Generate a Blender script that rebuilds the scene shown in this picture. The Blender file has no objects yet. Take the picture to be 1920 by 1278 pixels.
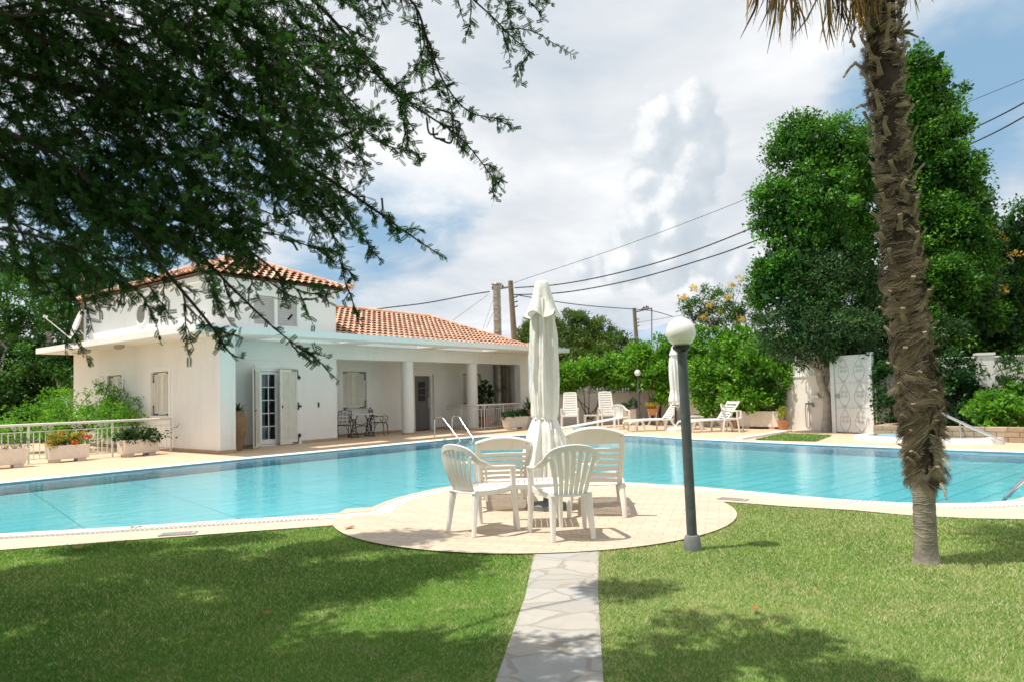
import bpy, math, random
import numpy as np
from mathutils import Vector, Matrix
from mathutils import noise as NZ
from mathutils.geometry import tessellate_polygon
PI = math.pi
scene = bpy.context.scene
COL = scene.collection
RG = np.random.default_rng(7)
random.seed(7)

# ------------------------------------------------------------ camera model (photo pixels, 1920 wide)
F, CY, PITCH, ROLL, EYE = 1294.0, 682.9, 0.0417, -0.0238, 1.33
cp, sp, cr, sr = math.cos(PITCH), math.sin(PITCH), math.cos(ROLL), math.sin(ROLL)
CM = np.array([[cr, -sr, 0], [sr, cr, 0], [0, 0, 1]]) @ np.array([[1, 0, 0], [0, sp, -cp], [0, cp, sp]])
def ray(x, y):
    return CM.T @ np.array([(x - 960) / F, (y - CY) / F, 1.0])
def at(x, y, z=0.0):
    d = ray(x, y); t = (z - EYE) / d[2]
    return np.array([d[0] * t, d[1] * t, z])
def atY(x, y, Y):
    d = ray(x, y); return np.array([0, 0, EYE]) + d * (Y / d[1])

cam = bpy.data.cameras.new('camera'); camo = bpy.data.objects.new('camera', cam); COL.objects.link(camo)
R3 = Matrix([list(CM[0]), list(-CM[1]), list(-CM[2])]).transposed()
camo.matrix_world = Matrix.Translation((0, 0, EYE)) @ R3.to_4x4()
cam.sensor_width = 36; cam.lens = F / 1920 * 36
cam.shift_y = (CY - 639) / 1920
cam.clip_start = 0.05; cam.clip_end = 20000
cam.dof.use_dof = True; cam.dof.focus_distance = 7.0; cam.dof.aperture_fstop = 2.6
scene.camera = camo

# ------------------------------------------------------------ node helpers
def new_mat(name):
    m = bpy.data.materials.new(name); m.use_nodes = True
    nt = m.node_tree; nt.nodes.clear()
    return m, nt
def N(nt, typ, **kw):
    n = nt.nodes.new(typ)
    for k, v in kw.items():
        if k == 'ins':
            for a, b in v.items(): n.inputs[a].default_value = b
        else: setattr(n, k, v)
    return n
def LK(nt, a, b): nt.links.new(a, b)
def c4(c): return (c[0], c[1], c[2], 1.0)
def mixc(nt, fac, a, b, mode='MIX'):
    n = nt.nodes.new('ShaderNodeMix'); n.data_type = 'RGBA'; n.blend_type = mode
    for sock, v in ((n.inputs[0], fac), (n.inputs[6], a), (n.inputs[7], b)):
        if hasattr(v, 'is_linked'): nt.links.new(v, sock)
        elif isinstance(v, (int, float)): sock.default_value = v
        else: sock.default_value = c4(v)
    return n.outputs[2]
def math_(nt, op, a, b=None, c=None, clamp=False):
    n = nt.nodes.new('ShaderNodeMath'); n.operation = op; n.use_clamp = clamp
    for i, v in enumerate((a, b, c)):
        if v is None: continue
        if hasattr(v, 'is_linked'): nt.links.new(v, n.inputs[i])
        else: n.inputs[i].default_value = v
    return n.outputs[0]
def ramp(nt, fac, stops):
    n = nt.nodes.new('ShaderNodeValToRGB')
    e = n.color_ramp.elements
    while len(e) < len(stops): e.new(0.5)
    for i, (p, c) in enumerate(stops):
        e[i].position = p; e[i].color = c4(c) if not isinstance(c, (int, float)) else (c, c, c, 1)
    nt.links.new(fac, n.inputs[0]); return n.outputs[0]
def smooth(nt, v, a, b, lo=0.0, hi=1.0):
    n = nt.nodes.new('ShaderNodeMapRange'); n.interpolation_type = 'SMOOTHSTEP'
    nt.links.new(v, n.inputs[0]); n.inputs[1].default_value = a; n.inputs[2].default_value = b
    n.inputs[3].default_value = lo; n.inputs[4].default_value = hi
    return n.outputs[0]
def noise(nt, vec, scale, detail=4, rough=0.55, dist=0.0):
    n = nt.nodes.new('ShaderNodeTexNoise'); n.inputs['Scale'].default_value = scale
    n.inputs['Detail'].default_value = detail; n.inputs['Roughness'].default_value = rough
    n.inputs['Distortion'].default_value = dist
    if vec is not None: nt.links.new(vec, n.inputs['Vector'])
    return n.outputs[0]
def wpos(nt):
    return nt.nodes.new('ShaderNodeNewGeometry').outputs['Position']
def opos(nt):
    return nt.nodes.new('ShaderNodeTexCoord').outputs['Object']
def vmap(nt, vec, scale=(1, 1, 1), rot=(0, 0, 0), loc=(0, 0, 0)):
    n = nt.nodes.new('ShaderNodeMapping'); nt.links.new(vec, n.inputs[0])
    n.inputs['Scale'].default_value = scale; n.inputs['Rotation'].default_value = rot; n.inputs['Location'].default_value = loc
    return n.outputs[0]
def finish(nt, color, rough=0.6, spec=0.4, metal=0.0, bump=None, bstr=0.2, bdist=0.01, sub=0.0):
    p = nt.nodes.new('ShaderNodeBsdfPrincipled'); o = nt.nodes.new('ShaderNodeOutputMaterial')
    if hasattr(color, 'is_linked'): nt.links.new(color, p.inputs['Base Color'])
    else: p.inputs['Base Color'].default_value = c4(color)
    if hasattr(rough, 'is_linked'): nt.links.new(rough, p.inputs['Roughness'])
    else: p.inputs['Roughness'].default_value = rough
    p.inputs['Specular IOR Level'].default_value = spec; p.inputs['Metallic'].default_value = metal
    if bump is not None:
        b = nt.nodes.new('ShaderNodeBump'); b.inputs['Strength'].default_value = bstr; b.inputs['Distance'].default_value = bdist
        nt.links.new(bump, b.inputs['Height']); nt.links.new(b.outputs[0], p.inputs['Normal'])
    nt.links.new(p.outputs[0], o.inputs[0])
    return p
def plain(name, col, rough=0.5, spec=0.4, metal=0.0, var=0.08, scale=6.0, dirt=None, dirt_amt=0.0, bump=0.0, bscale=60.0, bdist=0.004, streak=0.0):
    """colour with soft mottling, optional stains of another colour, optional fine bump"""
    m, nt = new_mat(name); v = opos(nt)
    n1 = noise(nt, v, scale, 5)
    col_d = tuple(c * (1 - var) for c in col); col_l = tuple(min(1, c * (1 + var)) for c in col)
    c = ramp(nt, n1, [(0.3, col_d), (0.7, col_l)])
    if dirt is not None:
        n2 = noise(nt, v, scale * 0.6, 8, 0.65, 0.4)
        c = mixc(nt, math_(nt, 'MULTIPLY', smooth(nt, n2, 0.5, 0.75), dirt_amt), c, dirt)
    if streak:
        n3 = noise(nt, vmap(nt, v, scale=(3.2, 3.2, 0.22)), 1.6, 7, 0.6, 0.3)
        c = mixc(nt, smooth(nt, n3, 0.52, 0.78, 0, streak), c, tuple(q * 0.72 for q in col))
    b = noise(nt, v, bscale, 4) if bump else None
    finish(nt, c, rough, spec, metal, b, bump, bdist)
    return m
def leafmat(name, dark, light, other, trans=0.35, rough=0.5, spec=0.3):
    m, nt = new_mat(name)
    a = N(nt, 'ShaderNodeAttribute', attribute_name='tint')
    s = N(nt, 'ShaderNodeSeparateColor'); LK(nt, a.outputs[0], s.inputs[0])
    c = mixc(nt, s.outputs[0], dark, light); c = mixc(nt, s.outputs[1], c, other)
    p = N(nt, 'ShaderNodeBsdfPrincipled'); LK(nt, c, p.inputs['Base Color'])
    p.inputs['Roughness'].default_value = rough; p.inputs['Specular IOR Level'].default_value = spec
    o = N(nt, 'ShaderNodeOutputMaterial')
    if trans > 0:
        t = N(nt, 'ShaderNodeBsdfTranslucent')
        tc = mixc(nt, 1.0, c, (1.25, 1.35, 0.55), 'MULTIPLY'); LK(nt, tc, t.inputs[0])
        mx = N(nt, 'ShaderNodeMixShader'); mx.inputs[0].default_value = trans
        LK(nt, p.outputs[0], mx.inputs[1]); LK(nt, t.outputs[0], mx.inputs[2]); LK(nt, mx.outputs[0], o.inputs[0])
    else: LK(nt, p.outputs[0], o.inputs[0])
    return m

# ------------------------------------------------------------ mesh helpers
def unit(v):
    v = np.asarray(v, float); l = np.linalg.norm(v); return v / l if l > 1e-12 else v
class MB:
    def __init__(s): s.v = []; s.f = []
    def add(s, vs, fs):
        b = len(s.v); s.v += [tuple(map(float, p)) for p in vs]; s.f += [tuple(b + i for i in f) for f in fs]; return s
    def box(s, x0, x1, y0, y1, z0, z1):
        vs = [(x, y, z) for z in (z0, z1) for y in (y0, y1) for x in (x0, x1)]
        return s.add(vs, [(0, 2, 3, 1), (4, 5, 7, 6), (0, 1, 5, 4), (2, 6, 7, 3), (0, 4, 6, 2), (1, 3, 7, 5)])
    def obox(s, c, h, ax, ay, az=None):
        c = np.array(c, float); ax = unit(ax); ay = np.asarray(ay, float); ay = unit(ay - ax * (ay @ ax))
        az = np.cross(ax, ay)
        vs = [c + ax * x * h[0] + ay * y * h[1] + az * z * h[2] for z in (-1, 1) for y in (-1, 1) for x in (-1, 1)]
        return s.add(vs, [(0, 2, 3, 1), (4, 5, 7, 6), (0, 1, 5, 4), (2, 6, 7, 3), (0, 4, 6, 2), (1, 3, 7, 5)])
    def bar(s, a, b, w, t, up=(0, 0, 1)):
        a = np.array(a, float); b = np.array(b, float); d = b - a
        u = np.array(up, float)
        if abs(unit(d) @ unit(u)) > 0.98: u = np.array((0, 1.0, 0))
        return s.obox((a + b) / 2, (np.linalg.norm(d) / 2, w / 2, t / 2), d, np.cross(u, d))
    def tube(s, pts, r, n=8, cap=True, closed=False):
        P = np.array(pts, float); k = len(P)
        rr = np.full(k, r, float) if np.isscalar(r) else np.array(r, float)
        if closed: T = np.roll(P, -1, 0) - np.roll(P, 1, 0)
        else: T = np.gradient(P, axis=0)
        T = np.array([unit(t) for t in T])
        up = np.array((0, 0, 1.0)) if abs(T[0][2]) < 0.9 else np.array((1.0, 0, 0))
        u = unit(np.cross(up, T[0])); vs = []
        for i in range(k):
            u = unit(u - T[i] * (u @ T[i])); w = np.cross(T[i], u)
            for j in range(n):
                a = 2 * PI * j / n; vs.append(P[i] + rr[i] * (math.cos(a) * u + math.sin(a) * w))
        fs = []
        for i in range(k if closed else k - 1):
            i2 = (i + 1) % k
            for j in range(n):
                fs.append((i * n + j, i * n + (j + 1) % n, i2 * n + (j + 1) % n, i2 * n + j))
        if cap and not closed:
            fs.append(tuple(range(n))[::-1]); fs.append(tuple((k - 1) * n + j for j in range(n)))
        return s.add(vs, fs)
    def ribbon(s, pts, side, w, t):
        """rounded strip: width w along 'side', thickness t"""
        P = np.array(pts, float); k = len(P)
        S = np.array([side] * k, float) if np.ndim(side) == 1 else np.array(side, float)
        W = np.full(k, w, float) if np.isscalar(w) else np.array(w, float)
        TT = np.full(k, t, float) if np.isscalar(t) else np.array(t, float)
        T = np.gradient(P, axis=0); vs = []
        for i in range(k):
            tt = unit(T[i]); sd = unit(S[i] - tt * (S[i] @ tt)); nn = np.cross(tt, sd)
            a, b = W[i] / 2, TT[i] / 2; q = min(a, b) * 0.6
            for x, y in ((a, -b + q), (a, b - q), (a - q, b), (-a + q, b), (-a, b - q), (-a, -b + q), (-a + q, -b), (a - q, -b)):
                vs.append(P[i] + sd * x + nn * y)
        fs = []
        for i in range(k - 1):
            for j in range(8): fs.append((i * 8 + j, i * 8 + (j + 1) % 8, (i + 1) * 8 + (j + 1) % 8, (i + 1) * 8 + j))
        fs.append(tuple(range(8))[::-1]); fs.append(tuple((k - 1) * 8 + j for j in range(8)))
        return s.add(vs, fs)
    def lathe(s, prof, c=(0, 0, 0), n=20, sx=1, sy=1, wob=None):
        k = len(prof); vs = []
        for i, (r, z) in enumerate(prof):
            for j in range(n):
                a = 2 * PI * j / n; q = r * (1 + (wob(a, z) if wob else 0))
                vs.append((c[0] + q * math.cos(a) * sx, c[1] + q * math.sin(a) * sy, c[2] + z))
        fs = [(i * n + j, i * n + (j + 1) % n, (i + 1) * n + (j + 1) % n, (i + 1) * n + j) for i in range(k - 1) for j in range(n)]
        if prof[0][0] > 1e-4: fs.append(tuple(range(n))[::-1])
        if prof[-1][0] > 1e-4: fs.append(tuple((k - 1) * n + j for j in range(n)))
        return s.add(vs, fs)
    def sphere(s, c, r, nu=16, nv=10, sc=(1, 1, 1)):
        prof = [(max(1e-5, math.sin(PI * i / nv)), -math.cos(PI * i / nv)) for i in range(nv + 1)]
        vs = []; 
        for rr, z in prof:
            for j in range(nu):
                a = 2 * PI * j / nu
                vs.append((c[0] + r * sc[0] * rr * math.cos(a), c[1] + r * sc[1] * rr * math.sin(a), c[2] + r * sc[2] * z))
        fs = [(i * nu + j, i * nu + (j + 1) % nu, (i + 1) * nu + (j + 1) % nu, (i + 1) * nu + j) for i in range(nv) for j in range(nu)]
        return s.add(vs, fs)
    def prism(s, poly, z0, z1):
        n = len(poly); vs = [(p[0], p[1], z0) for p in poly] + [(p[0], p[1], z1) for p in poly]
        fs = [(i, (i + 1) % n, n + (i + 1) % n, n + i) for i in range(n)]
        tri = tessellate_polygon([[Vector((p[0], p[1], 0)) for p in poly]])
        fs += [tuple(n + i for i in t) for t in tri] + [tuple(t)[::-1] for t in tri]
        return s.add(vs, fs)
    def xf(s, fn): s.v = [tuple(fn(p)) for p in s.v]; return s
    def build(s, name, mat, parent=None, label=None, smooth=True, bevel=0.0, angle=38, flat_up=False):
        me = bpy.data.meshes.new(name); me.from_pydata(s.v, [], s.f); me.validate()
        import bmesh
        bm = bmesh.new(); bm.from_mesh(me); bmesh.ops.recalc_face_normals(bm, faces=bm.faces)
        if flat_up:
            for f in bm.faces:
                f.normal_update()
                if f.normal.z < 0: f.normal_flip()
        bm.to_mesh(me); bm.free()
        me.materials.append(mat)
        if smooth:
            me.polygons.foreach_set('use_smooth', [True] * len(me.polygons)); me.set_sharp_from_angle(angle=math.radians(angle))
        o = bpy.data.objects.new(name, me); COL.objects.link(o)
        if parent is not None: o.parent = parent
        if label: o['label'] = label
        if bevel:
            b = o.modifiers.new('bevel', 'BEVEL'); b.width = bevel; b.segments = 2; b.limit_method = 'ANGLE'
        return o
def npmesh(name, V, Fc, mat, parent=None, tint=None, smooth=False):
    V = np.asarray(V, np.float32); Fc = np.asarray(Fc, np.int32); k = Fc.shape[1]; n = len(Fc)
    me = bpy.data.meshes.new(name)
    me.vertices.add(len(V)); me.vertices.foreach_set('co', V.ravel())
    me.loops.add(n * k); me.loops.foreach_set('vertex_index', Fc.ravel())
    me.polygons.add(n); me.polygons.foreach_set('loop_start', np.arange(n, dtype=np.int32) * k)
    if smooth: me.polygons.foreach_set('use_smooth', np.ones(n, bool))
    me.update(calc_edges=True); me.materials.append(mat)
    if tint is not None:
        a = me.attributes.new('tint', 'FLOAT_COLOR', 'POINT'); a.data.foreach_set('color', np.asarray(tint, np.float32).ravel())
    o = bpy.data.objects.new(name, me); COL.objects.link(o)
    if parent is not None: o.parent = parent
    return o
def tag(o, label, cat, group=None, kind=None):
    if label: o['label'] = label
    if cat: o['category'] = cat
    if group: o['group'] = group
    if kind: o['kind'] = kind
    return o
def thing(name, label, cat, loc=(0, 0, 0), rz=0.0, group=None):
    o = bpy.data.objects.new(name, None); COL.objects.link(o); o.empty_display_size = 0.1
    o.location = [float(v) for v in loc]; o.rotation_euler = (0, 0, rz)
    return tag(o, label, cat, group)
def struct(o): o['kind'] = 'structure'; return o
def dup(root, loc, rz, label, group=None):
    def cp_(o, par):
        c = o.copy(); COL.objects.link(c)
        if par is not None: c.parent = par
        for ch in [x for x in scene.objects if x.parent == o]: cp_(ch, c)
        return c
    r = cp_(root, None); r.location = [float(v) for v in loc]; r.rotation_euler = (0, 0, rz); r['label'] = label
    if group: r['group'] = group
    return r

# ------------------------------------------------------------ foliage
def leaves(name, P, size, mat, parent=None, out=None, tint=None, aspect=0.5, upb=0.35, droop=0.0, rng=RG):
    """one small folded leaf (two triangles each side as a diamond) per point"""
    n = len(P); P = np.asarray(P, float)
    d = rng.normal(size=(n, 3))
    if out is not None: d = d * 0.75 + out
    d[:, 2] -= droop; d /= np.linalg.norm(d, axis=1)[:, None] + 1e-9
    nn = rng.normal(size=(n, 3)); nn[:, 2] = np.abs(nn[:, 2]) + upb
    sd = np.cross(d, nn); sd /= np.linalg.norm(sd, axis=1)[:, None] + 1e-9
    nr = np.cross(sd, d)
    L = (size * rng.uniform(0.65, 1.25, n))[:, None] if np.isscalar(size) else (size * rng.uniform(0.75, 1.2, n))[:, None]
    W = L * aspect * 0.5
    a = P - d * L * 0.5; b = P + sd * W + nr * L * 0.08; c = P + d * L * 0.5; e = P - sd * W + nr * L * 0.08
    V = np.stack([a, b, c, e], 1).reshape(-1, 3); Fc = np.arange(4 * n).reshape(n, 4)
    if tint is None: tint = np.stack([rng.uniform(0, 1, n), np.zeros(n)], 1)
    T = np.zeros((n, 4)); T[:, :2] = tint; T[:, 3] = 1
    return npmesh(name, V, Fc, mat, parent, np.repeat(T, 4, 0))
def crown_pts(blobs, nclump, nleaf, cr, shell=0.62, flat=0.8, other=0.0, rng=RG, low=0.0, edge=0.0, lump=0.0):
    """blobs: (centre, radii). clumps scattered in the outer part of every blob, leaves scattered in every clump"""
    wts = np.array([r[0] * r[2] + r[1] * r[2] + r[0] * r[1] for c, r in blobs]); wts = wts / wts.sum()
    P = []; O = []; T = []
    for (c, r), w in zip(blobs, wts):
        c = np.array(c); r = np.array(r)
        for k in range(max(1, int(nclump * w))):
            d = unit(rng.normal(size=3)); q = shell + (1 - shell) * rng.random() ** 0.6
            if rng.random() < 0.12 + edge: q *= rng.uniform(1.0, 1.30 if edge > .1 else 1.22)
            cc = c + d * r * q
            if cc[2] < low: continue
            if lump and NZ.noise(Vector(cc * lump)) < -0.06 and rng.random() < 0.85: continue
            rad = cr * rng.uniform(0.55, 1.3)
            m = max(3, int(nleaf * rng.uniform(0.6, 1.35)))
            g = rng.normal(size=(m, 3)); g /= np.linalg.norm(g, axis=1)[:, None]
            g *= (rng.random(m) ** 0.45)[:, None]
            pp = cc + g * rad * np.array((1, 1, flat)); P.append(pp)
            O.append(g * 0.7 + d * 0.35 + np.array((0, 0, 0.15)))
            tv = np.clip(rng.uniform(0.1, 0.85) + rng.normal(0, 0.16, m), 0, 1)
            ov = (rng.random(m) < other) * rng.uniform(0.3, 0.9, m)
            T.append(np.stack([tv, ov], 1))
    return np.concatenate(P), np.concatenate(O), np.concatenate(T)
def pxblob(x, y, rx, ry, Y, dz=0.75):
    return (atY(x, y, Y), (rx * Y / F, rx * Y / F * dz, ry * Y / F))
def wob_path(a, b, k=6, amp=0.1, rng=RG):
    a = np.array(a, float); b = np.array(b, float)
    t = np.linspace(0, 1, k)[:, None]; p = a + (b - a) * t
    o = rng.normal(size=(k, 3)) * amp; o[0] = 0; o[-1] *= 0.4
    return p + o
def catmull(pts, m=6, closed=False):
    P = [np.array(p, float) for p in pts]; out = []
    n = len(P); rngi = range(n if closed else n - 1)
    for i in rngi:
        p0 = P[i - 1] if (i > 0 or closed) else 2 * P[0] - P[1]
        p1 = P[i]; p2 = P[(i + 1) % n]
        p3 = P[(i + 2) % n] if (i + 2 < n or closed) else 2 * p2 - p1
        for k in range(m):
            t = k / m
            out.append(0.5 * ((2 * p1) + (-p0 + p2) * t + (2 * p0 - 5 * p1 + 4 * p2 - p3) * t * t + (-p0 + 3 * p1 - 3 * p2 + p3) * t ** 3))
    if not closed: out.append(P[-1])
    return out

# ------------------------------------------------------------ light
SUN_EL, SUN_AZ = 69.0, math.radians(-101.4)      # azimuth from +Y towards +X of the direction TO the sun
sd_ = np.array([math.sin(SUN_AZ) * math.cos(math.radians(SUN_EL)), math.cos(SUN_AZ) * math.cos(math.radians(SUN_EL)), math.sin(math.radians(SUN_EL))])
sun = bpy.data.lights.new('sun', 'SUN'); sun.energy = 4.4; sun.angle = math.radians(0.55); sun.color = (1.0, 0.945, 0.86)
suno = bpy.data.objects.new('sun', sun); COL.objects.link(suno)
suno.rotation_euler = Vector((-sd_[0], -sd_[1], -sd_[2])).to_track_quat('-Z', 'Y').to_euler()

w = bpy.data.worlds.new('World'); scene.world = w; w.use_nodes = True
nt = w.node_tree; nt.nodes.clear()
SKYS = 0.1
sky = N(nt, 'ShaderNodeTexSky', sky_type='NISHITA', sun_disc=False, sun_elevation=math.radians(SUN_EL), sun_rotation=SUN_AZ,
        altitude=50, air_density=1.0, dust_density=1.5, ozone_density=1.2)
tc = nt.nodes.new('ShaderNodeTexCoord').outputs['Generated']
# project the direction on a cloud deck: d.xy / (d.z + k)
sx = N(nt, 'ShaderNodeSeparateXYZ'); LK(nt, tc, sx.inputs[0])
zz = math_(nt, 'ADD', math_(nt, 'MAXIMUM', sx.outputs[2], 0.0), 0.22)
cx = N(nt, 'ShaderNodeCombineXYZ'); LK(nt, math_(nt, 'DIVIDE', sx.outputs[0], zz), cx.inputs[0]); LK(nt, math_(nt, 'DIVIDE', sx.outputs[1], zz), cx.inputs[1])
deckv = cx.outputs[0]
def dirblob(px, py, r0, r1):
    d = unit(ray(px, py))
    v = N(nt, 'ShaderNodeVectorMath', operation='DOT_PRODUCT'); LK(nt, tc, v.inputs[0]); v.inputs[1].default_value = tuple(d)
    return smooth(nt, v.outputs['Value'], math.cos(r1), math.cos(r0))
n_big = noise(nt, deckv, 1.1, 7, 0.55, 0.35)
n_med = noise(nt, vmap(nt, deckv, loc=(3.1, 1.7, 0)), 2.6, 8, 0.6, 0.5)
cov = math_(nt, 'ADD', math_(nt, 'MULTIPLY', n_big, 0.7), math_(nt, 'MULTIPLY', n_med, 0.3))
holes = None
for b in ((430, 400, .03, .26, .24), (790, 405, .0, .13, .24), (1800, 230, .02, .22, .25), (640, 585, .0, .12, .16), (950, 600, .0, .10, .10), (80, 500, .02, .22, .20), (1150, 20, 0, .14, .05)):
    h = math_(nt, 'MULTIPLY', dirblob(*b[:4]), b[4]); holes = h if holes is None else math_(nt, 'ADD', holes, h)
cov = math_(nt, 'SUBTRACT', math_(nt, 'ADD', cov, 0.21), holes)
cov = math_(nt, 'SUBTRACT', cov, smooth(nt, sx.outputs[1], 0.30, -0.35, 0.0, 0.15))
covm = smooth(nt, cov, 0.36, 0.60)
n_sh = noise(nt, vmap(nt, deckv, loc=(7.7, 2.2, 0)), 1.6, 6, 0.5, 0.6)
CW = 1.0 / SKYS
lay = ramp(nt, math_(nt, 'ADD', math_(nt, 'MULTIPLY', n_sh, 0.7), math_(nt, 'MULTIPLY', n_med, 0.3)),
           [(0.30, (0.44 * CW, 0.505 * CW, 0.575 * CW)), (0.47, (0.61 * CW, 0.64 * CW, 0.675 * CW)), (0.60, (0.77 * CW, 0.78 * CW, 0.79 * CW))])
blue = mixc(nt, 0.75, sky.outputs[0], (0.25 * CW, 0.42 * CW, 0.58 * CW))
col = mixc(nt, covm, blue, lay)
# cumulus tower: lobes in fixed compass directions, edges torn by noise
grp = bpy.data.node_groups.new('cumulus_field', 'ShaderNodeTree')
grp.interface.new_socket('vec', in_out='INPUT', socket_type='NodeSocketVector')
grp.interface.new_socket('f', in_out='OUTPUT', socket_type='NodeSocketFloat')
gi = grp.nodes.new('NodeGroupInput'); go = grp.nodes.new('NodeGroupOutput')
gn = grp.nodes.new('ShaderNodeTexNoise'); gn.inputs['Scale'].default_value = 21; gn.inputs['Detail'].default_value = 6; gn.inputs['Roughness'].default_value = 0.6
grp.links.new(gi.outputs[0], gn.inputs['Vector'])
acc = None
for (px, py, r) in ((1290, 215, 52), (1245, 215, 40), (1325, 245, 36), (1225, 270, 54), (1290, 300, 60), (1330, 310, 30), (1205, 340, 42), (1260, 360, 66), (1310, 355, 42),
                    (1200, 415, 52), (1260, 430, 66), (1160, 450, 40), (1310, 420, 30), (1170, 490, 56), (1250, 490, 60), (1320, 480, 44), (1090, 500, 36), (1370, 500, 40)):
    d = unit(ray(px, py)); r = r / F
    v = grp.nodes.new('ShaderNodeVectorMath'); v.operation = 'DISTANCE'; grp.links.new(gi.outputs[0], v.inputs[0]); v.inputs[1].default_value = tuple(d)
    a = math_(grp, 'SUBTRACT', 1.0, math_(grp, 'DIVIDE', v.outputs['Value'], r))
    a = math_(grp, 'MULTIPLY', a, r / 0.05)
    acc = a if acc is None else math_(grp, 'SMOOTH_MAX', acc, a, 0.16)
acc = math_(grp, 'ADD', acc, math_(grp, 'MULTIPLY', math_(grp, 'SUBTRACT', gn.outputs[0], 0.5), 1.25))
grp.links.new(acc, go.inputs[0])
nrm = N(nt, 'ShaderNodeVectorMath', operation='NORMALIZE'); LK(nt, tc, nrm.inputs[0])
g1 = nt.nodes.new('ShaderNodeGroup'); g1.node_tree = grp; LK(nt, nrm.outputs[0], g1.inputs[0])
off = N(nt, 'ShaderNodeVectorMath', operation='ADD'); LK(nt, nrm.outputs[0], off.inputs[0]); off.inputs[1].default_value = (-0.016, 0.0, 0.013)
g2 = nt.nodes.new('ShaderNodeGroup'); g2.node_tree = grp; LK(nt, off.outputs[0], g2.inputs[0])
dens = smooth(nt, g1.outputs[0], -0.08, 0.20)
lit = math_(nt, 'SUBTRACT', g1.outputs[0], g2.outputs[0])
cum = ramp(nt, smooth(nt, lit, -0.75, 0.95), [(0.0, (0.44 * CW, 0.50 * CW, 0.555 * CW)), (0.5, (0.555 * CW, 0.60 * CW, 0.64 * CW)), (1.0, (0.90 * CW, 0.90 * CW, 0.90 * CW))])
col = mixc(nt, math_(nt, 'MULTIPLY', dens, 0.92), col, cum)
# brighter band of cloud towards the horizon
bg = N(nt, 'ShaderNodeBackground', ins={'Strength': SKYS}); LK(nt, col, bg.inputs[0])
wo = N(nt, 'ShaderNodeOutputWorld'); LK(nt, bg.outputs[0], wo.inputs[0])
w.cycles.sampling_method = 'MANUAL'; w.cycles.sample_map_resolution = 512

scene.view_settings.view_transform = 'Standard'; scene.view_settings.look = 'None'
scene.view_settings.exposure = 0.38; scene.view_settings.gamma = 1.0
scene.render.engine = 'CYCLES'
scene.cycles.use_denoising = True
scene.cycles.max_bounces = 7; scene.cycles.diffuse_bounces = 3; scene.cycles.glossy_bounces = 3
scene.cycles.transparent_max_bounces = 8; scene.cycles.transmission_bounces = 4
scene.cycles.caustics_reflective = False; scene.cycles.caustics_refractive = False
scene.cycles.sample_clamp_indirect = 6
# ============================================================ SETTING
def tiles_mat(name, base, grout, bw, bh, rot, mortar=0.004, var=0.10, off=0.5, stain=None, rough=0.6):
    m, nt = new_mat(name); v = vmap(nt, wpos(nt), rot=(0, 0, rot))
    b = N(nt, 'ShaderNodeTexBrick', offset=off)
    b.inputs['Scale'].default_value = 1.0; b.inputs['Brick Width'].default_value = bw; b.inputs['Row Height'].default_value = bh
    b.inputs['Mortar Size'].default_value = mortar; b.inputs['Mortar Smooth'].default_value = 0.2; b.inputs['Bias'].default_value = 0
    b.inputs['Color1'].default_value = c4([c * (1 - var) for c in base]); b.inputs['Color2'].default_value = c4([min(1, c * (1 + var)) for c in base])
    b.inputs['Mortar'].default_value = c4(grout); LK(nt, v, b.inputs['Vector'])
    c = b.outputs[0]
    n1 = noise(nt, v, 1.3, 6, 0.6); c = mixc(nt, smooth(nt, n1, 0.35, 0.7, 0, 0.35), c, [q * 0.8 for q in base])
    if stain: c = mixc(nt, smooth(nt, noise(nt, v, 0.7, 9, 0.65, 0.5), 0.55, 0.75, 0, 0.5), c, stain)
    hb = math_(nt, 'SUBTRACT', 1.0, b.outputs['Fac'])
    hb = math_(nt, 'ADD', hb, math_(nt, 'MULTIPLY', noise(nt, v, 90, 3), 0.25))
    finish(nt, c, rough, 0.35, 0, hb, 0.25, 0.004)
    return m
M_deck = tiles_mat('deck_tile', (0.64, 0.46, 0.31), (0.50, 0.36, 0.25), 0.3, 0.3, 0.85, var=0.07, off=0.0)
M_surr = tiles_mat('surround_tile', (0.59, 0.48, 0.36), (0.50, 0.41, 0.32), 0.3, 0.3, 0.2, var=0.05, off=0.0)
M_patio = tiles_mat('patio_paver', (0.56, 0.455, 0.345), (0.36, 0.28, 0.20), 0.24, 0.12, 0.30, mortar=0.005, var=0.09)
M_cope = plain('coping_white', (0.74, 0.72, 0.68), 0.5, 0.4, var=0.05)
M_lip = plain('coping_lip', (0.62, 0.47, 0.33), 0.55, 0.4, var=0.12, scale=9)
M_grate = plain('grate_white', (0.82, 0.82, 0.80), 0.45, 0.5, var=0.03)
M_soil = plain('soil', (0.10, 0.07, 0.045), 0.95, 0.1, var=0.4, scale=20, bump=0.8, bscale=40)

# ground to the horizon
m, nt = new_mat('dry_ground'); v = wpos(nt)
c = ramp(nt, noise(nt, v, 0.15, 8, 0.65), [(0.3, (0.10, 0.12, 0.05)), (0.7, (0.26, 0.22, 0.13))])
finish(nt, c, 0.95, 0.1); M_ground = m
g = MB(); R = 9000.0
g.add([(-R, -R, -1.0), (R, -R, -1.0), (R, R, -1.0), (-R, R, -1.0)], [(0, 1, 2, 3)])
struct(g.build('ground', M_ground, smooth=False))

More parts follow.
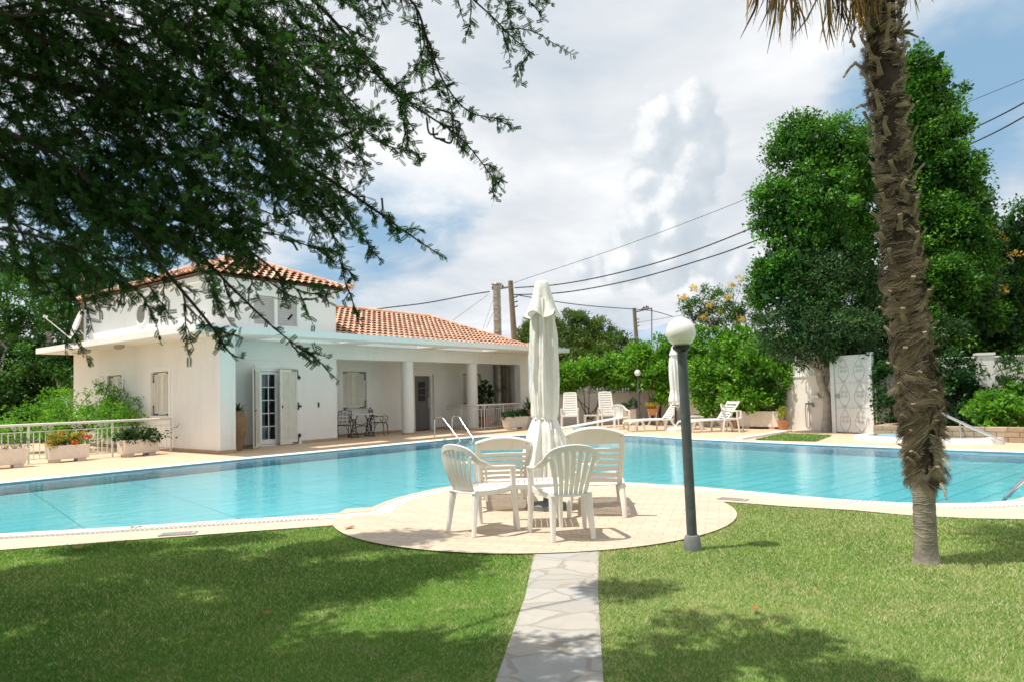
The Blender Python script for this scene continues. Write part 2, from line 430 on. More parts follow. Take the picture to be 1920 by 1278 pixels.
# ---- pool outline (inner edge of the coping), counter-clockwise
P2 = lambda x, y: at(x, y)[:2]
near_l = [np.array((-10.5, 6.15)), np.array((-7.6, 6.72))] + [P2(*q) for q in ((0, 1001), (200, 990), (400, 977), (600, 965), (694, 957))]
arc = catmull([P2(*q) for q in ((700, 950), (740, 935), (800, 920), (850, 911))] + [np.array((-0.35, 10.42)), np.array((0.3, 10.55)), np.array((1.0, 10.38)), P2(1185, 905), P2(1300, 912), P2(1400, 921)], 5)
near_r = catmull([P2(*q) for q in ((1400, 921), (1500, 930), (1600, 938), (1700, 943), (1800, 944), (1880, 940), (1920, 932))] + [np.array(q) for q in ((6.7, 8.75), (7.9, 10.0), (9.1, 11.3), (9.75, 12.1))], 4)[1:]
far = [P2(*q) for q in ((1920, 848), (1780, 842), (1600, 837), (1440, 829), (1300, 823), (1200, 817))] + [P2(1140, 815)]
far = catmull(far[:1] + [far[0] * 0.5 + far[2] * 0.5] + [far[2] * 0.5 + far[3] * 0.5, far[4], far[5], far[6], np.array((1.7, 21.55)), np.array((0.5, 21.85)), P2(920, 818), P2(860, 822)], 5)
far_l = [np.array((-3.25, 18.95)), P2(600, 847) * 0.5 + np.array((-4.84, 17.02)) * 0.5, P2(480, 858), P2(240, 882), P2(0, 906), np.array((-10.6, 9.4))]
POOL = near_l + arc + near_r + far + far_l
POOL = [np.array(p) for p in POOL]
def offset(loop, d, closed=True):
    n = len(loop); out = []
    for i in range(n):
        a = loop[i - 1] if (i > 0 or closed) else loop[0]; b = loop[i]; c = loop[(i + 1) % n] if (i < n - 1 or closed) else loop[-1]
        n1 = unit(np.array(((b - a)[1], -(b - a)[0]))); n2 = unit(np.array(((c - b)[1], -(c - b)[0])))
        if np.linalg.norm(b - a) < 1e-6: n1 = n2
        if np.linalg.norm(c - b) < 1e-6: n2 = n1
        q = unit(n1 + n2); k = max(0.55, float(q @ n1)); out.append(b + q * d / k)
    return out
nN = len(near_l) + len(arc) + len(near_r)             # near part: indices 0..nN-1
def strip(mb, A, B, za, zb, closed=True):
    n = len(A); vs = [(p[0], p[1], za) for p in A] + [(p[0], p[1], zb) for p in B]
    mb.add(vs, [(i, (i + 1) % n, n + (i + 1) % n, n + i) for i in range(n if closed else n - 1)])
WZ, FZ = -0.018, -0.200
# pool basin: walls and floor
def pool_mat(name, base, line, bw, bh, rot, mort, vert=False):
    m, nt = new_mat(name)
    v = wpos(nt)
    if vert:
        s = N(nt, 'ShaderNodeSeparateXYZ'); LK(nt, v, s.inputs[0]); cb = N(nt, 'ShaderNodeCombineXYZ')
        LK(nt, math_(nt, 'ADD', math_(nt, 'MULTIPLY', s.outputs[0], 0.75), math_(nt, 'MULTIPLY', s.outputs[1], -0.66 if False else 0.66)), cb.inputs[0]); LK(nt, s.outputs[2], cb.inputs[1]); v = cb.outputs[0]
    v = vmap(nt, v, rot=(0, 0, rot))
    b = N(nt, 'ShaderNodeTexBrick', offset=0.0)
    b.inputs['Scale'].default_value = 1; b.inputs['Brick Width'].default_value = bw; b.inputs['Row Height'].default_value = bh
    b.inputs['Mortar Size'].default_value = mort; b.inputs['Mortar Smooth'].default_value = 0.3
    b.inputs['Color1'].default_value = c4([q * 0.94 for q in base]); b.inputs['Color2'].default_value = c4([q * 1.05 for q in base]); b.inputs['Mortar'].default_value = c4(line)
    LK(nt, v, b.inputs['Vector'])
    c = b.outputs[0]
    if not vert:   # sun ripples are thrown by the water; only slow mottling of the glaze here
        c = mixc(nt, smooth(nt, noise(nt, v, 2.2, 5, 0.6), 0.3, 0.7, 0, 0.25), c, [q * 0.85 for q in base])
    finish(nt, c, 0.35, 0.4); return m
M_floor = pool_mat('pool_floor_tile', (0.20, 0.66, 0.75), (0.045, 0.36, 0.48), 1.6, 0.36, -0.715, 0.016)
M_pwall = pool_mat('pool_wall_tile', (0.08, 0.46, 0.66), (0.03, 0.30, 0.46), 0.33, 2.0, 0.0, 0.008, True)
b_ = MB(); strip(b_, POOL, POOL, 0.0, FZ); struct(b_.build('pool_wall', M_pwall, smooth=False))
b_ = MB(); tri = tessellate_polygon([[Vector((p[0], p[1], 0)) for p in POOL]])
b_.add([(p[0], p[1], FZ) for p in POOL], tri); struct(b_.build('pool_floor', M_floor, smooth=False, flat_up=True))
# water
m, nt = new_mat('pool_water'); v = wpos(nt)
h = math_(nt, 'ADD', math_(nt, 'MULTIPLY', noise(nt, v, 3.2, 3, 0.5, 0.6), 1.0), math_(nt, 'MULTIPLY', noise(nt, vmap(nt, v, rot=(0, 0, .6), scale=(1.0, 1.6, 1)), 11, 3, 0.5, 0.8), 0.28))
bp = N(nt, 'ShaderNodeBump', ins={'Strength': 0.095, 'Distance': 0.10}); LK(nt, h, bp.inputs['Height'])
fr = N(nt, 'ShaderNodeFresnel', ins={'IOR': 1.37}); LK(nt, bp.outputs[0], fr.inputs['Normal'])
gl = N(nt, 'ShaderNodeBsdfGlossy', ins={'Roughness': 0.03}); LK(nt, bp.outputs[0], gl.inputs['Normal'])
tr = N(nt, 'ShaderNodeBsdfTransparent'); tr.inputs[0].default_value = (0.87, 0.98, 0.99, 1)
mx = N(nt, 'ShaderNodeMixShader'); LK(nt, fr.outputs[0], mx.inputs[0]); LK(nt, tr.outputs[0], mx.inputs[1]); LK(nt, gl.outputs[0], mx.inputs[2])
o = N(nt, 'ShaderNodeOutputMaterial'); LK(nt, mx.outputs[0], o.inputs[0]); M_water = m
b_ = MB(); b_.add([(p[0], p[1], WZ) for p in POOL], tri); struct(b_.build('water', M_water, smooth=False, flat_up=True))
# coping: tan lip, then the white overflow band with slats
L0, L1, L2, L3 = POOL, offset(POOL, 0.075), offset(POOL, 0.085), offset(POOL, 0.275)
nearI = list(range(0, nN))
b_ = MB(); A = [L0[i] for i in nearI]; B = [L1[i] for i in nearI]
strip(b_, A, B, 0.012, 0.014, False); strip(b_, A, A, -0.02, 0.012, False); strip(b_, B, B, 0.014, 0.0, False); struct(b_.build('pool_kerb', M_lip, smooth=False))
b_ = MB(); A = [L1[i] for i in nearI]; B = [L3[i] for i in nearI]
strip(b_, A, B, 0.006, 0.008, False); strip(b_, A, A, -.02, 0.006, False); strip(b_, B, B, 0.008, 0.0, False); struct(b_.build('gutter_floor', M_cope, smooth=False))
# slats of the overflow grate on the straight left run and on the right run
def slats(i0, i1, label):
    b_ = MB()
    for i in range(i0, i1):
        a0, a1 = L2[i], L2[i + 1]; b0, b1 = L3[i], L3[i + 1]; ln = np.linalg.norm(a1 - a0); k = int(ln / 0.045)
        for j in range(k):
            t = j / k; p = a0 + (a1 - a0) * t; q = b0 + (b1 - b0) * t
            b_.bar((p[0], p[1], 0.016), (q[0], q[1], 0.016), 0.024, 0.014)
    tag(b_.build('overflow_grate', M_grate, smooth=False), label, 'grate', 'white overflow grates of the pool')
slats(0, len(near_l) - 2, 'white slatted overflow grate along the straight pool edge before the shaded lawn'); slats(nN - 42 if nN > 60 else 30, nN - 20, 'white slatted overflow grate along the curved pool edge beside the palm')
# far coping: white rounded kerb
farI = list(range(nN - 1, len(POOL))) + [0]
F0, F1 = [POOL[i] for i in farI], [offset(POOL, 0.32)[i] for i in farI]
F05 = [offset(POOL, 0.03)[i] for i in farI]
b_ = MB(); strip(b_, F0, F0, -0.03, 0.01, False); strip(b_, F0, F05, 0.01, 0.022, False); strip(b_, F05, F1, 0.022, 0.018, False); strip(b_, F1, F1, 0.018, -0.01, False)
struct(b_.build('coping_kerb', M_cope, smooth=False))
# decks
LAWN = [np.array(q) for q in ((-16, 4.1), (-8, 5.55), (-4.77, 6.44), (-3.49, 6.835), (-1.884, 7.29))]
LAWN_R = [np.array(q) for q in ((2.40, 8.22), (2.526, 8.157), (3.05, 7.77), (3.614, 7.446), (3.973, 7.10), (4.45, 6.86), (4.92, 6.74), (5.6, 6.78), (6.6, 7.1), (8.5, 8.3), (14, 12.6))]
def sheet(name, poly, z, mat, thick=0.0):
    mb = MB()
    if thick: mb.prism(poly, z - thick, z)
    else:
        t = tessellate_polygon([[Vector((p[0], p[1], 0)) for p in poly]]); mb.add([(p[0], p[1], z) for p in poly], t)
    return struct(mb.build(name, mat, smooth=False, flat_up=True))
NO = [L3[i] for i in nearI]
sheet('pool_pavement', LAWN + LAWN_R[:1] + LAWN_R[1:] + [np.array((14, 15.0)), np.array((10.6, 12.4))] + NO[::-1] + [np.array((-16, 6.0))], 0.0, M_surr)
sheet('terrace_floor', [F1[0] + np.array((0.35, -0.2))] + [np.array(q) for q in ((13.9, 15.1), (15, 24), (9, 33), (-18, 40), (-22, 22), (-13.5, 12.4), (-11.0, 9.0))] + F1[::-1], 0.0, M_deck)
# round patio
CC, CR = np.array((0.2, 8.02)), 2.24
circ = [CC + CR * np.array((math.cos(a), math.sin(a))) for a in np.linspace(math.radians(-200), math.radians(20), 90)]
top = [L3[i] for i in range(len(near_l) + 1, len(near_l) + len(arc) - 4)]
top = [p for p in top if p[0] > -1.7 and p[0] < 2.35]
circ = [p for p in circ if p[1] < 8.35]
sheet('patio_floor', circ + [p - unit(p - CC) * 0.0 for p in top[::-1]], 0.005, M_patio)
# stepping path of crazy paving
m, nt = new_mat('crazy_paving'); v = vmap(nt, wpos(nt), scale=(2.6, 3.9, 1))
wv = N(nt, 'ShaderNodeVectorMath', operation='ADD'); LK(nt, v, wv.inputs[0])
nz = N(nt, 'ShaderNodeTexNoise', ins={'Scale': 0.9, 'Detail': 2}); LK(nt, v, nz.inputs['Vector'])
sc_ = N(nt, 'ShaderNodeVectorMath', operation='SCALE', ins={'Scale': 0.7}); LK(nt, nz.outputs[1], sc_.inputs[0]); LK(nt, sc_.outputs[0], wv.inputs[1])
ve = N(nt, 'ShaderNodeTexVoronoi', feature='DISTANCE_TO_EDGE', ins={'Scale': 1.0, 'Randomness': 1.0}); LK(nt, wv.outputs[0], ve.inputs['Vector'])
vc = N(nt, 'ShaderNodeTexVoronoi', feature='F1', ins={'Scale': 1.0, 'Randomness': 1.0}); LK(nt, wv.outputs[0], vc.inputs['Vector'])
sep = N(nt, 'ShaderNodeSeparateColor'); LK(nt, vc.outputs['Color'], sep.inputs[0])
stone = ramp(nt, sep.outputs[0], [(0.0, (0.34, 0.325, 0.30)), (0.4, (0.42, 0.39, 0.34)), (0.7, (0.36, 0.37, 0.36)), (1.0, (0.43, 0.39, 0.335))])
pv = wpos(nt)
stone = mixc(nt, smooth(nt, noise(nt, pv, 7, 8, 0.65, 0.6), 0.4, 0.68, 0, 0.45), stone, (0.33, 0.31, 0.28))
stone = mixc(nt, smooth(nt, noise(nt, pv, 26, 5, 0.6), 0.55, 0.75, 0, 0.3), stone, (0.46, 0.43, 0.38))
gap = smooth(nt, ve.outputs['Distance'], 0.012, 0.05)
col = mixc(nt, gap, (0.31, 0.28, 0.235), stone)
hh = math_(nt, 'ADD', gap, math_(nt, 'MULTIPLY', noise(nt, pv, 30, 5), 0.5))
finish(nt, col, 0.75, 0.3, 0, hh, 0.5, 0.010); M_path = m
pl, pr = [(-0.85, -1.0), (-0.114, 3.247), (0.05, 4.6), (0.150, 5.84)], [(0.69, 5.84), (0.53, 4.6), (0.385, 3.22), (-0.12, -1.0)]
sheet('stone_path', [np.array(q) for q in pl + pr], -0.003, M_path)
# lawn sheets
m, nt = new_mat('lawn_soil'); v = wpos(nt)
c = ramp(nt, noise(nt, v, 3.0, 8, 0.6), [(0.3, (0.10, 0.22, 0.04)), (0.55, (0.17, 0.27, 0.06)), (0.8, (0.42, 0.38, 0.20))])
c = mixc(nt, smooth(nt, noise(nt, v, 140, 4), 0.4, 0.65, 0, 0.6), c, (0.07, 0.11, 0.03))
finish(nt, c, 0.9, 0.1, 0, noise(nt, v, 160, 3), 0.6, 0.02); M_lawn = m
sheet('lawn', [np.array((-16, 4.2))] + LAWN[1:] + [np.array((-1.2, 7.35))] + [np.array((1.6, 7.6))] + LAWN_R[1:] + [np.array((14, -4)), np.array((-16, -4))], -0.012, M_lawn)
bl = [P2(*q) for q in ((1415, 824), (1530, 827), (1560, 816), (1470, 813))]
sheet('back_lawn', bl, 0.012, M_lawn)
# white kerb of the little lawn
b_ = MB(); k0, k1 = P2(1385, 823), P2(1478, 808); b_.bar((k0[0], k0[1], 0.02), (k1[0], k1[1], 0.02), 0.22, 0.05); struct(b_.build('kerb', M_cope, smooth=False))

# ---- grass blades
def inpoly(p, poly):
    x, y = p[:, 0], p[:, 1]; ins = np.zeros(len(p), bool); j = len(poly) - 1
    for i in range(len(poly)):
        xi, yi = poly[i]; xj, yj = poly[j]
        cnd = ((yi > y) != (yj > y)) & (x < (xj - xi) * (y - yi) / (yj - yi + 1e-12) + xi); ins ^= cnd; j = i
    return ins
M_grass = leafmat('grass_blade', (0.052, 0.170, 0.022), (0.25, 0.42, 0.085), (0.64, 0.58, 0.36), 0.34, 0.55, 0.25)
def vnoise(p, s, seed):
    r = np.random.default_rng(seed); G = r.random((64, 64)); q = p * s; i = np.floor(q).astype(int); f = q - i; f = f * f * (3 - 2 * f)
    g = lambda a, b: G[(i[:, 0] + a) % 64, (i[:, 1] + b) % 64]
    return (g(0, 0) * (1 - f[:, 0]) + g(1, 0) * f[:, 0]) * (1 - f[:, 1]) + (g(0, 1) * (1 - f[:, 0]) + g(1, 1) * f[:, 0]) * f[:, 1]
def grass(name, n, xr, yr, poly, holes, hgt, wid, dry_fn, z0, pw=1.0):
    y = yr[0] + (yr[1] - yr[0]) * RG.random(n) ** pw; x = xr[0] + (xr[1] - xr[0]) * RG.random(n)
    lim = np.abs(x) < y * 0.80 + 0.5
    p = np.stack([x, y], 1)[lim]; keep = inpoly(p, poly)
    for hpoly in holes: keep &= ~inpoly(p, hpoly)
    p = p[keep]; n = len(p)
    dist = np.linalg.norm(p, axis=1)
    h = hgt * RG.uniform(0.55, 1.25, n) * (0.8 + 0.5 * vnoise(p, 2.3, 5)); wd = wid * RG.uniform(0.7, 1.3, n) * np.clip(dist / 4.2, 0.8, 2.2)
    a = RG.uniform(0, 2 * PI, n); ln = np.clip(RG.normal(0, 0.7, (n, 2)), -1.0, 1.0) * h[:, None]
    sx_, sy_ = np.cos(a) * wd / 2, np.sin(a) * wd / 2
    z = np.full(n, z0)
    A = np.stack([p[:, 0] - sx_, p[:, 1] - sy_, z], 1); B = np.stack([p[:, 0] + sx_, p[:, 1] + sy_, z], 1)
    T = np.stack([p[:, 0] + ln[:, 0], p[:, 1] + ln[:, 1], z + h], 1)
    V = np.stack([A, B, T], 1).reshape(-1, 3)
    t = np.clip(0.15 + 0.5 * vnoise(p, 1.7, 11) + RG.normal(0, 0.22, n), 0, 1)
    d = dry_fn(p); dry = (RG.random(n) < d) * RG.uniform(0.45, 1.0, n)
    tt = np.zeros((n, 4)); tt[:, 0] = t; tt[:, 1] = dry; tt[:, 3] = 1
    return npmesh(name, V, np.arange(3 * n).reshape(n, 3), M_grass, None, np.repeat(tt, 3, 0))
pathpoly = [(p[0], p[1]) for p in ([np.array(q) for q in pl] + [np.array(q) for q in pr])]
circpoly = [tuple(CC + (CR - 0.035) * np.array((math.cos(a), math.sin(a)))) for a in np.linspace(0, 2 * PI, 80)]
lawnpoly = [(-16, -3)] + [tuple(p) for p in LAWN] + [(0.2, 8.0)] + [tuple(p) for p in LAWN_R[1:]] + [(14, -3)]
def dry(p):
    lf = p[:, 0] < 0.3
    d = np.where(lf, 0.05, 0.40) + np.where(lf, 0.22, 0.40) * np.clip(vnoise(p, 0.9, 3) * 1.3 - 0.35, 0, 1) + 0.12 * vnoise(p, 5.0, 9)  # right drier; left blades also kept greener to paint in the tree shade
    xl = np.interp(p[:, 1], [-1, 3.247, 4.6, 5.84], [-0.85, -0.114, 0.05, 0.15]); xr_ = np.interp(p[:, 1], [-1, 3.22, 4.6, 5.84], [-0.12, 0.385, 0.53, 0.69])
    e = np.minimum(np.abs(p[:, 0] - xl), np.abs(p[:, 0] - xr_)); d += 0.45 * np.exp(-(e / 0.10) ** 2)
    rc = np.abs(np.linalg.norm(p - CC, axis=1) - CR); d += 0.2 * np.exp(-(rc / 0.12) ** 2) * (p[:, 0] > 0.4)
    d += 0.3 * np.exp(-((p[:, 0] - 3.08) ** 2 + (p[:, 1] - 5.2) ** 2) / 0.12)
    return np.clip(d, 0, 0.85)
pathpoly = [(p[0] + .03 * (0.2 - p[0]), p[1]) for p in pathpoly]
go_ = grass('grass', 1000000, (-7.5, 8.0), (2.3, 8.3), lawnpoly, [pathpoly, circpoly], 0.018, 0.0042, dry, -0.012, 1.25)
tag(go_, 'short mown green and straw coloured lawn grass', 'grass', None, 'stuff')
g2_ = grass('grass', 26000, (6.2, 10.2), (15.5, 19.5), [tuple(p) for p in bl], [], 0.04, 0.010, lambda p: np.full(len(p), 0.15), 0.012)
tag(g2_, 'small patch of grass between the far pool edge and the shower wall', 'grass', None, 'stuff')
# ============================================================ HOUSE (local frame: x along the pool front, y towards the back-left, z up)
M_wall = plain('white_render', (0.80, 0.79, 0.765), 0.8, 0.2, var=0.03, scale=1.2, dirt=(0.62, 0.58, 0.52), dirt_amt=0.22, bump=0.15, bscale=180, bdist=0.002, streak=0.22)
M_white = plain('white_paint', (0.80, 0.79, 0.76), 0.5, 0.35, var=0.03)
M_shut = plain('shutter_paint', (0.74, 0.71, 0.63), 0.5, 0.35, var=0.05)
M_black = plain('black_iron', (0.018, 0.018, 0.020), 0.45, 0.5, var=0.2)
M_tan = plain('tan_skirting', (0.42, 0.31, 0.19), 0.6, 0.3, var=0.12)
M_lampg = plain('grey_lamp', (0.32, 0.31, 0.29), 0.5, 0.4)
m, nt = new_mat('terracotta'); v = opos(nt)
vb = N(nt, 'ShaderNodeTexVoronoi', ins={'Scale': 3.6}); LK(nt, v, vb.inputs['Vector'])
sp_ = N(nt, 'ShaderNodeSeparateColor'); LK(nt, vb.outputs['Color'], sp_.inputs[0])
c = ramp(nt, sp_.outputs[0], [(0, (0.52, 0.27, 0.18)), (0.5, (0.65, 0.37, 0.255)), (1, (0.74, 0.49, 0.36))])
c = mixc(nt, smooth(nt, noise(nt, v, 1.1, 8, 0.65), 0.45, 0.7, 0, 0.5), c, (0.66, 0.50, 0.38))
c = mixc(nt, smooth(nt, noise(nt, v, 9, 6, 0.65), 0.60, 0.78, 0, 0.45), c, (0.22, 0.14, 0.09))
finish(nt, c, 0.8, 0.2, 0, noise(nt, v, 70, 3), 0.2, 0.004); M_terra = m
M_board = plain('roof_boarding', (0.10, 0.055, 0.035), 0.9, 0.1, var=0.3)
M_darkroom = plain('dark_interior', (0.05, 0.05, 0.055), 0.9, 0.1)
M_curtain = plain('curtain', (0.45, 0.55, 0.60), 0.8, 0.1, var=0.1)
M_greydoor = plain('grey_door', (0.15, 0.145, 0.14), 0.5, 0.4, var=0.06)
m, nt = new_mat('window_glass')
fr = N(nt, 'ShaderNodeFresnel', ins={'IOR': 1.5}); gl = N(nt, 'ShaderNodeBsdfGlossy', ins={'Roughness': 0.02}); tr = N(nt, 'ShaderNodeBsdfTransparent')
tr.inputs[0].default_value = (0.8, 0.88, 0.9, 1); mx = N(nt, 'ShaderNodeMixShader'); LK(nt, fr.outputs[0], mx.inputs[0]); LK(nt, tr.outputs[0], mx.inputs[1]); LK(nt, gl.outputs[0], mx.inputs[2])
o = N(nt, 'ShaderNodeOutputMaterial'); LK(nt, mx.outputs[0], o.inputs[0]); M_glass = m

TH = 0.915
HU, HV = np.array((math.cos(TH), math.sin(TH))), np.array((-math.sin(TH), math.cos(TH)))
HA = at(413, 850.6)
def HW(s, w, z=0.0):
    q = HA[:2] + s * HU + w * HV; return np.array((q[0], q[1], z))
house = thing('pool_house', 'white rendered pool house with terracotta tiled roofs, flat canopy and columned porch', 'house', HA, TH)
HS, HB, ST = 2.95, 2.53, 3.12        # soffit, beam bottom, slab top
def wall_holes(L, Hh, T, holes, mp):
    """wall panel 0..L x 0..Hh, thickness T, with rectangular openings (a0,a1,z0,z1); mp(a,z,d) maps to house coords, d=0 is the outside"""
    mb = MB()
    xs = sorted({0, L} | {h[0] for h in holes} | {h[1] for h in holes}); zs = sorted({0, Hh} | {h[2] for h in holes} | {h[3] for h in holes})
    hole = lambda a, z: any(h[0] < a < h[1] and h[2] < z < h[3] for h in holes)
    q = lambda a, z, d: mp(a, z, d)
    for i in range(len(xs) - 1):
        for j in range(len(zs) - 1):
            if hole((xs[i] + xs[i + 1]) / 2, (zs[j] + zs[j + 1]) / 2): continue
            for d in (0, T): mb.add([q(xs[i], zs[j], d), q(xs[i + 1], zs[j], d), q(xs[i + 1], zs[j + 1], d), q(xs[i], zs[j + 1], d)], [(0, 1, 2, 3)])
    for (a0, a1, z0, z1) in list(holes) + [(0, L, 0, Hh)]:
        for (p, r) in (((a0, z0), (a1, z0)), ((a1, z0), (a1, z1)), ((a1, z1), (a0, z1)), ((a0, z1), (a0, z0))):
            if z0 == 0 and p[1] == 0 and r[1] == 0 and (a0, a1) != (0, L): continue
            mb.add([q(p[0], p[1], 0), q(r[0], r[1], 0), q(r[0], r[1], T), q(p[0], p[1], T)], [(0, 1, 2, 3)])
    return mb
mpL = lambda a, z, d: (d, a, z)                 # left wall: a = y, outside towards -x
mpF = lambda a, z, d: (a, 1.25 + d, z)          # facade
mpB = lambda a, z, d: (a, 2.7 + d, z)           # porch back wall
mpU = lambda a, z, d: (0.35 + a, 1.25 + d, z)
winL = [(2.62, 3.62, 0.95, 2.16), (5.45, 6.45, 0.95, 2.16)]
wall_holes(9.0, HS, 0.42, winL, mpL).build('wall', M_wall, house, smooth=False)
wall_holes(4.15, HS, 0.30, [(1.85 - .42, 3.15 - .42, 0, 2.2)], lambda a, z, d: (0.42 + a, 1.25 + d, z)).build('wall', M_wall, house, smooth=False)
winB = [(5.95, 7.0, 0.93, 2.22), (12.1, 13.3, 0.93, 2.2)]; doorB = (9.35, 10.4, 0, 2.16)
wall_holes(9.9, HS, 0.30, [(a - 4.57, b - 4.57, c, d) for a, b, c, d in winB + [doorB]], lambda a, z, d: (4.57 + a, 2.7 + d, z)).build('wall', M_wall, house, smooth=False)
mb = MB(); mb.box(4.27, 4.57, 1.55, 2.70, 0, HS); mb.build('wall', M_wall, house, smooth=False)
mb = MB(); mb.box(14.12, 14.72, 1.25, 1.55, 0, HB); mb.box(14.42, 14.72, 1.55, 6.3, 0, HS); mb.build('wall', M_wall, house, smooth=False)
mb = MB(); mb.box(0.42, 4.27, 8.7, 9.0, 0, HS); mb.box(4.27, 4.57, 3.0, 9.0, 0, HS); mb.box(4.57, 14.42, 6.0, 6.3, 0, HS); mb.build('wall', M_wall, house, smooth=False)
mb = MB(); mb.box(4.57, 14.72, 1.25, 1.55, HB, HS); mb.build('beam', M_wall, house, smooth=False)
for s in (7.75, 11.2):
    MB().lathe([(0.215, 0.06), (0.215, HB)], (s, 1.42, 0), 28).build('column', M_wall, house)
    MB().lathe([(0.225, 0), (0.225, 0.06)], (s, 1.42, 0), 28).build('column_base', M_tan, house)
# flat canopy slab with three light openings over the porch front
xs = [-1.0, 1.5, 4.1, 4.95, 7.6, 8.45, 11.1, 14.9]; ys = [-0.75, -0.05, 0.80, 6.6, 9.25]
hole = lambda x, y: -0.05 < y < 0.80 and (1.5 < x < 4.1 or 4.95 < x < 7.6 or 8.45 < x < 11.1)
out = lambda x, y: y > 6.6 and x > 4.95
mb = MB()
for i in range(len(xs) - 1):
    for j in range(len(ys) - 1):
        xm, ym = (xs[i] + xs[i + 1]) / 2, (ys[j] + ys[j + 1]) / 2
        if hole(xm, ym) or out(xm, ym): continue
        for z in (HS, ST): mb.add([(xs[i], ys[j], z), (xs[i + 1], ys[j], z), (xs[i + 1], ys[j + 1], z), (xs[i], ys[j + 1], z)], [(0, 1, 2, 3)])
        for dx, dy, e in ((-1, 0, ((0, 0), (0, 1))), (1, 0, ((1, 0), (1, 1))), (0, -1, ((0, 0), (1, 0))), (0, 1, ((0, 1), (1, 1)))):
            ii, jj = i + dx, j + dy
            if 0 <= ii < len(xs) - 1 and 0 <= jj < len(ys) - 1:
                xn, yn = (xs[ii] + xs[ii + 1]) / 2, (ys[jj] + ys[jj + 1]) / 2
                if not (hole(xn, yn) or out(xn, yn)): continue
            p = [(xs[i + a], ys[j + b]) for a, b in e]
            mb.add([(p[0][0], p[0][1], HS), (p[1][0], p[1][1], HS), (p[1][0], p[1][1], ST), (p[0][0], p[0][1], ST)], [(0, 1, 2, 3)])
mb.build('canopy', M_wall, house, smooth=False)
# skirting
mb = MB(); mb.box(-0.015, 0, 0, 9, 0, 0.09); mb.box(-0.015, 0.435, -0.015, 0, 0, 0.09); mb.box(0.42, 0.435, 0, 1.25, 0, 0.09)
mb.box(0.435, 1.75, 1.235, 1.25, 0, 0.09); mb.box(3.25, 4.585, 1.235, 1.25, 0, 0.09); mb.box(4.57, 4.585, 1.25, 2.7, 0, 0.09)
mb.box(4.585, 9.3, 2.685, 2.7, 0, 0.09); mb.box(10.45, 14.4, 2.685, 2.7, 0, 0.09); mb.build('skirting', M_tan, house, smooth=False)
# soffit lamps on the left
for w in (4.45, 6.7):
    mb = MB(); mb.lathe([(0.19, 0), (0.20, -0.03), (0.16, -0.09), (0.10, -0.11)], (-0.5, w, HS), 16, 0.55, 1.25); mb.build('soffit_lamp', M_lampg, house)
# louvred shutters ------------------------------------------------
def leaf_mb(W, Hh, T=0.04):
    """leaf local: a 0..W, z 0..Hh, d -T/2..T/2"""
    mb = MB(); f = 0.075
    mb.box(0, f, -T / 2, T / 2, 0, Hh); mb.box(W - f, W, -T / 2, T / 2, 0, Hh); mb.box(f, W - f, -T / 2, T / 2, 0, f + .03); mb.box(f, W - f, -T / 2, T / 2, Hh - f, Hh)
    mb.box(W / 2 - .012, W / 2 + .012, -T / 2, T / 2, f + .03, Hh - f)
    n = int((Hh - 2 * f - .03) / 0.042)
    for k in range(n):
        z = f + .03 + (k + 0.5) * (Hh - 2 * f - .03) / n
        for a, b in ((f, W / 2 - .012), (W / 2 + .012, W - f)):
            mb.obox(((a + b) / 2, 0, z), ((b - a) / 2, 0.024, 0.0035), (1, 0, 0), (0, 0.45, 0.89))
    return mb
def place(mb, org, ax, ay):
    ax, ay, org = np.array(ax, float), np.array(ay, float), np.array(org, float)
    return mb.xf(lambda p: org + ax * p[0] + ay * p[1] + np.array((0, 0, 1)) * p[2])
def hinges(W, Hh, side, out=-0.03):
    """black strap hinges: corner irons plus pins on the outer stile"""
    a = 0.015 if side < 0 else W - 0.015; k = 1 if side < 0 else -1; res = []
    for z, dz in ((Hh - 0.03, -1), (0.03, 1)):
        mb = MB(); res.append(mb)
        mb.box(min(a, a + k * .24), max(a, a + k * .24), out, out + .012, z - .014, z + .014); mb.box(a - .014, a + .014, out, out + .012, min(z, z + dz * .24), max(z, z + dz * .24))
        zz_ = z + dz * 0.20; mb.box(min(a, a - k * .10), max(a, a - k * .10), out - .012, out + .012, zz_ - .03, zz_ + .03)
        mb.tube([(a - k * .05, out, zz_ - .07), (a - k * .05, out, zz_ + .07)], .014, 6)
    return res
def shutter_window(org, ax, ay, W, Hh, trim=0.13, hs=(-1, 1)):
    """org: outer lower corner of the opening, ax along the wall, ay into the wall"""
    fr_ = MB(); t = trim
    for a0, a1, z0, z1 in ((-t, 0, -t, Hh + t), (W, W + t, -t, Hh + t), (0, W, Hh, Hh + t), (0, W, -t, 0)): fr_.box(a0, a1, -0.012, 0.0, z0, z1)
    fr_.box(-.02, W + .02, -0.045, 0.10, -0.03, 0.0)
    place(fr_, org, ax, ay); wobj = fr_.build('window', M_white, house, smooth=False)
    bk = MB(); bk.box(0.0, W, 0.17, 0.19, 0.0, Hh); place(bk, org, ax, ay).build('pane', M_darkroom, wobj, smooth=False)
    for i, sgn in ((0, -1), (1, 1)):
        lw = W / 2 - 0.012
        lm = leaf_mb(lw, Hh - 0.03); o2 = np.array(org, float) + np.array(ax) * (0.008 + i * (lw + 0.008)) + np.array(ay) * 0.09 + np.array((0, 0, 0.012))
        place(lm, o2, ax, ay).build('shutter', M_shut, wobj, smooth=False)
        if sgn in hs:
            
            for hm in hinges(lw, Hh - 0.03, sgn): place(hm, o2, ax, ay).build('hinge', M_black, wobj, smooth=False)
for y0, y1, z0, z1 in winL: shutter_window((0, y1, z0), (0, -1, 0), (1, 0, 0), y1 - y0, z1 - z0)
for a0, a1, z0, z1 in winB: shutter_window((a0, 2.7, z0), (1, 0, 0), (0, 1, 0), a1 - a0, z1 - z0)
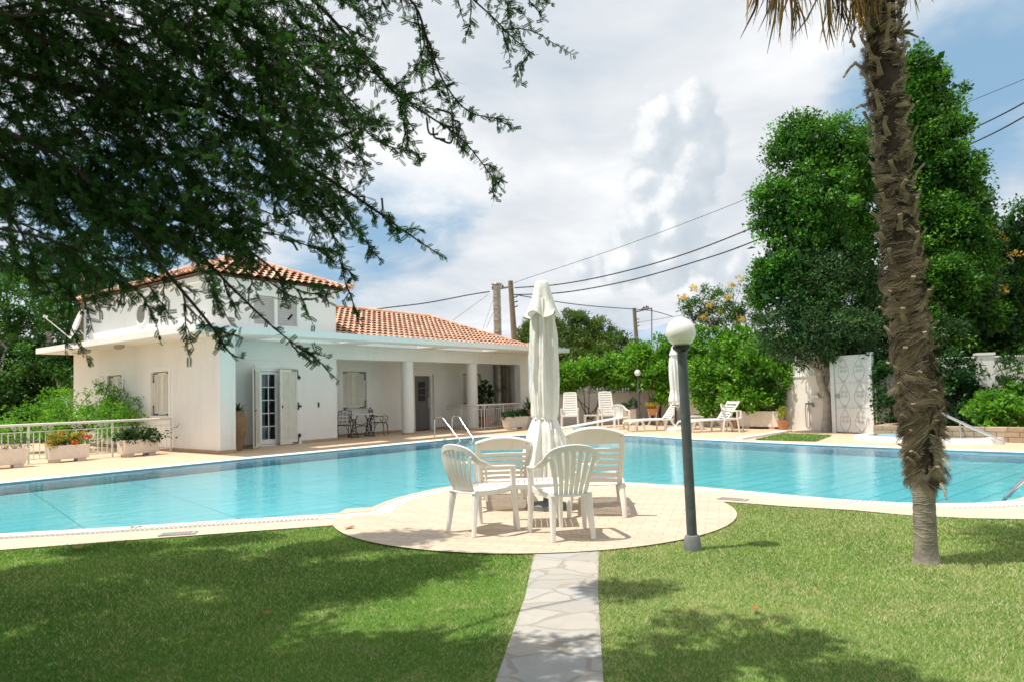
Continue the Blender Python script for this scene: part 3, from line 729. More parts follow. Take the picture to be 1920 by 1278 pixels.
# plaster band lines over openings
for g_ in ((1.45, 3.45, 1.244, 1.25, 2.42, 2.44), (5.3, 7.35, 2.694, 2.7, 2.5, 2.515), (9.0, 10.7, 2.694, 2.7, 2.5, 2.515), (11.7, 13.6, 2.694, 2.7, 2.45, 2.465)): mb = MB(); mb.box(*g_); mb.build('plaster_groove', M_shut, house, smooth=False)
# french door with open shutters
dr = MB()
for a0, a1, z0, z1 in ((1.85, 1.92, 0.03, 2.2), (3.08, 3.15, 0.03, 2.2), (1.92, 3.08, 2.13, 2.2), (1.92, 3.08, 0.0, 0.05)): dr.box(a0, a1, 1.27, 1.40, z0, z1)
for a0, a1, z0, z1 in ((1.73, 1.85, 0, 2.33), (3.15, 3.27, 0, 2.33), (1.85, 3.15, 2.2, 2.33)): dr.box(a0, a1, 1.236, 1.25, z0, z1)
fdoor = dr.build('french_door', M_white, house, smooth=False)
def glazed(a0, a1, y, z0=0.06, z1=2.12):
    mb = MB(); f = 0.075
    mb.box(a0, a0 + f, y - .025, y + .025, z0, z1); mb.box(a1 - f, a1, y - .025, y + .025, z0, z1); mb.box(a0 + f, a1 - f, y - .025, y + .025, z0, z0 + .13); mb.box(a0 + f, a1 - f, y - .025, y + .025, z1 - f, z1)
    n = 5
    for k in range(1, n): z = z0 + .13 + k * (z1 - f - z0 - .13) / n; mb.box(a0 + f, a1 - f, y - .02, y - .005, z - .011, z + .011)
    xm = (a0 + a1) / 2; mb.box(xm - .011, xm + .011, y - .02, y - .006, z0 + .13, z1 - f); mb.box(a1 - .05, a1 - .03, y - .06, y - .025, 1.0, 1.12)
    return mb
glazed(1.92, 2.50, 1.335).build('door_leaf', M_white, fdoor, smooth=False); glazed(2.50, 3.08, 1.335).build('door_leaf', M_white, fdoor, smooth=False)
mb = MB(); mb.box(1.99, 2.43, 1.337, 1.339, .19, 2.05); mb.box(2.57, 3.0, 1.337, 1.339, .19, 2.05); mb.build('glass', M_glass, fdoor, smooth=False)
mb = MB(); mb.ribbon([(1.95 + 0.02 * i, 1.62 + 0.025 * math.sin(i * 1.9), 1.08) for i in range(18)], (0, 0, 1), 2.0, 0.01); mb.build('curtain', M_curtain, fdoor)
lm = leaf_mb(0.70, 2.16); place(lm, (2.44, 1.10, 0.02), unit((0.70, 0.13, 0)), unit((-0.13, 0.70, 0))).build('shutter', M_shut, fdoor, smooth=False)
lm = leaf_mb(0.72, 2.16); place(lm, (1.84, 1.20, 0.02), unit((-0.50, -0.52, 0)), unit((0.52, -0.50, 0))).build('shutter', M_shut, fdoor, smooth=False)
mz = MB(); mz.box(.68, .80, -.045, -.02, 1.05, 1.12); mz.box(.665, .70, -.045, -.025, .98, 1.2); mk_ = MB(); mk_.box(.06, .085, -.04, -.02, 1.05, 1.13)
for hm in hinges(0.70, 2.16, 1) + [mz]: place(hm, (2.44, 1.10, 0.02), unit((0.70, 0.13, 0)), unit((-0.13, 0.70, 0))).build('hinge', M_black, fdoor, smooth=False)
place(mk_, (2.44, 1.10, 0.02), unit((0.70, 0.13, 0)), unit((-0.13, 0.70, 0))).build('keyhole', M_black, fdoor, smooth=False)
mb = MB(); mb.tube([(0.68, 0.03, 0.03), (0.68, 0.03, 2.13)], .012, 6); mb.box(0.52, 0.69, 0.02, 0.045, 1.0, 1.03)
place(mb, (1.84, 1.20, 0.02), unit((-0.50, -0.52, 0)), unit((0.52, -0.50, 0))).build('bolt', M_black, fdoor, smooth=False)
# porch entrance door, ajar inside a deep white reveal
en = MB()
for a0, a1, z0, z1 in ((9.35, 9.43, 0, 2.16), (10.32, 10.4, 0, 2.16), (9.43, 10.32, 2.09, 2.16)): en.box(a0, a1, 2.80, 2.92, z0, z1)
for a0, a1, z0, z1 in ((9.22, 9.35, 0, 2.29), (10.4, 10.53, 0, 2.29), (9.35, 10.4, 2.16, 2.29)): en.box(a0, a1, 2.688, 2.7, z0, z1)
edoor = en.build('entrance_door', M_white, house, smooth=False)
mb = MB(); mb.box(0, 0.88, -.025, .025, 0.02, 2.08)
for a0, a1, z0, z1 in ((.2, .68, .25, .55), (.2, .68, .62, .95)): mb.box(a0, a1, -.04, -.026, z0, z1)
place(mb, (9.44, 2.86, 0), (1, 0.06, 0), (-0.06, 1, 0)).build('door_leaf', M_greydoor, edoor, bevel=0.012)
mb = MB(); 
for i in range(2):
    for j in range(3): mb.box(.24 + i * .21, .43 + i * .21, -.034, -.027, 1.12 + j * .26, 1.35 + j * .26)
place(mb, (9.44, 2.86, 0), (1, 0.06, 0), (-0.06, 1, 0)).build('glass', M_darkroom, edoor, smooth=False)
mb = MB(); mb.tube([(.80, -.06, .85), (.80, -.06, 1.25)], .012, 8); mb.bar((.80, -.06, .88), (.80, -.02, .88), .015, .015); mb.bar((.80, -.06, 1.22), (.80, -.02, 1.22), .015, .015)
place(mb, (9.44, 2.86, 0), (1, 0.06, 0), (-0.06, 1, 0)).build('handle', M_cope, edoor, smooth=False)
mb = MB(); mb.box(9.43, 10.35, 2.99, 3.0, 0, 2.1); mb.build('dark_hall', M_darkroom, edoor, smooth=False)
mb = MB(); mb.box(3.85, 3.89, 1.225, 1.25, 1.05, 1.2); mb.box(3.855, 3.885, 1.21, 1.225, 1.1, 1.17); mb.build('wall_hook', M_black, house, smooth=False)
# upper storey
UZ = 4.66
upw = (1.32, 2.85, 0.30, 1.18)
wall_holes(4.22, UZ - ST, 0.25, [upw], lambda a, z, d: (0.35 + a, 1.25 + d, ST + z)).build('upper_wall', M_wall, house, smooth=False)
mb = MB(); mb.box(0.35, 0.60, 1.5, 8.7, ST, UZ); mb.box(0.60, 4.57, 8.45, 8.7, ST, UZ); mb.box(4.32, 4.57, 1.5, 8.45, ST, UZ); mb.build('upper_wall', M_wall, house, smooth=False)
lv = MB(); x0, x1, z0, z1 = 0.35 + upw[0], 0.35 + upw[1], ST + upw[2], ST + upw[3]
for a, b, c, d in ((x0 - .08, x0 + .05, z0 - .08, z1 + .08), (x1 - .05, x1 + .08, z0 - .08, z1 + .08), (x0 + .05, x1 - .05, z1 - .03, z1 + .08), (x0 + .05, x1 - .05, z0 - .08, z0 + .03)): lv.box(a, b, 1.235, 1.33, c, d)
xm = (x0 + x1) / 2; lv.box(xm - .05, xm + .05, 1.24, 1.33, z0 + .03, z1 - .03)
lvo = lv.build('louvre_window', M_white, house, smooth=False)
sl = MB(); n = 16
for k in range(n):
    z = z0 + .05 + (k + .3) * (z1 - z0 - .08) / n
    for a, b in ((x0 + .05, xm - .05), (xm + .05, x1 - .05)): sl.obox(((a + b) / 2, 1.30, z), ((b - a) / 2, 0.034, 0.004), (1, 0, 0), (0, 0.75, 0.66))
sl.build('louvre', M_white, lvo, smooth=False)
mb = MB(); mb.box(x0, x1, 1.47, 1.49, z0, z1); mb.build('backing', M_lampg, lvo, smooth=False)
# oval vent on the left upper wall
ov = MB(); k = 28; cyv, czv = 4.95, 3.93
ov.tube([(0.335, cyv + 0.30 * math.cos(a), czv + 0.31 * math.sin(a)) for a in np.linspace(0, 2 * PI, k, endpoint=False)], 0.035, 8, closed=True)
ovo = ov.build('oval_vent', M_white, house)
mb = MB()
for q in np.linspace(-0.26, 0.26, 13):
    hw = 0.29 * math.sqrt(max(0.01, 1 - (q / 0.30) ** 2)); mb.obox((0.33, cyv, czv + q), (hw, 0.018, 0.004), (0, 1, 0), (0.75, 0, -0.6))
mb.build('louvre', M_lampg, ovo, smooth=False)
# cornice
mb = MB(); e = .10
mb.box(0.35 - e, 4.57 + e, 1.25 - e, 1.25, UZ - .16, UZ); mb.box(0.35 - e, 0.35, 1.25, 8.7, UZ - .16, UZ); mb.box(4.57, 4.57 + e, 1.25, 8.7, UZ - .16, UZ); mb.build('cornice', M_white, house, smooth=False)
# ---- tiled roofs: every slope is a sheet of half-round tiles in stepped courses
def tiled(mb, e0, e1, up, Lup, clipfn, cw=0.25, rh=0.34, amp=0.075, step=0.05):
    e0, e1, up = np.array(e0, float), np.array(e1, float), unit(up); d = e1 - e0; L = np.linalg.norm(d); ax = d / L; nn = np.cross(ax, up)
    if nn[2] < 0: nn = -nn
    nc = max(1, int(round(L / cw))); nr = max(1, int(math.ceil(Lup / rh))); sub = 8; cwid = L / nc
    for r in range(nr):
        b0, b1 = r * rh, min((r + 1) * rh + 0.03, Lup)
        for c_ in range(nc):
            for k in range(sub):
                a0, a1 = (c_ + k / sub) * cwid, (c_ + (k + 1) / sub) * cwid
                if not clipfn((a0 + a1) / 2, (r + 0.5) * rh): continue
                h0, h1 = amp * abs(math.sin(PI * (a0 / cwid))) ** 0.8, amp * abs(math.sin(PI * (a1 / cwid))) ** 0.8
                p = [e0 + ax * a + up * b + nn * (h * (1 if b == b0 else .72) + (step if b == b0 else 0.0)) for a, h, b in ((a0, h0, b0), (a1, h1, b0), (a1, h1, b1), (a0, h0, b1))]
                mb.add(p, [(0, 1, 2, 3)])
def ridge(mb, a, b, r=0.10, ln=0.38):
    a, b = np.array(a, float), np.array(b, float); L = np.linalg.norm(b - a); n = max(1, int(L / ln)); d = (b - a) / n
    for i in range(n): mb.tube([a + d * i, a + d * (i + 1.08)], [r * 1.12, r * 0.9], 10)
# upper hip roof
EO = 0.30; ux0, ux1, uy0, uy1 = 0.35 - EO, 4.57 + EO, 1.25 - EO, 8.7 + EO; uh = (ux1 - ux0) / 2; RZ = UZ + 0.02 + uh * 0.42
A0, A1 = ((ux0 + ux1) / 2, uy0 + uh, RZ), ((ux0 + ux1) / 2, uy1 - uh, RZ)
rf = MB(); sl_ = math.hypot(uh, RZ - UZ - .02)
tri_clip = lambda L, Lu: (lambda a, b: min(a, L - a) > b / Lu * (L / 2) - 0.06)
trap_clip = lambda L, Lu, h0, h1: (lambda a, b: a > b / Lu * h0 - 0.06 and (L - a) > b / Lu * h1 - 0.06)
W_ = ux1 - ux0; Ly = uy1 - uy0; ez = UZ + 0.02
tiled(rf, (ux0, uy0, ez), (ux1, uy0, ez), (0, uh, RZ - ez), sl_, tri_clip(W_, sl_))
tiled(rf, (ux0, uy1, ez), (ux0, uy0, ez), (uh, 0, RZ - ez), sl_, trap_clip(Ly, sl_, uh, uh))
tiled(rf, (ux1, uy0, ez), (ux1, uy1, ez), (-uh, 0, RZ - ez), sl_, trap_clip(Ly, sl_, uh, uh))
tiled(rf, (ux1, uy1, ez), (ux0, uy1, ez), (0, -uh, RZ - ez), sl_, tri_clip(W_, sl_))
roof1 = rf.build('tiled_roof', M_terra, house, smooth=False)
rg = MB()
for cx_, cy_, A in ((ux0, uy0, A0), (ux1, uy0, A0), (ux0, uy1, A1), (ux1, uy1, A1)): ridge(rg, (cx_, cy_, ez + .04), (A[0], A[1], A[2] + .05))
ridge(rg, (A0[0], A0[1], A0[2] + .05), (A1[0], A1[1], A1[2] + .05)); rg.tube([(ux1 - .1, uy0 + .1, ez + .08), (ux1 + .06, uy0 - .06, ez + .12), (ux1 + .10, uy0 - .10, ez + .2)], [.11, .10, .05], 10)
rg.build('ridge_tiles', M_terra, roof1)
mb = MB(); mb.add([(ux0 + .02, uy0 + .02, ez), (ux1 - .02, uy0 + .02, ez), (ux1 - .02, uy1 - .02, ez), (ux0 + .02, uy1 - .02, ez), (A0[0], A0[1], A0[2] - .03), (A1[0], A1[1], A1[2] - .03)], [(0, 1, 2, 3), (0, 1, 4), (1, 2, 5, 4), (2, 3, 5), (3, 0, 4, 5)]); mb.build('roof_boarding', M_board, roof1, smooth=False)
# lower roof over the porch wing
lx0, lx1, ly0, lyr, lz0, lzr, lxr = 4.58, 14.65, 1.1, 4.2, 3.25, 4.57, 11.75
rf = MB(); Lu = math.hypot(lyr - ly0, lzr - lz0); LX = lx1 - lx0
tiled(rf, (lx0, ly0, lz0), (lx1, ly0, lz0), (0, lyr - ly0, lzr - lz0), Lu, trap_clip(LX, Lu, 0.0, lx1 - lxr), cw=0.25, rh=0.31)
Le = math.hypot(lx1 - lxr, lzr - lz0)
tiled(rf, (lx1, ly0, lz0), (lx1, 2 * lyr - ly0, lz0), (-(lx1 - lxr), 0, lzr - lz0), Le, tri_clip(2 * (lyr - ly0), Le), cw=0.25, rh=0.31)
tiled(rf, (lx1, 2 * lyr - ly0, lz0), (lx0, 2 * lyr - ly0, lz0), (0, -(lyr - ly0), lzr - lz0), Lu, trap_clip(LX, Lu, lx1 - lxr, 0.0), cw=0.3, rh=0.5)
roof2 = rf.build('tiled_roof', M_terra, house, smooth=False)
rg = MB(); ridge(rg, (lx0, lyr, lzr + .05), (lxr, lyr, lzr + .05)); ridge(rg, (lx1, ly0, lz0 + .04), (lxr, lyr, lzr + .05)); ridge(rg, (lx1, 2 * lyr - ly0, lz0 + .04), (lxr, lyr, lzr + .05)); rg.build('ridge_tiles', M_terra, roof2)
mb = MB(); ye = 2 * lyr - ly0; mb.add([(lx0, ly0, lz0 - .01), (lx1, ly0, lz0 - .01), (lx1, ye, lz0 - .01), (lx0, ye, lz0 - .01), (lx0, lyr, lzr - .03), (lxr, lyr, lzr - .03)], [(0, 1, 5, 4), (1, 2, 5), (2, 3, 4, 5), (0, 4, 3)])
mb.box(lx0, lx1 - .02, ly0 + .02, ly0 + .12, ST, lz0 - .02); mb.build('roof_boarding', M_board, roof2, smooth=False)
# ============================================================ FURNITURE AND FITTINGS
M_plast = plain('white_plastic', (0.76, 0.74, 0.69), 0.38, 0.45, var=0.03, scale=3, dirt=(0.55, 0.50, 0.42), dirt_amt=0.15)
M_plast2 = plain('cream_plastic', (0.74, 0.70, 0.62), 0.40, 0.45, var=0.03, scale=3, dirt=(0.5, 0.44, 0.35), dirt_amt=0.2)
M_steel = plain('stainless_steel', (0.62, 0.62, 0.60), 0.22, 0.5, 1.0, var=0.05)
M_cloth = plain('umbrella_cloth', (0.80, 0.785, 0.735), 0.85, 0.15, var=0.04, scale=5, dirt=(0.6, 0.57, 0.48), dirt_amt=0.3, bump=0.3, bscale=14, bdist=0.02, streak=0.15)
M_pole = plain('post_grey', (0.085, 0.095, 0.10), 0.5, 0.4, var=0.15, scale=12, dirt=(0.25, 0.26, 0.26), dirt_amt=0.5)
M_conc = plain('concrete_grey', (0.20, 0.21, 0.21), 0.85, 0.2, var=0.15, scale=14, bump=0.5, bscale=80)
M_globe = plain('opal_globe', (0.84, 0.81, 0.76), 0.22, 0.5, var=0.01)
M_planter = plain('planter_white', (0.72, 0.66, 0.58), 0.7, 0.25, var=0.06, scale=8, dirt=(0.45, 0.38, 0.29), dirt_amt=0.4, bump=0.2)
M_clay = plain('clay', (0.52, 0.25, 0.13), 0.8, 0.2, var=0.12, scale=9, dirt=(0.62, 0.48, 0.36), dirt_amt=0.4)
M_jar = plain('jar_clay', (0.25, 0.155, 0.085), 0.75, 0.25, var=0.2, scale=4, dirt=(0.42, 0.30, 0.19), dirt_amt=0.5, bump=0.3, bscale=30)
M_wood = plain('weathered_wood', (0.22, 0.175, 0.13), 0.85, 0.15, var=0.25, scale=9, bump=0.5, bscale=40)
M_marble = plain('marble_top', (0.72, 0.70, 0.67), 0.3, 0.5, var=0.06)

def arch_pts(wb, wt, z0, z1, lean, n=17):
    """back rim from the left seat corner over the top to the right one"""
    out = []
    for i in range(n):
        t = i / (n - 1); a = PI * t
        x = -math.cos(a); x = math.copysign(abs(x) ** 0.75, x) * (wt if True else wb); h = math.sin(a) ** 0.62
        z = z0 + (z1 - z0) * h; out.append((x, lean(z), z))
    return out
def monobloc(name, label, loc, rz, group):
    t = thing(name, label, 'chair', loc, rz, group)
    lean = lambda z: -0.20 - 0.17 * max(0, (z - 0.42)) / 0.42 * 0.9
    # seat: slatted shell with rolled front lip
    sb = MB()
    ys = np.linspace(-0.21, 0.23, 12)
    for k in range(7):
        x = -0.19 + k * 0.0633; wdt = 0.056
        sb.ribbon([(x * (0.86 + 0.14 * (y + .21) / .44), y, 0.405 - 0.02 * math.sin(PI * (y + .21) / .44) + (0.018 if y > .15 else 0) - (0.05 * max(0, (y - .17)) / .06 * .6)) for y in ys], (1, 0, 0), wdt, 0.012)
    sb.ribbon([(-0.215, 0.20, 0.41), (0, 0.215, 0.415), (0.215, 0.20, 0.41)], (0, 1, 0), 0.06, 0.014)
    sb.ribbon([(-0.19, -0.20, 0.40), (0, -0.215, 0.395), (0.19, -0.20, 0.40)], (0, 1, 0), 0.06, 0.014)
    for s in (-1, 1): sb.ribbon([(s * 0.185, -0.2, 0.395), (s * 0.21, 0.02, 0.392), (s * 0.225, 0.21, 0.405)], (0, 0, 1), 0.05, 0.014)
    sb.build('seat', M_plast, t)
    # rim of the back running on into the arms
    rim = []
    za = 0.635
    for s in (-1,):
        rim += [(-0.275, 0.20, 0.625), (-0.285, 0.10, za), (-0.283, 0.0, za + .005), (-0.278, -0.10, za + .015), (-0.268, -0.175, za + .04)]
    top = [(-0.250, -0.235, 0.705), (-0.222, -0.27, 0.755), (-0.175, -0.30, 0.80), (-0.10, -0.325, 0.825), (0, -0.333, 0.835)]
    rim += top; rim = rim + [(-x, y, z) for x, y, z in rim[:-1]][::-1]
    sides = []
    for (x, y, z) in rim:
        if y > -0.12: sides.append((1, 0, 0))
        else: sides.append(unit((x * 0.4, -0.1, 1.0)) if z > .72 else unit((1 * (1 if x > 0 else -1) * 0.6, 0.0, 0.9)))
    s2 = []
    for sdv, p in zip(sides, rim):
        v_ = np.array(sdv, float)
        if s2 and v_ @ s2[-1] < 0: v_ = -v_
        s2.append(v_)
    rb = MB(); pts = catmull(rim, 4); S = catmull(s2, 4)
    rb.ribbon(pts, S, 0.058, 0.020); rb.build('back_rim', M_plast, t)
    for k in range(7):
        bs = MB(); u = -1 + k / 3.0
        xb, xt = u * 0.135, u * 0.205; zt = 0.825 - 0.075 * abs(u) ** 2.2
        yt = -0.325 + 0.035 * abs(u) ** 2
        pts = [(xb + (xt - xb) * q ** 1.4, -0.195 + (yt + 0.195) * q - 0.02 * math.sin(PI * q), 0.395 + (zt - 0.395) * q) for q in np.linspace(0, 1, 8)]
        bs.ribbon(pts, (1, 0, 0), [0.040, 0.040, 0.041, 0.042, 0.043, 0.044, 0.044, 0.042], 0.011); bs.build('back_slat', M_plast, t)
    for s in (-1, 1):
        fl = MB(); fl.ribbon([(s * 0.272, 0.195, 0.63), (s * 0.262, 0.20, 0.42), (s * 0.268, 0.225, 0.2), (s * 0.275, 0.25, 0.0)], (1, 0, 0), [0.062, 0.06, 0.052, 0.042], [0.05, 0.05, 0.044, 0.036]); fl.build('leg', M_plast, t)
        rl = MB(); rl.ribbon([(s * 0.165, -0.19, 0.415), (s * 0.175, -0.215, 0.25), (s * 0.19, -0.25, 0.0)], (1, 0, 0), [0.075, 0.06, 0.042], [0.06, 0.05, 0.036]); rl.build('leg', M_plast, t)
        ar = MB(); ar.ribbon([(s * 0.262, 0.2, 0.43), (s * 0.24, 0.12, 0.40), (s * 0.215, 0.05, 0.395)], (0, 0, 1), 0.055, 0.016); ar.build('arm_brace', M_plast, t)
    return t
GC = 'moulded white armchairs by the pool'
ch0 = monobloc('plastic_chair', 'white plastic armchair showing its slatted fan back, just in front of the small table', (0.455, 6.46, 0.005), math.radians(13), GC)
dup(ch0, (-0.345, 6.78, 0.005), math.radians(-46), 'white plastic armchair seen from the side, its arm towards the small table', GC)
cA, cB = at(1161, 800), at(1378, 806)
dup(ch0, (3.75, 24.2, 0), math.radians(180 + 8), 'white plastic armchair with a fan back by the far wall, before a high backed chair', GC)
dup(ch0, (6.72, 21.2, 0), math.radians(180 + 60), 'white plastic armchair beside the long planter at the far pool edge', GC)

def side_table(name, label, loc, rz, group):
    t = thing(name, label, 'table', loc, rz, group)
    mb = MB()
    for k in range(8): x = -0.215 + k * 0.0615; mb.box(x - .027, x + .027, -0.235, 0.235, 0.415, 0.43)
    mb.box(-.25, -.235, -.25, .25, .38, .432); mb.box(.235, .25, -.25, .25, .38, .432); mb.box(-.235, .235, -.25, -.235, .38, .432); mb.box(-.235, .235, .235, .25, .38, .432)
    mb.build('tabletop', M_plast, t, bevel=0.004)
    for sx_ in (-1, 1):
        for sy_ in (-1, 1):
            l = MB(); l.ribbon([(sx_ * .222, sy_ * .222, .40), (sx_ * .225, sy_ * .225, .0)], (1, 0, 0), [.055, .038], [.055, .038]); l.build('leg', M_plast, t)
    return t
tb0 = side_table('side_table', 'small square white plastic table among the four chairs around the big parasol', (0.225, 7.08, 0.005), math.radians(-1), 'small white plastic tables')
dup(tb0, (3.02, 27.0, 0), 0.0, 'small white table between the two high backed chairs at the back wall', 'small white plastic tables')
dup(tb0, (6.05, 23.3, 0), 0.3, 'small white table half hidden behind the grey lamp post, between the far loungers', 'small white plastic tables')

def lounger(name, label, loc, rz, group, back_deg=70, arched=True, mat=None, bk=1.0):
    """adjustable sun lounger; the head is at -y, the foot at +y; hinge near y=0"""
    mat = mat or M_plast2
    t = thing(name, label, 'sun lounger', loc, rz, group)
    W = 0.30; hz = 0.32; bd = math.radians(back_deg)
    bl_ = 0.66; dirb = np.array((0, -math.cos(bd), math.sin(bd))); nb = np.array((0, -math.sin(bd), -math.cos(bd)))
    o0 = np.array((0, -0.02, hz + .01))
    P = lambda x, u, d=0.0: tuple(o0 + np.array((x, 0, 0)) + dirb * u * bk + nb * d)
    mb = MB()
    prof = lambda u: 0.25 + 0.035 * min(1, u / 0.45)
    for s in (-1, 1): mb.ribbon([P(s * prof(u), u) for u in np.linspace(0, 0.62, 8)], (1, 0, 0), 0.055, 0.030)
    n = 6
    for k in range(n):
        u = 0.05 + k * 0.078
        mb.ribbon([P(x * prof(u), u, -0.018 * math.cos(x * PI / 2)) for x in np.linspace(-1, 1, 9)], dirb, 0.050 * bk, 0.013)
    # head panel: curved top
    pts = []; ws = []
    for i in range(13):
        x = -1 + i / 6.0; hgt = (0.135 if arched else 0.09) + (0.085 if arched else 0.0) * (1 - x * x)
        pts.append(P(x * (prof(.6) + .012), 0.52 + hgt / 2, -0.004)); ws.append(hgt * bk)
    mb.ribbon(pts, dirb, ws, 0.016)
    rimp = [P(x * (prof(.6) + 0.025), 0.50 + (0.135 if arched else .09) + (0.085 if arched else 0.0) * (1 - x * x), 0.0) for x in np.linspace(-1, 1, 15)]
    mb.ribbon(rimp, nb, 0.055, 0.03)
    if arched:
        for s in (-1, 1): mb.tube([P(s * .06, .515, .006), P(s * .125, .655, .006)], 0.0035, 5)
    mb.build('backrest', mat, t)
    st = MB(); L = 1.18
    for s in (-1, 1): st.ribbon([(s * .285, -0.10, hz), (s * .29, 0.3, hz + .005), (s * .29, .8, hz), (s * .28, L, hz - .03), (s * .26, L + .06, hz - .09)], (1, 0, 0), .06, .045)
    for k in range(15):
        y = 0.03 + k * 0.078; st.ribbon([(x * .265, y, hz + .012 - .012 * math.cos(x * PI / 2)) for x in np.linspace(-1, 1, 7)], (0, 1, 0), .056, .013)
    st.ribbon([(-.265, L, hz - .03), (0, L + .02, hz - .025), (.265, L, hz - .03)], (0, 1, 0), .09, .02)
    st.build('bed', mat, t)
    for s in (-1, 1):
        for (y0, y1, yf) in ((-0.05, -0.14, -.16), (0.12, 0.16, .16), (0.86, 0.80, .78), (0.98, 1.06, 1.08)):
            l = MB(); l.ribbon([(s * .27, y0, hz - .01), (s * .285, y1, .15), (s * .29, yf, 0.0)], (1, 0, 0), [.07, .06, .045], [.085, .06, .042]); l.build('leg', mat, t)
        if back_deg < 75:
            b = MB(); b.ribbon([P(s * .2, .30, .02), (s * .2, -0.02 - .10, .12), (s * .22, 0.10, .12)], (1, 0, 0), .03, .02); b.build('back_support', mat, t)
    return t
GL = 'adjustable sun loungers by the pool'
lg = lounger('sun_lounger', 'lower cream sun lounger with an arched back, behind the chair seen from the side', (-0.13, 7.98, 0.005), math.radians(3), GL, 74, bk=.72)
lg2 = lounger('sun_lounger', 'taller cream sun lounger with an arched back, beside the closed big parasol', (0.87, 7.47, 0.005), math.radians(-6), GL, 78, bk=.86)
def scaled(o, k): o.scale = (k, k, k)
f0 = lounger('sun_lounger', 'white sun lounger with raised back at the far edge, left of the closed fringed parasol', (5.05, 22.95, 0), math.radians(90 + 12), GL, 52, False, M_plast)
f1 = dup(f0, (6.55, 21.75, 0), math.radians(90 + 14), 'white sun lounger with raised back at the far edge, right of the dark lamp post', GL)
scaled(f0, 1.12); scaled(f1, 1.12)

def recliner(name, label, loc, rz, group):
    t = thing(name, label, 'chair', loc, rz, group)
    bd = math.radians(72); o0 = np.array((0, -0.2, 0.40)); db = np.array((0, -math.cos(bd), math.sin(bd)))
    mb = MB(); P = lambda x, u: tuple(o0 + np.array((x, 0, 0)) + db * u)
    for s in (-1, 1): mb.ribbon([P(s * (.235 - .03 * u / .78), u) for u in np.linspace(0, .78, 6)], (1, 0, 0), .045, .03)
    for k in range(9): u = .05 + k * .084; mb.ribbon([P(-.22 + .03 * u, u), P(.22 - .03 * u, u)], db, .062, .013)
    mb.ribbon([P(-.2, .79), P(0, .80), P(.2, .79)], db, .05, .03); mb.build('backrest', M_plast, t)
    st = MB()
    for k in range(6): y = -.17 + k * .075; st.ribbon([(-.225, y, .40), (0, y, .392), (.225, y, .40)], (0, 1, 0), .056, .013)
    for s in (-1, 1): st.ribbon([(s * .24, -.22, .395), (s * .245, .25, .405)], (0, 0, 1), .05, .03)
    st.ribbon([(-.24, .26, .395), (.24, .26, .395)], (0, 0, 1), .05, .03); st.build('seat', M_plast, t)
    for s in (-1, 1):
        a = MB(); a.ribbon([(s * .275, .27, .62), (s * .28, 0, .63), (s * .27, -.28, .62)], (1, 0, 0), .06, .03); a.build('armrest', M_plast, t)
        l = MB(); l.ribbon([(s * .275, .25, .62), (s * .265, .25, .4), (s * .275, .29, 0)], (1, 0, 0), [.05, .05, .04], [.05, .05, .04]); l.build('leg', M_plast, t)
        l = MB(); l.ribbon([(s * .27, -.26, .62), (s * .265, -.28, .4), (s * .275, -.34, 0)], (1, 0, 0), [.05, .05, .04], [.05, .05, .04]); l.build('leg', M_plast, t)
    return t
GR = 'high backed slatted chairs at the back wall'
r0 = recliner('garden_chair', 'white high backed slatted garden chair seen just right of the big parasol', (2.13, 26.0, 0), math.radians(180 - 8), GR)
r1 = dup(r0, (3.52, 25.6, 0), math.radians(180 + 5), 'white high backed slatted garden chair standing right behind a moulded chair', GR)
scaled(r0, 1.12); scaled(r1, 1.12)

# ---- parasols
def folds(a, z, k, ph): return math.sin(a * k + ph + z * 1.7)
pu = np.array((0.37, 8.0, 0.005))
ub = thing('closed_parasol', 'large closed off white parasol tied near the bottom, standing at the centre of the patio', 'parasol', pu, 0)
MB().lathe([(0.24, 0), (0.24, 0.05), (0.05, 0.08), (0.035, 0.3)], (0, 0, 0), 20).build('base', M_conc, ub)
MB().tube([(0, 0, 0.05), (0, 0, 2.55)], 0.022, 10).build('pole', M_pole, ub)
prof = [(0.245, 0.36), (0.25, 0.39), (0.24, 0.50), (0.215, 0.70), (0.185, 0.86), (0.14, 1.0), (0.132, 1.03), (0.145, 1.06), (0.148, 1.18), (0.150, 1.4), (0.143, 1.7), (0.133, 2.0), (0.122, 2.25), (0.10, 2.40)]
mb = MB(); wv_ = lambda a, z: (0.13 * math.sin(a * 8 + 1.2 * z + .7 * math.sin(2 * a + 3 * z)) + 0.06 * math.sin(a * 17 + 1.0 - 2 * z) + 0.05 * math.sin(a * 3 + 5 * z) + .03 * math.sin(a * 5 + 17 * z)) * (0.45 + 0.8 * min(1, abs(z - 1.03) / .5))
dense = [tuple(q) for q in catmull(prof, 4)]
mb.lathe(dense, (0, 0, 0), 144, wob=lambda a, z: wv_(a, z) + .022 * math.sin(a * 29 + 2 * math.sin(z * 6)) + .006 * math.sin(z * 23 + 3 * math.sin(a * 4))); mb.build('canopy', M_cloth, ub, angle=80)
mb = MB(); prof = catmull([(0.005, 2.625), (0.06, 2.615), (0.085, 2.57), (0.105, 2.48), (0.130, 2.37), (0.168, 2.26), (0.188, 2.22)], 4)
mb.lathe([tuple(q) for q in prof], (0, 0, 0), 64, wob=lambda a, z: 0.20 * math.sin(a * 5 + .6) * max(0, (2.6 - z) / .38) ** 1.5 + .08 * math.sin(a * 9) * max(0, (2.6 - z) / .38))
mb.xf(lambda p: (p[0], p[1], p[2] - 0.035 * math.sin(math.atan2(p[1], p[0]) * 4 + 1) * max(0, (2.45 - p[2]) / .2)))
mb.build('vent_cap', M_cloth, ub, angle=80)
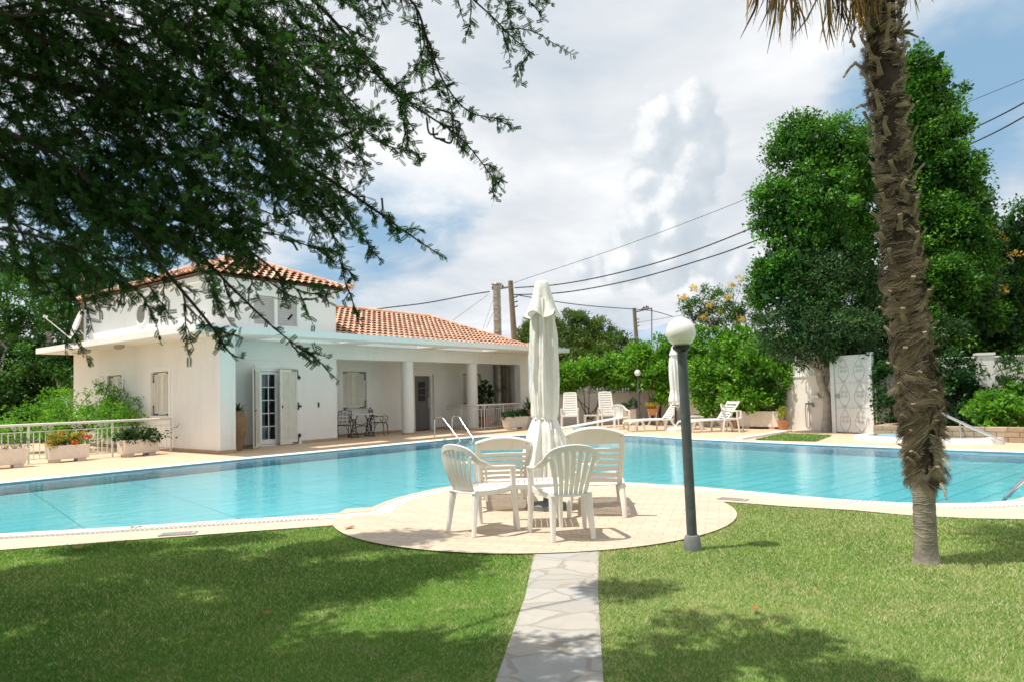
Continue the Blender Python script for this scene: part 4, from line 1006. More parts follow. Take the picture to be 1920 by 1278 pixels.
mb = MB(); mb.tube([(0.128 * math.cos(a), 0.128 * math.sin(a), 1.03) for a in np.linspace(0, 2 * PI, 24, endpoint=False)], 0.014, 6, closed=True)
mb.ribbon([(0.02, -0.13, 1.03), (0.05, -0.15, 0.98), (0.06, -0.16, 0.9)], (1, 0, 0), .02, .004); mb.build('tie', M_cloth, ub)
pf = at(1268, 806)
uf = thing('closed_parasol', 'closed white fringed parasol on a round white base by the far loungers', 'parasol', pf, 0)
MB().lathe([(0.34, 0), (0.34, 0.05), (0.30, 0.09), (0.06, 0.11), (0.05, 0.2)], (0, 0, 0), 24).build('base', M_plast, uf)
MB().tube([(0, 0, 0.1), (0, 0, 0.75)], 0.032, 10).build('pole', M_black, uf); MB().tube([(0, 0, 0.7), (0, 0, 2.75)], 0.024, 10).build('pole', M_steel, uf)
mb = MB(); mb.lathe([tuple(q) for q in catmull([(0.17, .93), (0.18, 1.0), (0.13, 1.28), (0.135, 1.4), (0.16, 1.8), (0.15, 2.2), (0.10, 2.48)], 4)], (0, 0, 0), 48, wob=lambda a, z: .16 * math.sin(a * 9 + 2 * z) + .06 * math.sin(a * 5))
mb.build('canopy', M_cloth, uf, angle=80)
mb = MB(); mb.lathe([(0.02, 2.76), (0.06, 2.72), (0.09, 2.6), (0.15, 2.46)], (0, 0, 0), 40, wob=lambda a, z: .12 * math.sin(a * 8)); mb.build('vent_cap', M_cloth, uf, angle=80)
fr_ = MB()
for k in range(46): a = 2 * PI * k / 46; q = .175 * (1 + .14 * math.sin(a * 9)); fr_.bar((q * math.cos(a), q * math.sin(a), .95), (q * 1.08 * math.cos(a), q * 1.08 * math.sin(a), .84), .008, .008)
fr_.build('fringe', M_cloth, uf)

# ---- globe lamps
def lamp(name, label, loc, H_, group, r=0.125, collar=True):
    t = thing(name, label, 'lamp post', loc, 0, group)
    if collar: MB().lathe([(0.076, -0.02), (0.078, 0.0), (0.066, 0.09), (0.056, 0.118), (0.046, 0.122)], (0, 0, 0), 20, wob=lambda a, z: .02 * math.sin(3 * a)).build('footing', M_conc, t)
    MB().tube([(0, 0, 0), (0, 0, H_ - 2 * r)], [0.043, 0.041], 16).build('post', M_pole, t)
    MB().lathe([(0.03, -.05), (0.075, -.012), (0.078, .012), (0.06, .016)], (0, 0, H_ - 2 * r), 20).build('collar', M_black, t)
    MB().sphere((0, 0, H_ - r), r, 32, 20).build('globe', M_globe, t)
    return t
lp = lamp('globe_lamp', 'dark grey lamp post with a large white globe at the edge of the lawn', at(1299, 1029, -0.01), 1.945, 'garden globe lamps')
lpf = lamp('globe_lamp', 'thin dark lamp post with a small white globe in front of the back wall', at(1199, 797), 2.13, 'garden globe lamps', 0.13, False)
lp.rotation_euler = (0, math.radians(-1.2), 0)

# ---- poolside ladder and hand rails
def rails(name, label, P, Q, up, over, group, drop=-0.4):
    """two inverted-U rails from deck points P to pool points Q"""
    t = thing(name, label, 'pool ladder', P[0], 0, group); o0 = np.array(P[0])
    for p, q in zip(P, Q):
        p, q = np.array(p, float) - o0, np.array(q, float) - o0; d = (q - p)
        pts = [p, p + (0, 0, up * .75), p + d * .06 + (0, 0, up * .93), p + d * .20 + (0, 0, up), p + d * .36 + (0, 0, up * .94), p + d * .52 + (0, 0, up * .72), p + d * .98 + (0, 0, 0.04), q + d * .06 + np.array((0, 0, drop + .05)), q + d * .1 + np.array((0, 0, drop - 0.0))]
        mb = MB(); mb.tube(catmull(pts, 5), .021, 10); mb.build('rail', M_steel, t)
    return t
GH = 'stainless pool rails'
l0 = rails('pool_ladder', 'stainless steel pool ladder with two curved rails below the porch', [at(815, 820, .02), at(848, 816.5, .02)], [at(862, 826, -.03), at(887, 823, -.03)], 0.66, 0.3, GH, -0.15)
mb = MB(); p1 = np.array(at(862, 826, -.03)) - np.array(l0.location); p2 = np.array(at(887, 823, -.03)) - np.array(l0.location); mb.bar(p1 + (0, 0, -.10), p2 + (0, 0, -.10), .08, .03); mb.build('step', M_steel, l0)
rails('pool_hand_rail', 'curved stainless hand rail on the near pool edge beyond the palm', [(6.55, 7.85, 0.0), (7.25, 8.55, 0)], [(5.80, 8.20, -.04), (6.45, 8.95, -.04)], 0.62, 0.3, GH, -0.12)
# hot tub and its sloping rail
M_tub = plain('tub_acrylic', (0.82, 0.83, 0.83), 0.2, 0.5, var=0.02)
M_tubw = plain('tub_water', (0.30, 0.48, 0.52), 0.08, 0.6, var=0.15, scale=3)
tc_ = np.array((9.75, 16.35, 0.0)); t = thing('hot_tub', 'sunken white hot tub with moulded rim in the far deck behind the palm', 'hot tub', tc_, math.radians(-49))
rr = lambda r: [(r * 1.45 * math.copysign(abs(math.cos(a)) ** .6, math.cos(a)), r * .95 * math.copysign(abs(math.sin(a)) ** .6, math.sin(a))) for a in np.linspace(0, 2 * PI, 40, endpoint=False)]
mb = MB()
def ring(mb, A, za, B, zb): strip(mb, [np.array(p) for p in A], [np.array(p) for p in B], za, zb)
ring(mb, rr(1.06), 0.0, rr(1.04), 0.11); ring(mb, rr(1.04), 0.11, rr(.86), 0.115); ring(mb, rr(.86), 0.115, rr(.80), -0.05); mb.build('rim', M_tub, t, smooth=False)
mb = MB(); tri2 = tessellate_polygon([[Vector((p[0], p[1], 0)) for p in rr(.84)]]); mb.add([(p[0], p[1], 0.03) for p in rr(.84)], tri2); mb.build('water', M_tubw, t, smooth=False)
for hx, hy in ((-.8, .3), (.75, .35), (.1, -.5), (-.7, -.35)): MB().lathe([(.26, 0.08), (.24, .14), (.12, .155)], (hx, hy, 0), 16, 1.1, .7).build('headrest', M_tubw, t)
tr_ = thing('hot_tub_rail', 'sloping stainless double hand rail beside the hot tub at the far right', 'hand rail', at(1882, 831, .012), 0)
o0 = np.array(at(1882, 831, .012))
for dx, dy in ((0, 0), (.28, .42)):
    q = np.array((dx, dy, 0)); foot = q + np.array((-.62, .45, 0)); tip = q + np.array((-1.02, .72, .72)); hi = q + np.array((-.50, .35, .36))
    mb = MB(); mb.tube([q, q + np.array((.02, -.02, .03)), hi, tip], .017, 8); mb.tube([tip * .25 + hi * .75 + np.array((0, 0, .0)), foot + np.array((0, 0, .1)), foot, q * .5 + foot * .5, q], .014, 8); mb.build('rail', M_steel, tr_)
mb = MB(); mb.tube([(-.62, .45, .3), (-.17, 1.07, .3)], .014, 6); mb.build('crossbar', M_steel, tr_)

# springboard on the far edge
sb0 = at(1062, 813, 0.02); t = thing('diving_board', 'white diving board rising to the right at the far edge of the pool', 'diving board', (2.15, 21.9, 0.02), 0)
mb = MB(); mb.ribbon([(-.95, -.15, .14), (-.2, -.05, .24), (.6, .05, .36), (1.25, .12, .46)], (0.12, -1, 0), .42, .05); mb.build('board', M_plast, t)
mb = MB(); mb.box(-.25, .15, -.22, .18, 0, .22); mb.build('stand', M_cope, t, bevel=.01); mb = MB(); mb.tube([(.15, -.2, .24), (.15, .2, .24)], .03, 8); mb.build('fulcrum', M_pole, t)

# ---- drain covers, fallen leaves
M_drain = plain('drain_cover', (0.33, 0.32, 0.31), 0.6, 0.4, var=0.2)
for (px, py, rz, lab) in ((334, 999, 0.22, 'grey drain cover in the paving strip left of the patio, in tree shade'), (1374, 934.5, -0.65, 'grey drain cover in the sunlit paving right of the grey lamp post')):
    p = at(px, py, .006); t = thing('drain_cover', lab, 'drain cover', p, rz, 'drain covers in the pool paving')
    mb = MB(); mb.box(-.17, .17, -.075, .075, -.004, .004); mb.build('frame', M_drain, t, smooth=False)
    mb = MB(); [mb.box(-.14 + k * .035, -.125 + k * .035, -.055, .055, .004, .007) for k in range(8)]; mb.build('slot_grid', M_conc, t, smooth=False)
M_dry = plain('dry_leaf', (0.30, 0.13, 0.035), 0.7, 0.2, var=0.3, scale=40)
M_oleaf = plain('orange_leaf', (0.75, 0.38, 0.05), 0.6, 0.2, var=0.2, scale=40)
for i, (px, py, z, s, mt, lab) in enumerate(((150, 1026, .02, .075, M_dry, 'brown dry leaf at the lawn edge by the near left pool paving'), (1417, 1140, .02, .035, M_dry, 'small red brown leaf on the sunny right lawn'),
        (834, 822.5, .03, .11, M_oleaf, 'orange leaf lying on the far pool edge at the ladder'), (655, 988, .014, .06, M_dry, 'brown leaf at the tip of the round patio'), (500, 1148, .02, .035, M_dry, 'small brown leaf on the shaded left lawn'), (255, 987.5, .02, .06, M_dry, 'reddish leaf on the near pool lip'))):
    p = at(px, py, z); mb = MB(); k = 10; vs = [(0, 0, 0)] + [(s * math.cos(a) * (1 + .25 * math.sin(3 * a)), s * .55 * math.sin(a), s * .25 * abs(math.sin(a)) + .2 * s * math.cos(2 * a)) for a in np.linspace(0, 2 * PI, k, endpoint=False)]
    mb.add(vs, [(0, 1 + j, 1 + (j + 1) % k) for j in range(k)]); o = mb.build('fallen_leaf', mt); o.location = [float(q) for q in p]; o.rotation_euler = (0, 0, i * 1.3); tag(o, lab, 'leaf', 'fallen leaves')

# ============================================================ PLANTERS AND POTS
LM_mid = leafmat('leaf_mid', (0.020, 0.075, 0.012), (0.075, 0.21, 0.03), (0.35, 0.30, 0.05))
LM_bright = leafmat('leaf_bright', (0.040, 0.15, 0.014), (0.21, 0.45, 0.045), (0.38, 0.42, 0.06), 0.38)
LM_dark = leafmat('leaf_dark', (0.010, 0.040, 0.012), (0.035, 0.11, 0.022), (0.10, 0.16, 0.03), 0.25)
LM_grey = leafmat('leaf_grey_green', (0.035, 0.080, 0.035), (0.13, 0.205, 0.09), (0.26, 0.20, 0.10), 0.25)
LM_yell = leafmat('leaf_yellow_green', (0.16, 0.22, 0.03), (0.38, 0.42, 0.07), (0.70, 0.28, 0.06), 0.35)
LM_creeper = leafmat('leaf_creeper', (0.018, 0.085, 0.010), (0.16, 0.40, 0.040), (0.30, 0.34, 0.06), 0.30)
LM_junip = leafmat('leaf_juniper', (0.018, 0.060, 0.022), (0.085, 0.180, 0.055), (0.26, 0.20, 0.10), 0.22)
LM_red = leafmat('petal_red', (0.55, 0.02, 0.015), (0.85, 0.06, 0.03), (0.9, 0.3, 0.05), 0.3)
LM_orange = leafmat('petal_orange', (0.55, 0.36, 0.06), (0.80, 0.55, 0.16), (0.70, 0.62, 0.20), 0.3)
def cluster(name, mat, par, blobs, n, size, other=0.0, cr=0.12, aspect=.55, droop=0.0, upb=.35):
    if name == 'flowers':
        for b in blobs: cluster('flower', mat, par, [b], n // len(blobs), size, other, cr, aspect, droop, upb)
        return
    P, O, T = crown_pts(blobs, max(4, n // 14), 14, cr, 0.45, other=other); return leaves(name, P, size, mat, par, O, T, aspect, upb, droop)
def trough(name, label, loc, rz, L, D, Hh, taper, group, soil=True, feet=True):
    t = thing(name, label, 'planter', loc, rz, group); z0 = .07 if feet else 0.0
    mb = MB(); a, b = L / 2, D / 2; k = 1 - taper
    def loop(s, z): return [(-a * s, -b * s, z), (a * s, -b * s, z), (a * s, b * s, z), (-a * s, b * s, z)]
    q = (D / 2 - .035) / (D / 2); ql = (L / 2 - .035) / (L / 2)
    vs = loop(k, z0) + loop(1, z0 + Hh) + [(x * ql, y * q, z) for x, y, z in loop(1, z0 + Hh)] + [(x * ql, y * q, z) for x, y, z in loop(1, z0 + Hh - .08)]
    fs = [(3, 2, 1, 0)] + [(r * 4 + i, r * 4 + (i + 1) % 4, r * 4 + 4 + (i + 1) % 4, r * 4 + 4 + i) for r in range(3) for i in range(4)] + [(12, 13, 14, 15)]
    mb.add(vs, fs); mb.build('box', M_planter, t, bevel=.008)
    if feet:
        for s in (-1, 1): f = MB(); f.box(s * a * .62 - .09, s * a * .62 + .09, -b * .8, b * .8, 0, z0); f.build('foot', M_planter, t, bevel=.006)
    mb = MB(); mb.box(-a * ql * .99, a * ql * .99, -b * q * .99, b * q * .99, z0 + Hh - .078, z0 + Hh - .05); mb.build('soil', M_soil, t, smooth=False)
    return t
GP = 'white planter troughs along the white railing'
RDIR = math.atan2(at(206, 857)[1] - at(40, 872)[1], at(206, 857)[0] - at(40, 872)[0])
e = lambda P: (P[0], P[1])
RD = np.array((math.cos(RDIR), math.sin(RDIR)))
pA = (at(84, 868) + at(160, 862)) / 2; pB = (at(224, 857) + at(289, 851)) / 2; pC = at(8, 879)
d2 = at(160, 862) - at(84, 868); aa = math.atan2(d2[1], d2[0]); d3 = at(289, 851) - at(224, 857); ab = math.atan2(d3[1], d3[0])
tA = trough('planter', 'white planter trough with yellow green plants and red flowers at the railing', pA + np.array((-.02, .10, 0)), aa, float(np.linalg.norm(d2[:2])) * 1.02, .36, .32, .04, GP)
LA = float(np.linalg.norm(d2[:2]))
cluster('plant', LM_yell, tA, [((-.26 * LA, 0, .52), (.20 * LA, .17, .15)), ((.25 * LA, 0, .50), (.22 * LA, .17, .15)), ((-.42 * LA, -.1, .42), (.12, .1, .08))], 900, .075, .25)
cluster('plant', LM_mid, tA, [((0, .05, .48), (.28 * LA, .16, .12))], 260, .07)
cluster('flowers', LM_red, tA, [((-.16 * LA, 0, .66), (.07, .07, .05)), ((.36 * LA, 0, .62), (.07, .07, .07)), ((.47 * LA, -.1, .55), (.07, .06, .05)), ((-.48 * LA, -.1, .42), (.08, .06, .06)), ((.10 * LA, -.17, .44), (.07, .05, .05))], 300, .045, .3, .05, .8)
tB = trough('planter', 'white planter trough overflowing with dark ivy beside the house corner', pB + np.array((-.02, .10, 0)), ab, float(np.linalg.norm(d3[:2])) * 1.02, .36, .34, .04, GP)
LB = float(np.linalg.norm(d3[:2]))
cluster('ivy', LM_dark, tB, [((0, 0, .52), (.52 * LB, .24, .22)), ((.2 * LB, -.15, .45), (.35 * LB, .14, .14)), ((-.4 * LB, -.1, .5), (.28, .2, .18))], 1500, .085, .12, droop=.2)
P_ = []
for ang, ln, up in ((0.15, .75, .28), (-.1, .62, -.02), (.3, .5, .1), (2.9, .4, .15)):
    for q in np.linspace(.25, 1, 14): P_.append((LB * .42 * (1 if math.cos(ang) > 0 else -1) + math.cos(ang) * ln * q, -.1 + .1 * math.sin(ang * 9), .44 + up * q + random.uniform(-.04, .04)))
leaves('ivy_shoot', P_, .075, LM_mid, tB)
tC = trough('planter', 'tapered white planter with low grey green herbs at the railing', pC + np.array((-.25, .2, 0)), aa, 1.0, .36, .34, .14, GP)
cluster('herbs', LM_grey, tC, [((0, 0, .52), (.52, .2, .16)), ((.35, 0, .5), (.25, .2, .14))], 1100, .05, .2, aspect=.3)
# jar in the recess
jp = at(452, 845); t = thing('clay_jar', 'tall brown clay jar with ribbed bands and a spiky plant beside the shuttered door', 'jar', HW(.80, .68), 0)
prof = [(.15, 0), (.17, .02), (.20, .12), (.25, .35), (.285, .55), (.30, .70), (.29, .84), (.25, .95), (.215, 1.0), (.225, 1.03), (.235, 1.05), (.20, 1.05), (.19, 1.0)]
MB().lathe([tuple(q) for q in catmull(prof, 4)], (0, 0, 0), 36, wob=lambda a, z: .012 * math.sin(z * 60) + .01 * math.sin(2 * a + z * 3)).build('body', M_jar, t)
def rosette(name, par, c, n, L, W_, mat, up=.7):
    V = []; Fc = []; T = []
    for k in range(n):
        a = k * 2.4 + RG.uniform(-.2, .2); el = RG.uniform(.25, 1.35) * up; ll = L * RG.uniform(.75, 1.1); d = np.array((math.cos(a) * math.cos(el), math.sin(a) * math.cos(el), math.sin(el))); s = np.array((-math.sin(a), math.cos(a), 0)) * W_
        c0 = np.array(c); p1 = c0 + d * ll * .5 + (0, 0, .03); p2 = c0 + d * ll + np.array((0, 0, -.05 * (1.3 - el))); b = len(V)
        V += [c0 - s * .6, c0 + s * .6, p1 + s, p1 - s, p2]; Fc += [(b, b + 1, b + 2, b + 3), (b + 3, b + 2, b + 4, b + 4)]; T += [(RG.random(), 0, 0, 1)] * 5
    return npmesh(name, V, [f for f in Fc], mat, par, T)
rosette('aloe', t, (.08, 0, 1.02), 26, .36, .022, LM_dark); rosette('aloe', t, (-.12, -.05, 1.0), 16, .22, .018, LM_dark)
MB().lathe([(0.195, .99), (.01, 1.0)], (0, 0, 0), 20).build('soil', M_soil, t)
def pot(name, label, loc, r, Hh, mat=None, group=None, cat='flower pot', plant=None, rim=True):
    t = thing(name, label, cat, loc, RG.uniform(0, 3), group)
    pr_ = [(r * .68, 0), (r * .72, .005), (r * .95, Hh * .80), (r * 1.0, Hh * .82), (r * 1.04, Hh), (r * .9, Hh), (r * .88, Hh * .9)]
    MB().lathe(pr_, (0, 0, 0), 24).build('pot', mat or M_clay, t); MB().lathe([(r * .88, Hh * .9), (.005, Hh * .93)], (0, 0, 0), 16).build('soil', M_soil, t)
    return t
# porch: trough, bowl on block, big plant, flue pipe
pq = at(956, 804); t = trough('planter', 'white tapered planter with dark leafy plants in front of the porch railing', pq + np.array((.2, .1, 0)), TH - .25, 1.0, .42, .40, .16, None, feet=True)
cluster('plant', LM_dark, t, [((0, 0, .55), (.58, .24, .16)), ((.35, 0, .56), (.3, .22, .14)), ((-.4, 0, .54), (.25, .2, .13))], 1000, .10, .08)
LM_agave = leafmat('leaf_agave', (.03, .10, .03), (.10, .24, .07), (.3, .3, .1), .2)
pp_ = at(988, 797); t = thing('pedestal_bowl', 'terracotta bowl of spiky green plants on a white block at the porch railing', 'flower pot', pp_ + np.array((.1, -.3, 0)), 0)
mb = MB(); mb.box(-.25, .25, -.2, .2, 0, .42); mb.build('block', M_planter, t, bevel=.01)
MB().lathe([(.16, .42), (.2, .44), (.33, .62), (.35, .66), (.31, .66), (.05, .62)], (0, 0, 0), 24).build('bowl', M_clay, t)
rosette('plant', t, (0, 0, .66), 40, .62, .03, LM_agave, 1.0); cluster('plant', LM_mid, t, [((.35, 0, .72), (.25, .2, .15))], 220, .09)
pt = HW(12.75, 2.05); t = thing('potted_tree', 'dark leaved potted tree with a trailing branch on the porch behind the railing', 'plant', pt, TH)
MB().lathe([(.2, 0), (.28, .4), (.30, .42), (.26, .42), (.02, .40)], (0, 0, 0), 20).build('pot', M_clay, t)
mb = MB(); mb.tube([(0, 0, .4), (.03, 0, .9), (-.02, 0, 1.3), (.05, .02, 1.7)], [.03, .026, .02, .012], 8); mb.tube([(0, 0, 1.1), (-.25, 0, 1.28), (-.5, -.05, 1.3)], [.016, .012, .008], 6); mb.tube([(0, 0, 1.3), (.4, 0, 1.45), (.9, -.1, 1.5), (1.3, -.15, 1.62)], [.016, .012, .008, .004], 6); mb.build('stem', M_wood, t)
cluster('foliage', LM_dark, t, [((-.05, 0, 1.62), (.34, .25, .26)), ((-.5, -.05, 1.32), (.28, .2, .2)), ((.05, 0, .95), (.34, .26, .20)), ((.2, 0, 1.35), (.2, .2, .15))], 1100, .13, .05)
leaves('foliage', [(.35 + 1.0 * q, -.1 * q, 1.42 + .2 * q + random.uniform(-.09, .09)) for q in np.linspace(0, 1, 46)], .11, LM_mid, t)
fp = HW(14.17, 2.45); t = thing('flue_pipe', 'tall jointed metal flue pipe rising from the porch through the tiled roof', 'chimney', fp, 0)
M_flue = plain('flue_metal', (.36, .33, .27), .45, .5, .6, var=.25, scale=6)
fpz = 6.05; prof = []
for k in range(12):
    z0_, z1_ = k * fpz / 12, (k + 1) * fpz / 12; prof += [(.165, z0_), (.165, z1_ - .06), (.18, z1_ - .05), (.18, z1_ - .01)]
MB().lathe(prof, (0, 0, 0), 20).build('pipe', M_flue, t); MB().lathe([(.22, fpz), (.24, fpz + .02), (.22, fpz + .06), (.02, fpz + .07)], (0, 0, 0), 20).build('cowl', M_flue, t)
t2 = thing('timber_post', 'brown timber post standing beside the metal flue inside the porch', 'post', HW(14.2, 2.02), 0); mb = MB(); mb.tube([(0, 0, 0), (.02, 0, 1.5), (0, 0, HS)], .11, 12); mb.build('post', M_wood, t2); mb = MB(); mb.tube([(.25, -.1, 0), (.1, -.02, 1.4)], .025, 6); mb.build('prop', M_wood, t2)
# back wall pots
GB = 'flower pots along the back wall'
def potted(px, py, r, Hh, label, lm, size, blobs, n, other=0.1, mat=None, name='flower_pot'):
    t = pot(name, label, at(px, py), r, Hh, mat, GB); cluster('plant', lm, t, blobs(r, Hh), n, size, other); return t
potted(1092, 793.5, .26, .46, 'terracotta pot under yellow green plants beside the small table at the back wall', LM_yell, .10, lambda r, h: [((0, 0, h + .15), (.42, .3, .18)), ((-.4, 0, h + .18), (.3, .25, .2))], 500)
potted(1061, 792, .26, .34, 'terracotta pot half hidden behind the first high backed chair', LM_mid, .10, lambda r, h: [((.1, 0, h + .25), (.4, .3, .2))], 200)
t = trough('planter', 'white trough of bright green plants behind the small table at the back wall', at(1125, 793), 0.0, 1.3, .4, .38, .06, 'white planters along the back wall')
cluster('plant', LM_bright, t, [((0, 0, .6), (.7, .26, .2)), ((.4, 0, .62), (.35, .24, .2))], 800, .11)
t = trough('planter', 'tall narrow white planter with pale green plant left of the far lamp post', at(1181, 796), 0.0, .46, .42, .55, .03, 'white planters along the back wall')
cluster('plant', LM_grey, t, [((0, 0, .75), (.42, .28, .2)), ((.05, 0, .85), (.3, .25, .15))], 520, .12, .05)
bw = at(1225, 797); t = thing('bowl_stand', 'terracotta bowl of orange yellow plants raised on a white stand by the back wall', 'flower pot', bw, 0, GB)
mb = MB(); [mb.tube([(.26 * math.cos(a), .26 * math.sin(a), 0), (.14 * math.cos(a), .14 * math.sin(a), .22), (.21 * math.cos(a), .21 * math.sin(a), .52)], .014, 6) for a in (0.4, 2.0, 3.6, 5.2)]; mb.build('stand', M_plast, t)
MB().lathe([(.12, .40), (.15, .42), (.22, .58), (.24, .64), (.21, .64), (.03, .60)], (0, 0, 0), 24).build('bowl', M_clay, t)
cluster('plant', LM_yell, t, [((0, 0, .76), (.25, .22, .13))], 380, .09, .45)
potted(1385, 800, .20, .36, 'orange terracotta pot between the far armchair and the long planter', LM_yell, .09, lambda r, h: [((0, 0, h + .12), (.25, .2, .14))], 220, .2)
potted(1468, 804.5, .17, .30, 'small terracotta pot with a yellow green succulent at the end of the back wall', LM_yell, .09, lambda r, h: [((0, 0, h + .14), (.16, .14, .2)), ((.02, 0, h + .35), (.10, .1, .14))], 200, .02)
potted(1240, 797, .10, .14, 'tiny terracotta pot right of the raised bowl at the back wall', LM_mid, .05, lambda r, h: [((0, 0, h + .03), (.1, .1, .06))], 40)
dW = at(1461, 803) - at(1403, 803); t = trough('planter', 'long white concrete planter with ivy and grey herbs against the back wall', at(1432, 803) + np.array((0, .2, 0)), math.atan2(dW[1], dW[0]) - .35, 1.35, .45, .50, .03, 'white planters along the back wall')
cluster('plant', LM_mid, t, [((-.35, 0, .75), (.5, .3, .28)), ((-.5, 0, .9), (.3, .25, .25))], 900, .13, .05); cluster('plant', LM_grey, t, [((.35, 0, .80), (.38, .28, .26))], 700, .08, .02)

# ============================================================ RAILINGS
M_rail = plain('railing_white', (.72, .70, .66), .5, .4, var=.05)
def scroll(c, r, ax, turns=1.4, n=22, flip=1):
    ax = np.array(ax); c = np.array(c)
    return [c + (ax * math.cos(a * flip) + np.array((0, 0, 1)) * math.sin(a)) * r * (1 - .72 * a / (turns * 2 * PI)) for a in np.linspace(0, turns * 2 * PI, n)]
rl0 = at(206, 858) + np.array((-.18, .42, 0)); rl1 = at(38, 873) + np.array((-.18, .42, 0))
t = thing('railing', 'long white metal railing with scrollwork panel behind the planters at the left', 'railing', rl0, 0)
dv = unit(rl1 - rl0); TL = 7.5; hz = .88
end = unit(at(276, 851) + np.array((-.1, .35, 0)) - rl0) * 1.55
mb = MB(); mb.tube([end + (0, 0, hz), (0, 0, hz), dv * TL + np.array((0, 0, hz))], .032, 10); mb.build('top_rail', M_rail, t)
mb = MB()
for z in (.10, hz - .16): m2 = MB(); m2.bar((0, 0, z), dv * TL + np.array((0, 0, z)), .03, .02); m2.build('rail', M_rail, t); m2 = MB(); m2.bar((0, 0, z), end + np.array((0, 0, z)), .03, .02); m2.build('rail', M_rail, t)
LP0, LP1 = .35, 1.45      # ornamental panel range
k = 0
while k * .125 < TL:
    q = dv * k * .125
    if not (LP0 < k * .125 < LP1): MB().bar(q + (0, 0, .1), q + np.array((0, 0, hz - .16)), .017, .017, tuple(dv)).build('baluster', M_rail, t)
    k += 1
for k in range(1, 11): q = end * k / 11; MB().bar(q + (0, 0, .1), q + np.array((0, 0, hz - .16)), .017, .017, tuple(dv)).build('baluster', M_rail, t)
for d_ in (0.0, 1.85, 3.7, 5.55, 7.4): m2 = MB(); q = dv * d_; m2.bar(q, q + np.array((0, 0, hz)), .034, .034, tuple(dv)); m2.build('post', M_rail, t)
m2 = MB(); m2.bar(end, end + np.array((0, 0, hz)), .034, .034, tuple(dv)); m2.build('post', M_rail, t)
for d_ in (LP0, LP1): m2 = MB(); m2.bar(dv * d_ + (0, 0, .1), dv * d_ + np.array((0, 0, hz - .16)), .02, .02, tuple(dv)); m2.build('post', M_rail, t)
for d_ in np.arange(LP0 + .12, LP1, .21):
    for z in (.24, .42, .60): MB().tube(list(scroll(dv * d_ + np.array((0, 0, z)), .075, dv, 1.0, 14)), .009, 5).build('scroll', M_rail, t)
m2 = MB(); m2.bar(dv * LP0 + (0, 0, .12), dv * LP1 + np.array((0, 0, .7)), .014, .014); m2.bar(dv * LP1 + (0, 0, .12), dv * LP0 + np.array((0, 0, .7)), .014, .014)
m2.build('cross_brace', M_rail, t)
for d_ in np.arange(.15, TL, .62):
    m2 = MB(); m2.tube(scroll(dv * d_ + np.array((0, 0, hz - .085)), .055, dv, 1.3, 16), .008, 5); m2.build('scroll', M_rail, t); m2 = MB(); m2.tube(scroll(dv * (d_ + .13) + np.array((0, 0, hz - .085)), .055, dv, 1.3, 16, -1), .008, 5); m2.build('scroll', M_rail, t)
# porch railing with a rounded corner
prl = [HW(10.95, 2.55), HW(10.5, 1.35), HW(10.35, .85), HW(10.45, .52), HW(10.8, .36), HW(12.0, .42), HW(13.2, .50), HW(14.3, .60)]
base = prl[0]; cv = [p - base for p in catmull(prl, 8)]
t = thing('railing', 'white metal railing curving around the right end of the porch', 'railing', base, 0); hz = .93
mb = MB(); mb.tube([p + np.array((0, 0, hz)) for p in cv], .03, 8); mb.build('top_rail', M_rail, t)
mb = MB(); mb.tube([p + np.array((0, 0, .08)) for p in cv], .013, 6); mb.build('rail', M_rail, t); mb = MB(); mb.tube([p + np.array((0, 0, hz - .15)) for p in cv], .011, 6); mb.build('rail', M_rail, t)
cl = np.concatenate([[0], np.cumsum([np.linalg.norm(cv[i + 1] - cv[i]) for i in range(len(cv) - 1)])])
def along(d): return np.array([np.interp(d, cl, [c[k] for c in cv]) for k in range(3)])
d_ = .05
while d_ < cl[-1]: q = along(d_); MB().bar(q + (0, 0, .05), q + np.array((0, 0, hz - .15)), .018, .018, (1, 0, 0)).build('baluster', M_rail, t); d_ += .125
for d_ in np.linspace(.02, cl[-1] - .02, 6): q = along(d_); m2 = MB(); m2.bar(q, q + np.array((0, 0, hz)), .03, .03, (1, 0, 0)); m2.build('post', M_rail, t)
d_ = .1
while d_ < cl[-1] - .1:
    q = along(d_); ax = unit(along(d_ + .02) - q); MB().tube(scroll(q + np.array((0, 0, hz - .08)), .05, ax, 1.2, 12), .008, 4).build('scroll', M_rail, t); d_ += .16

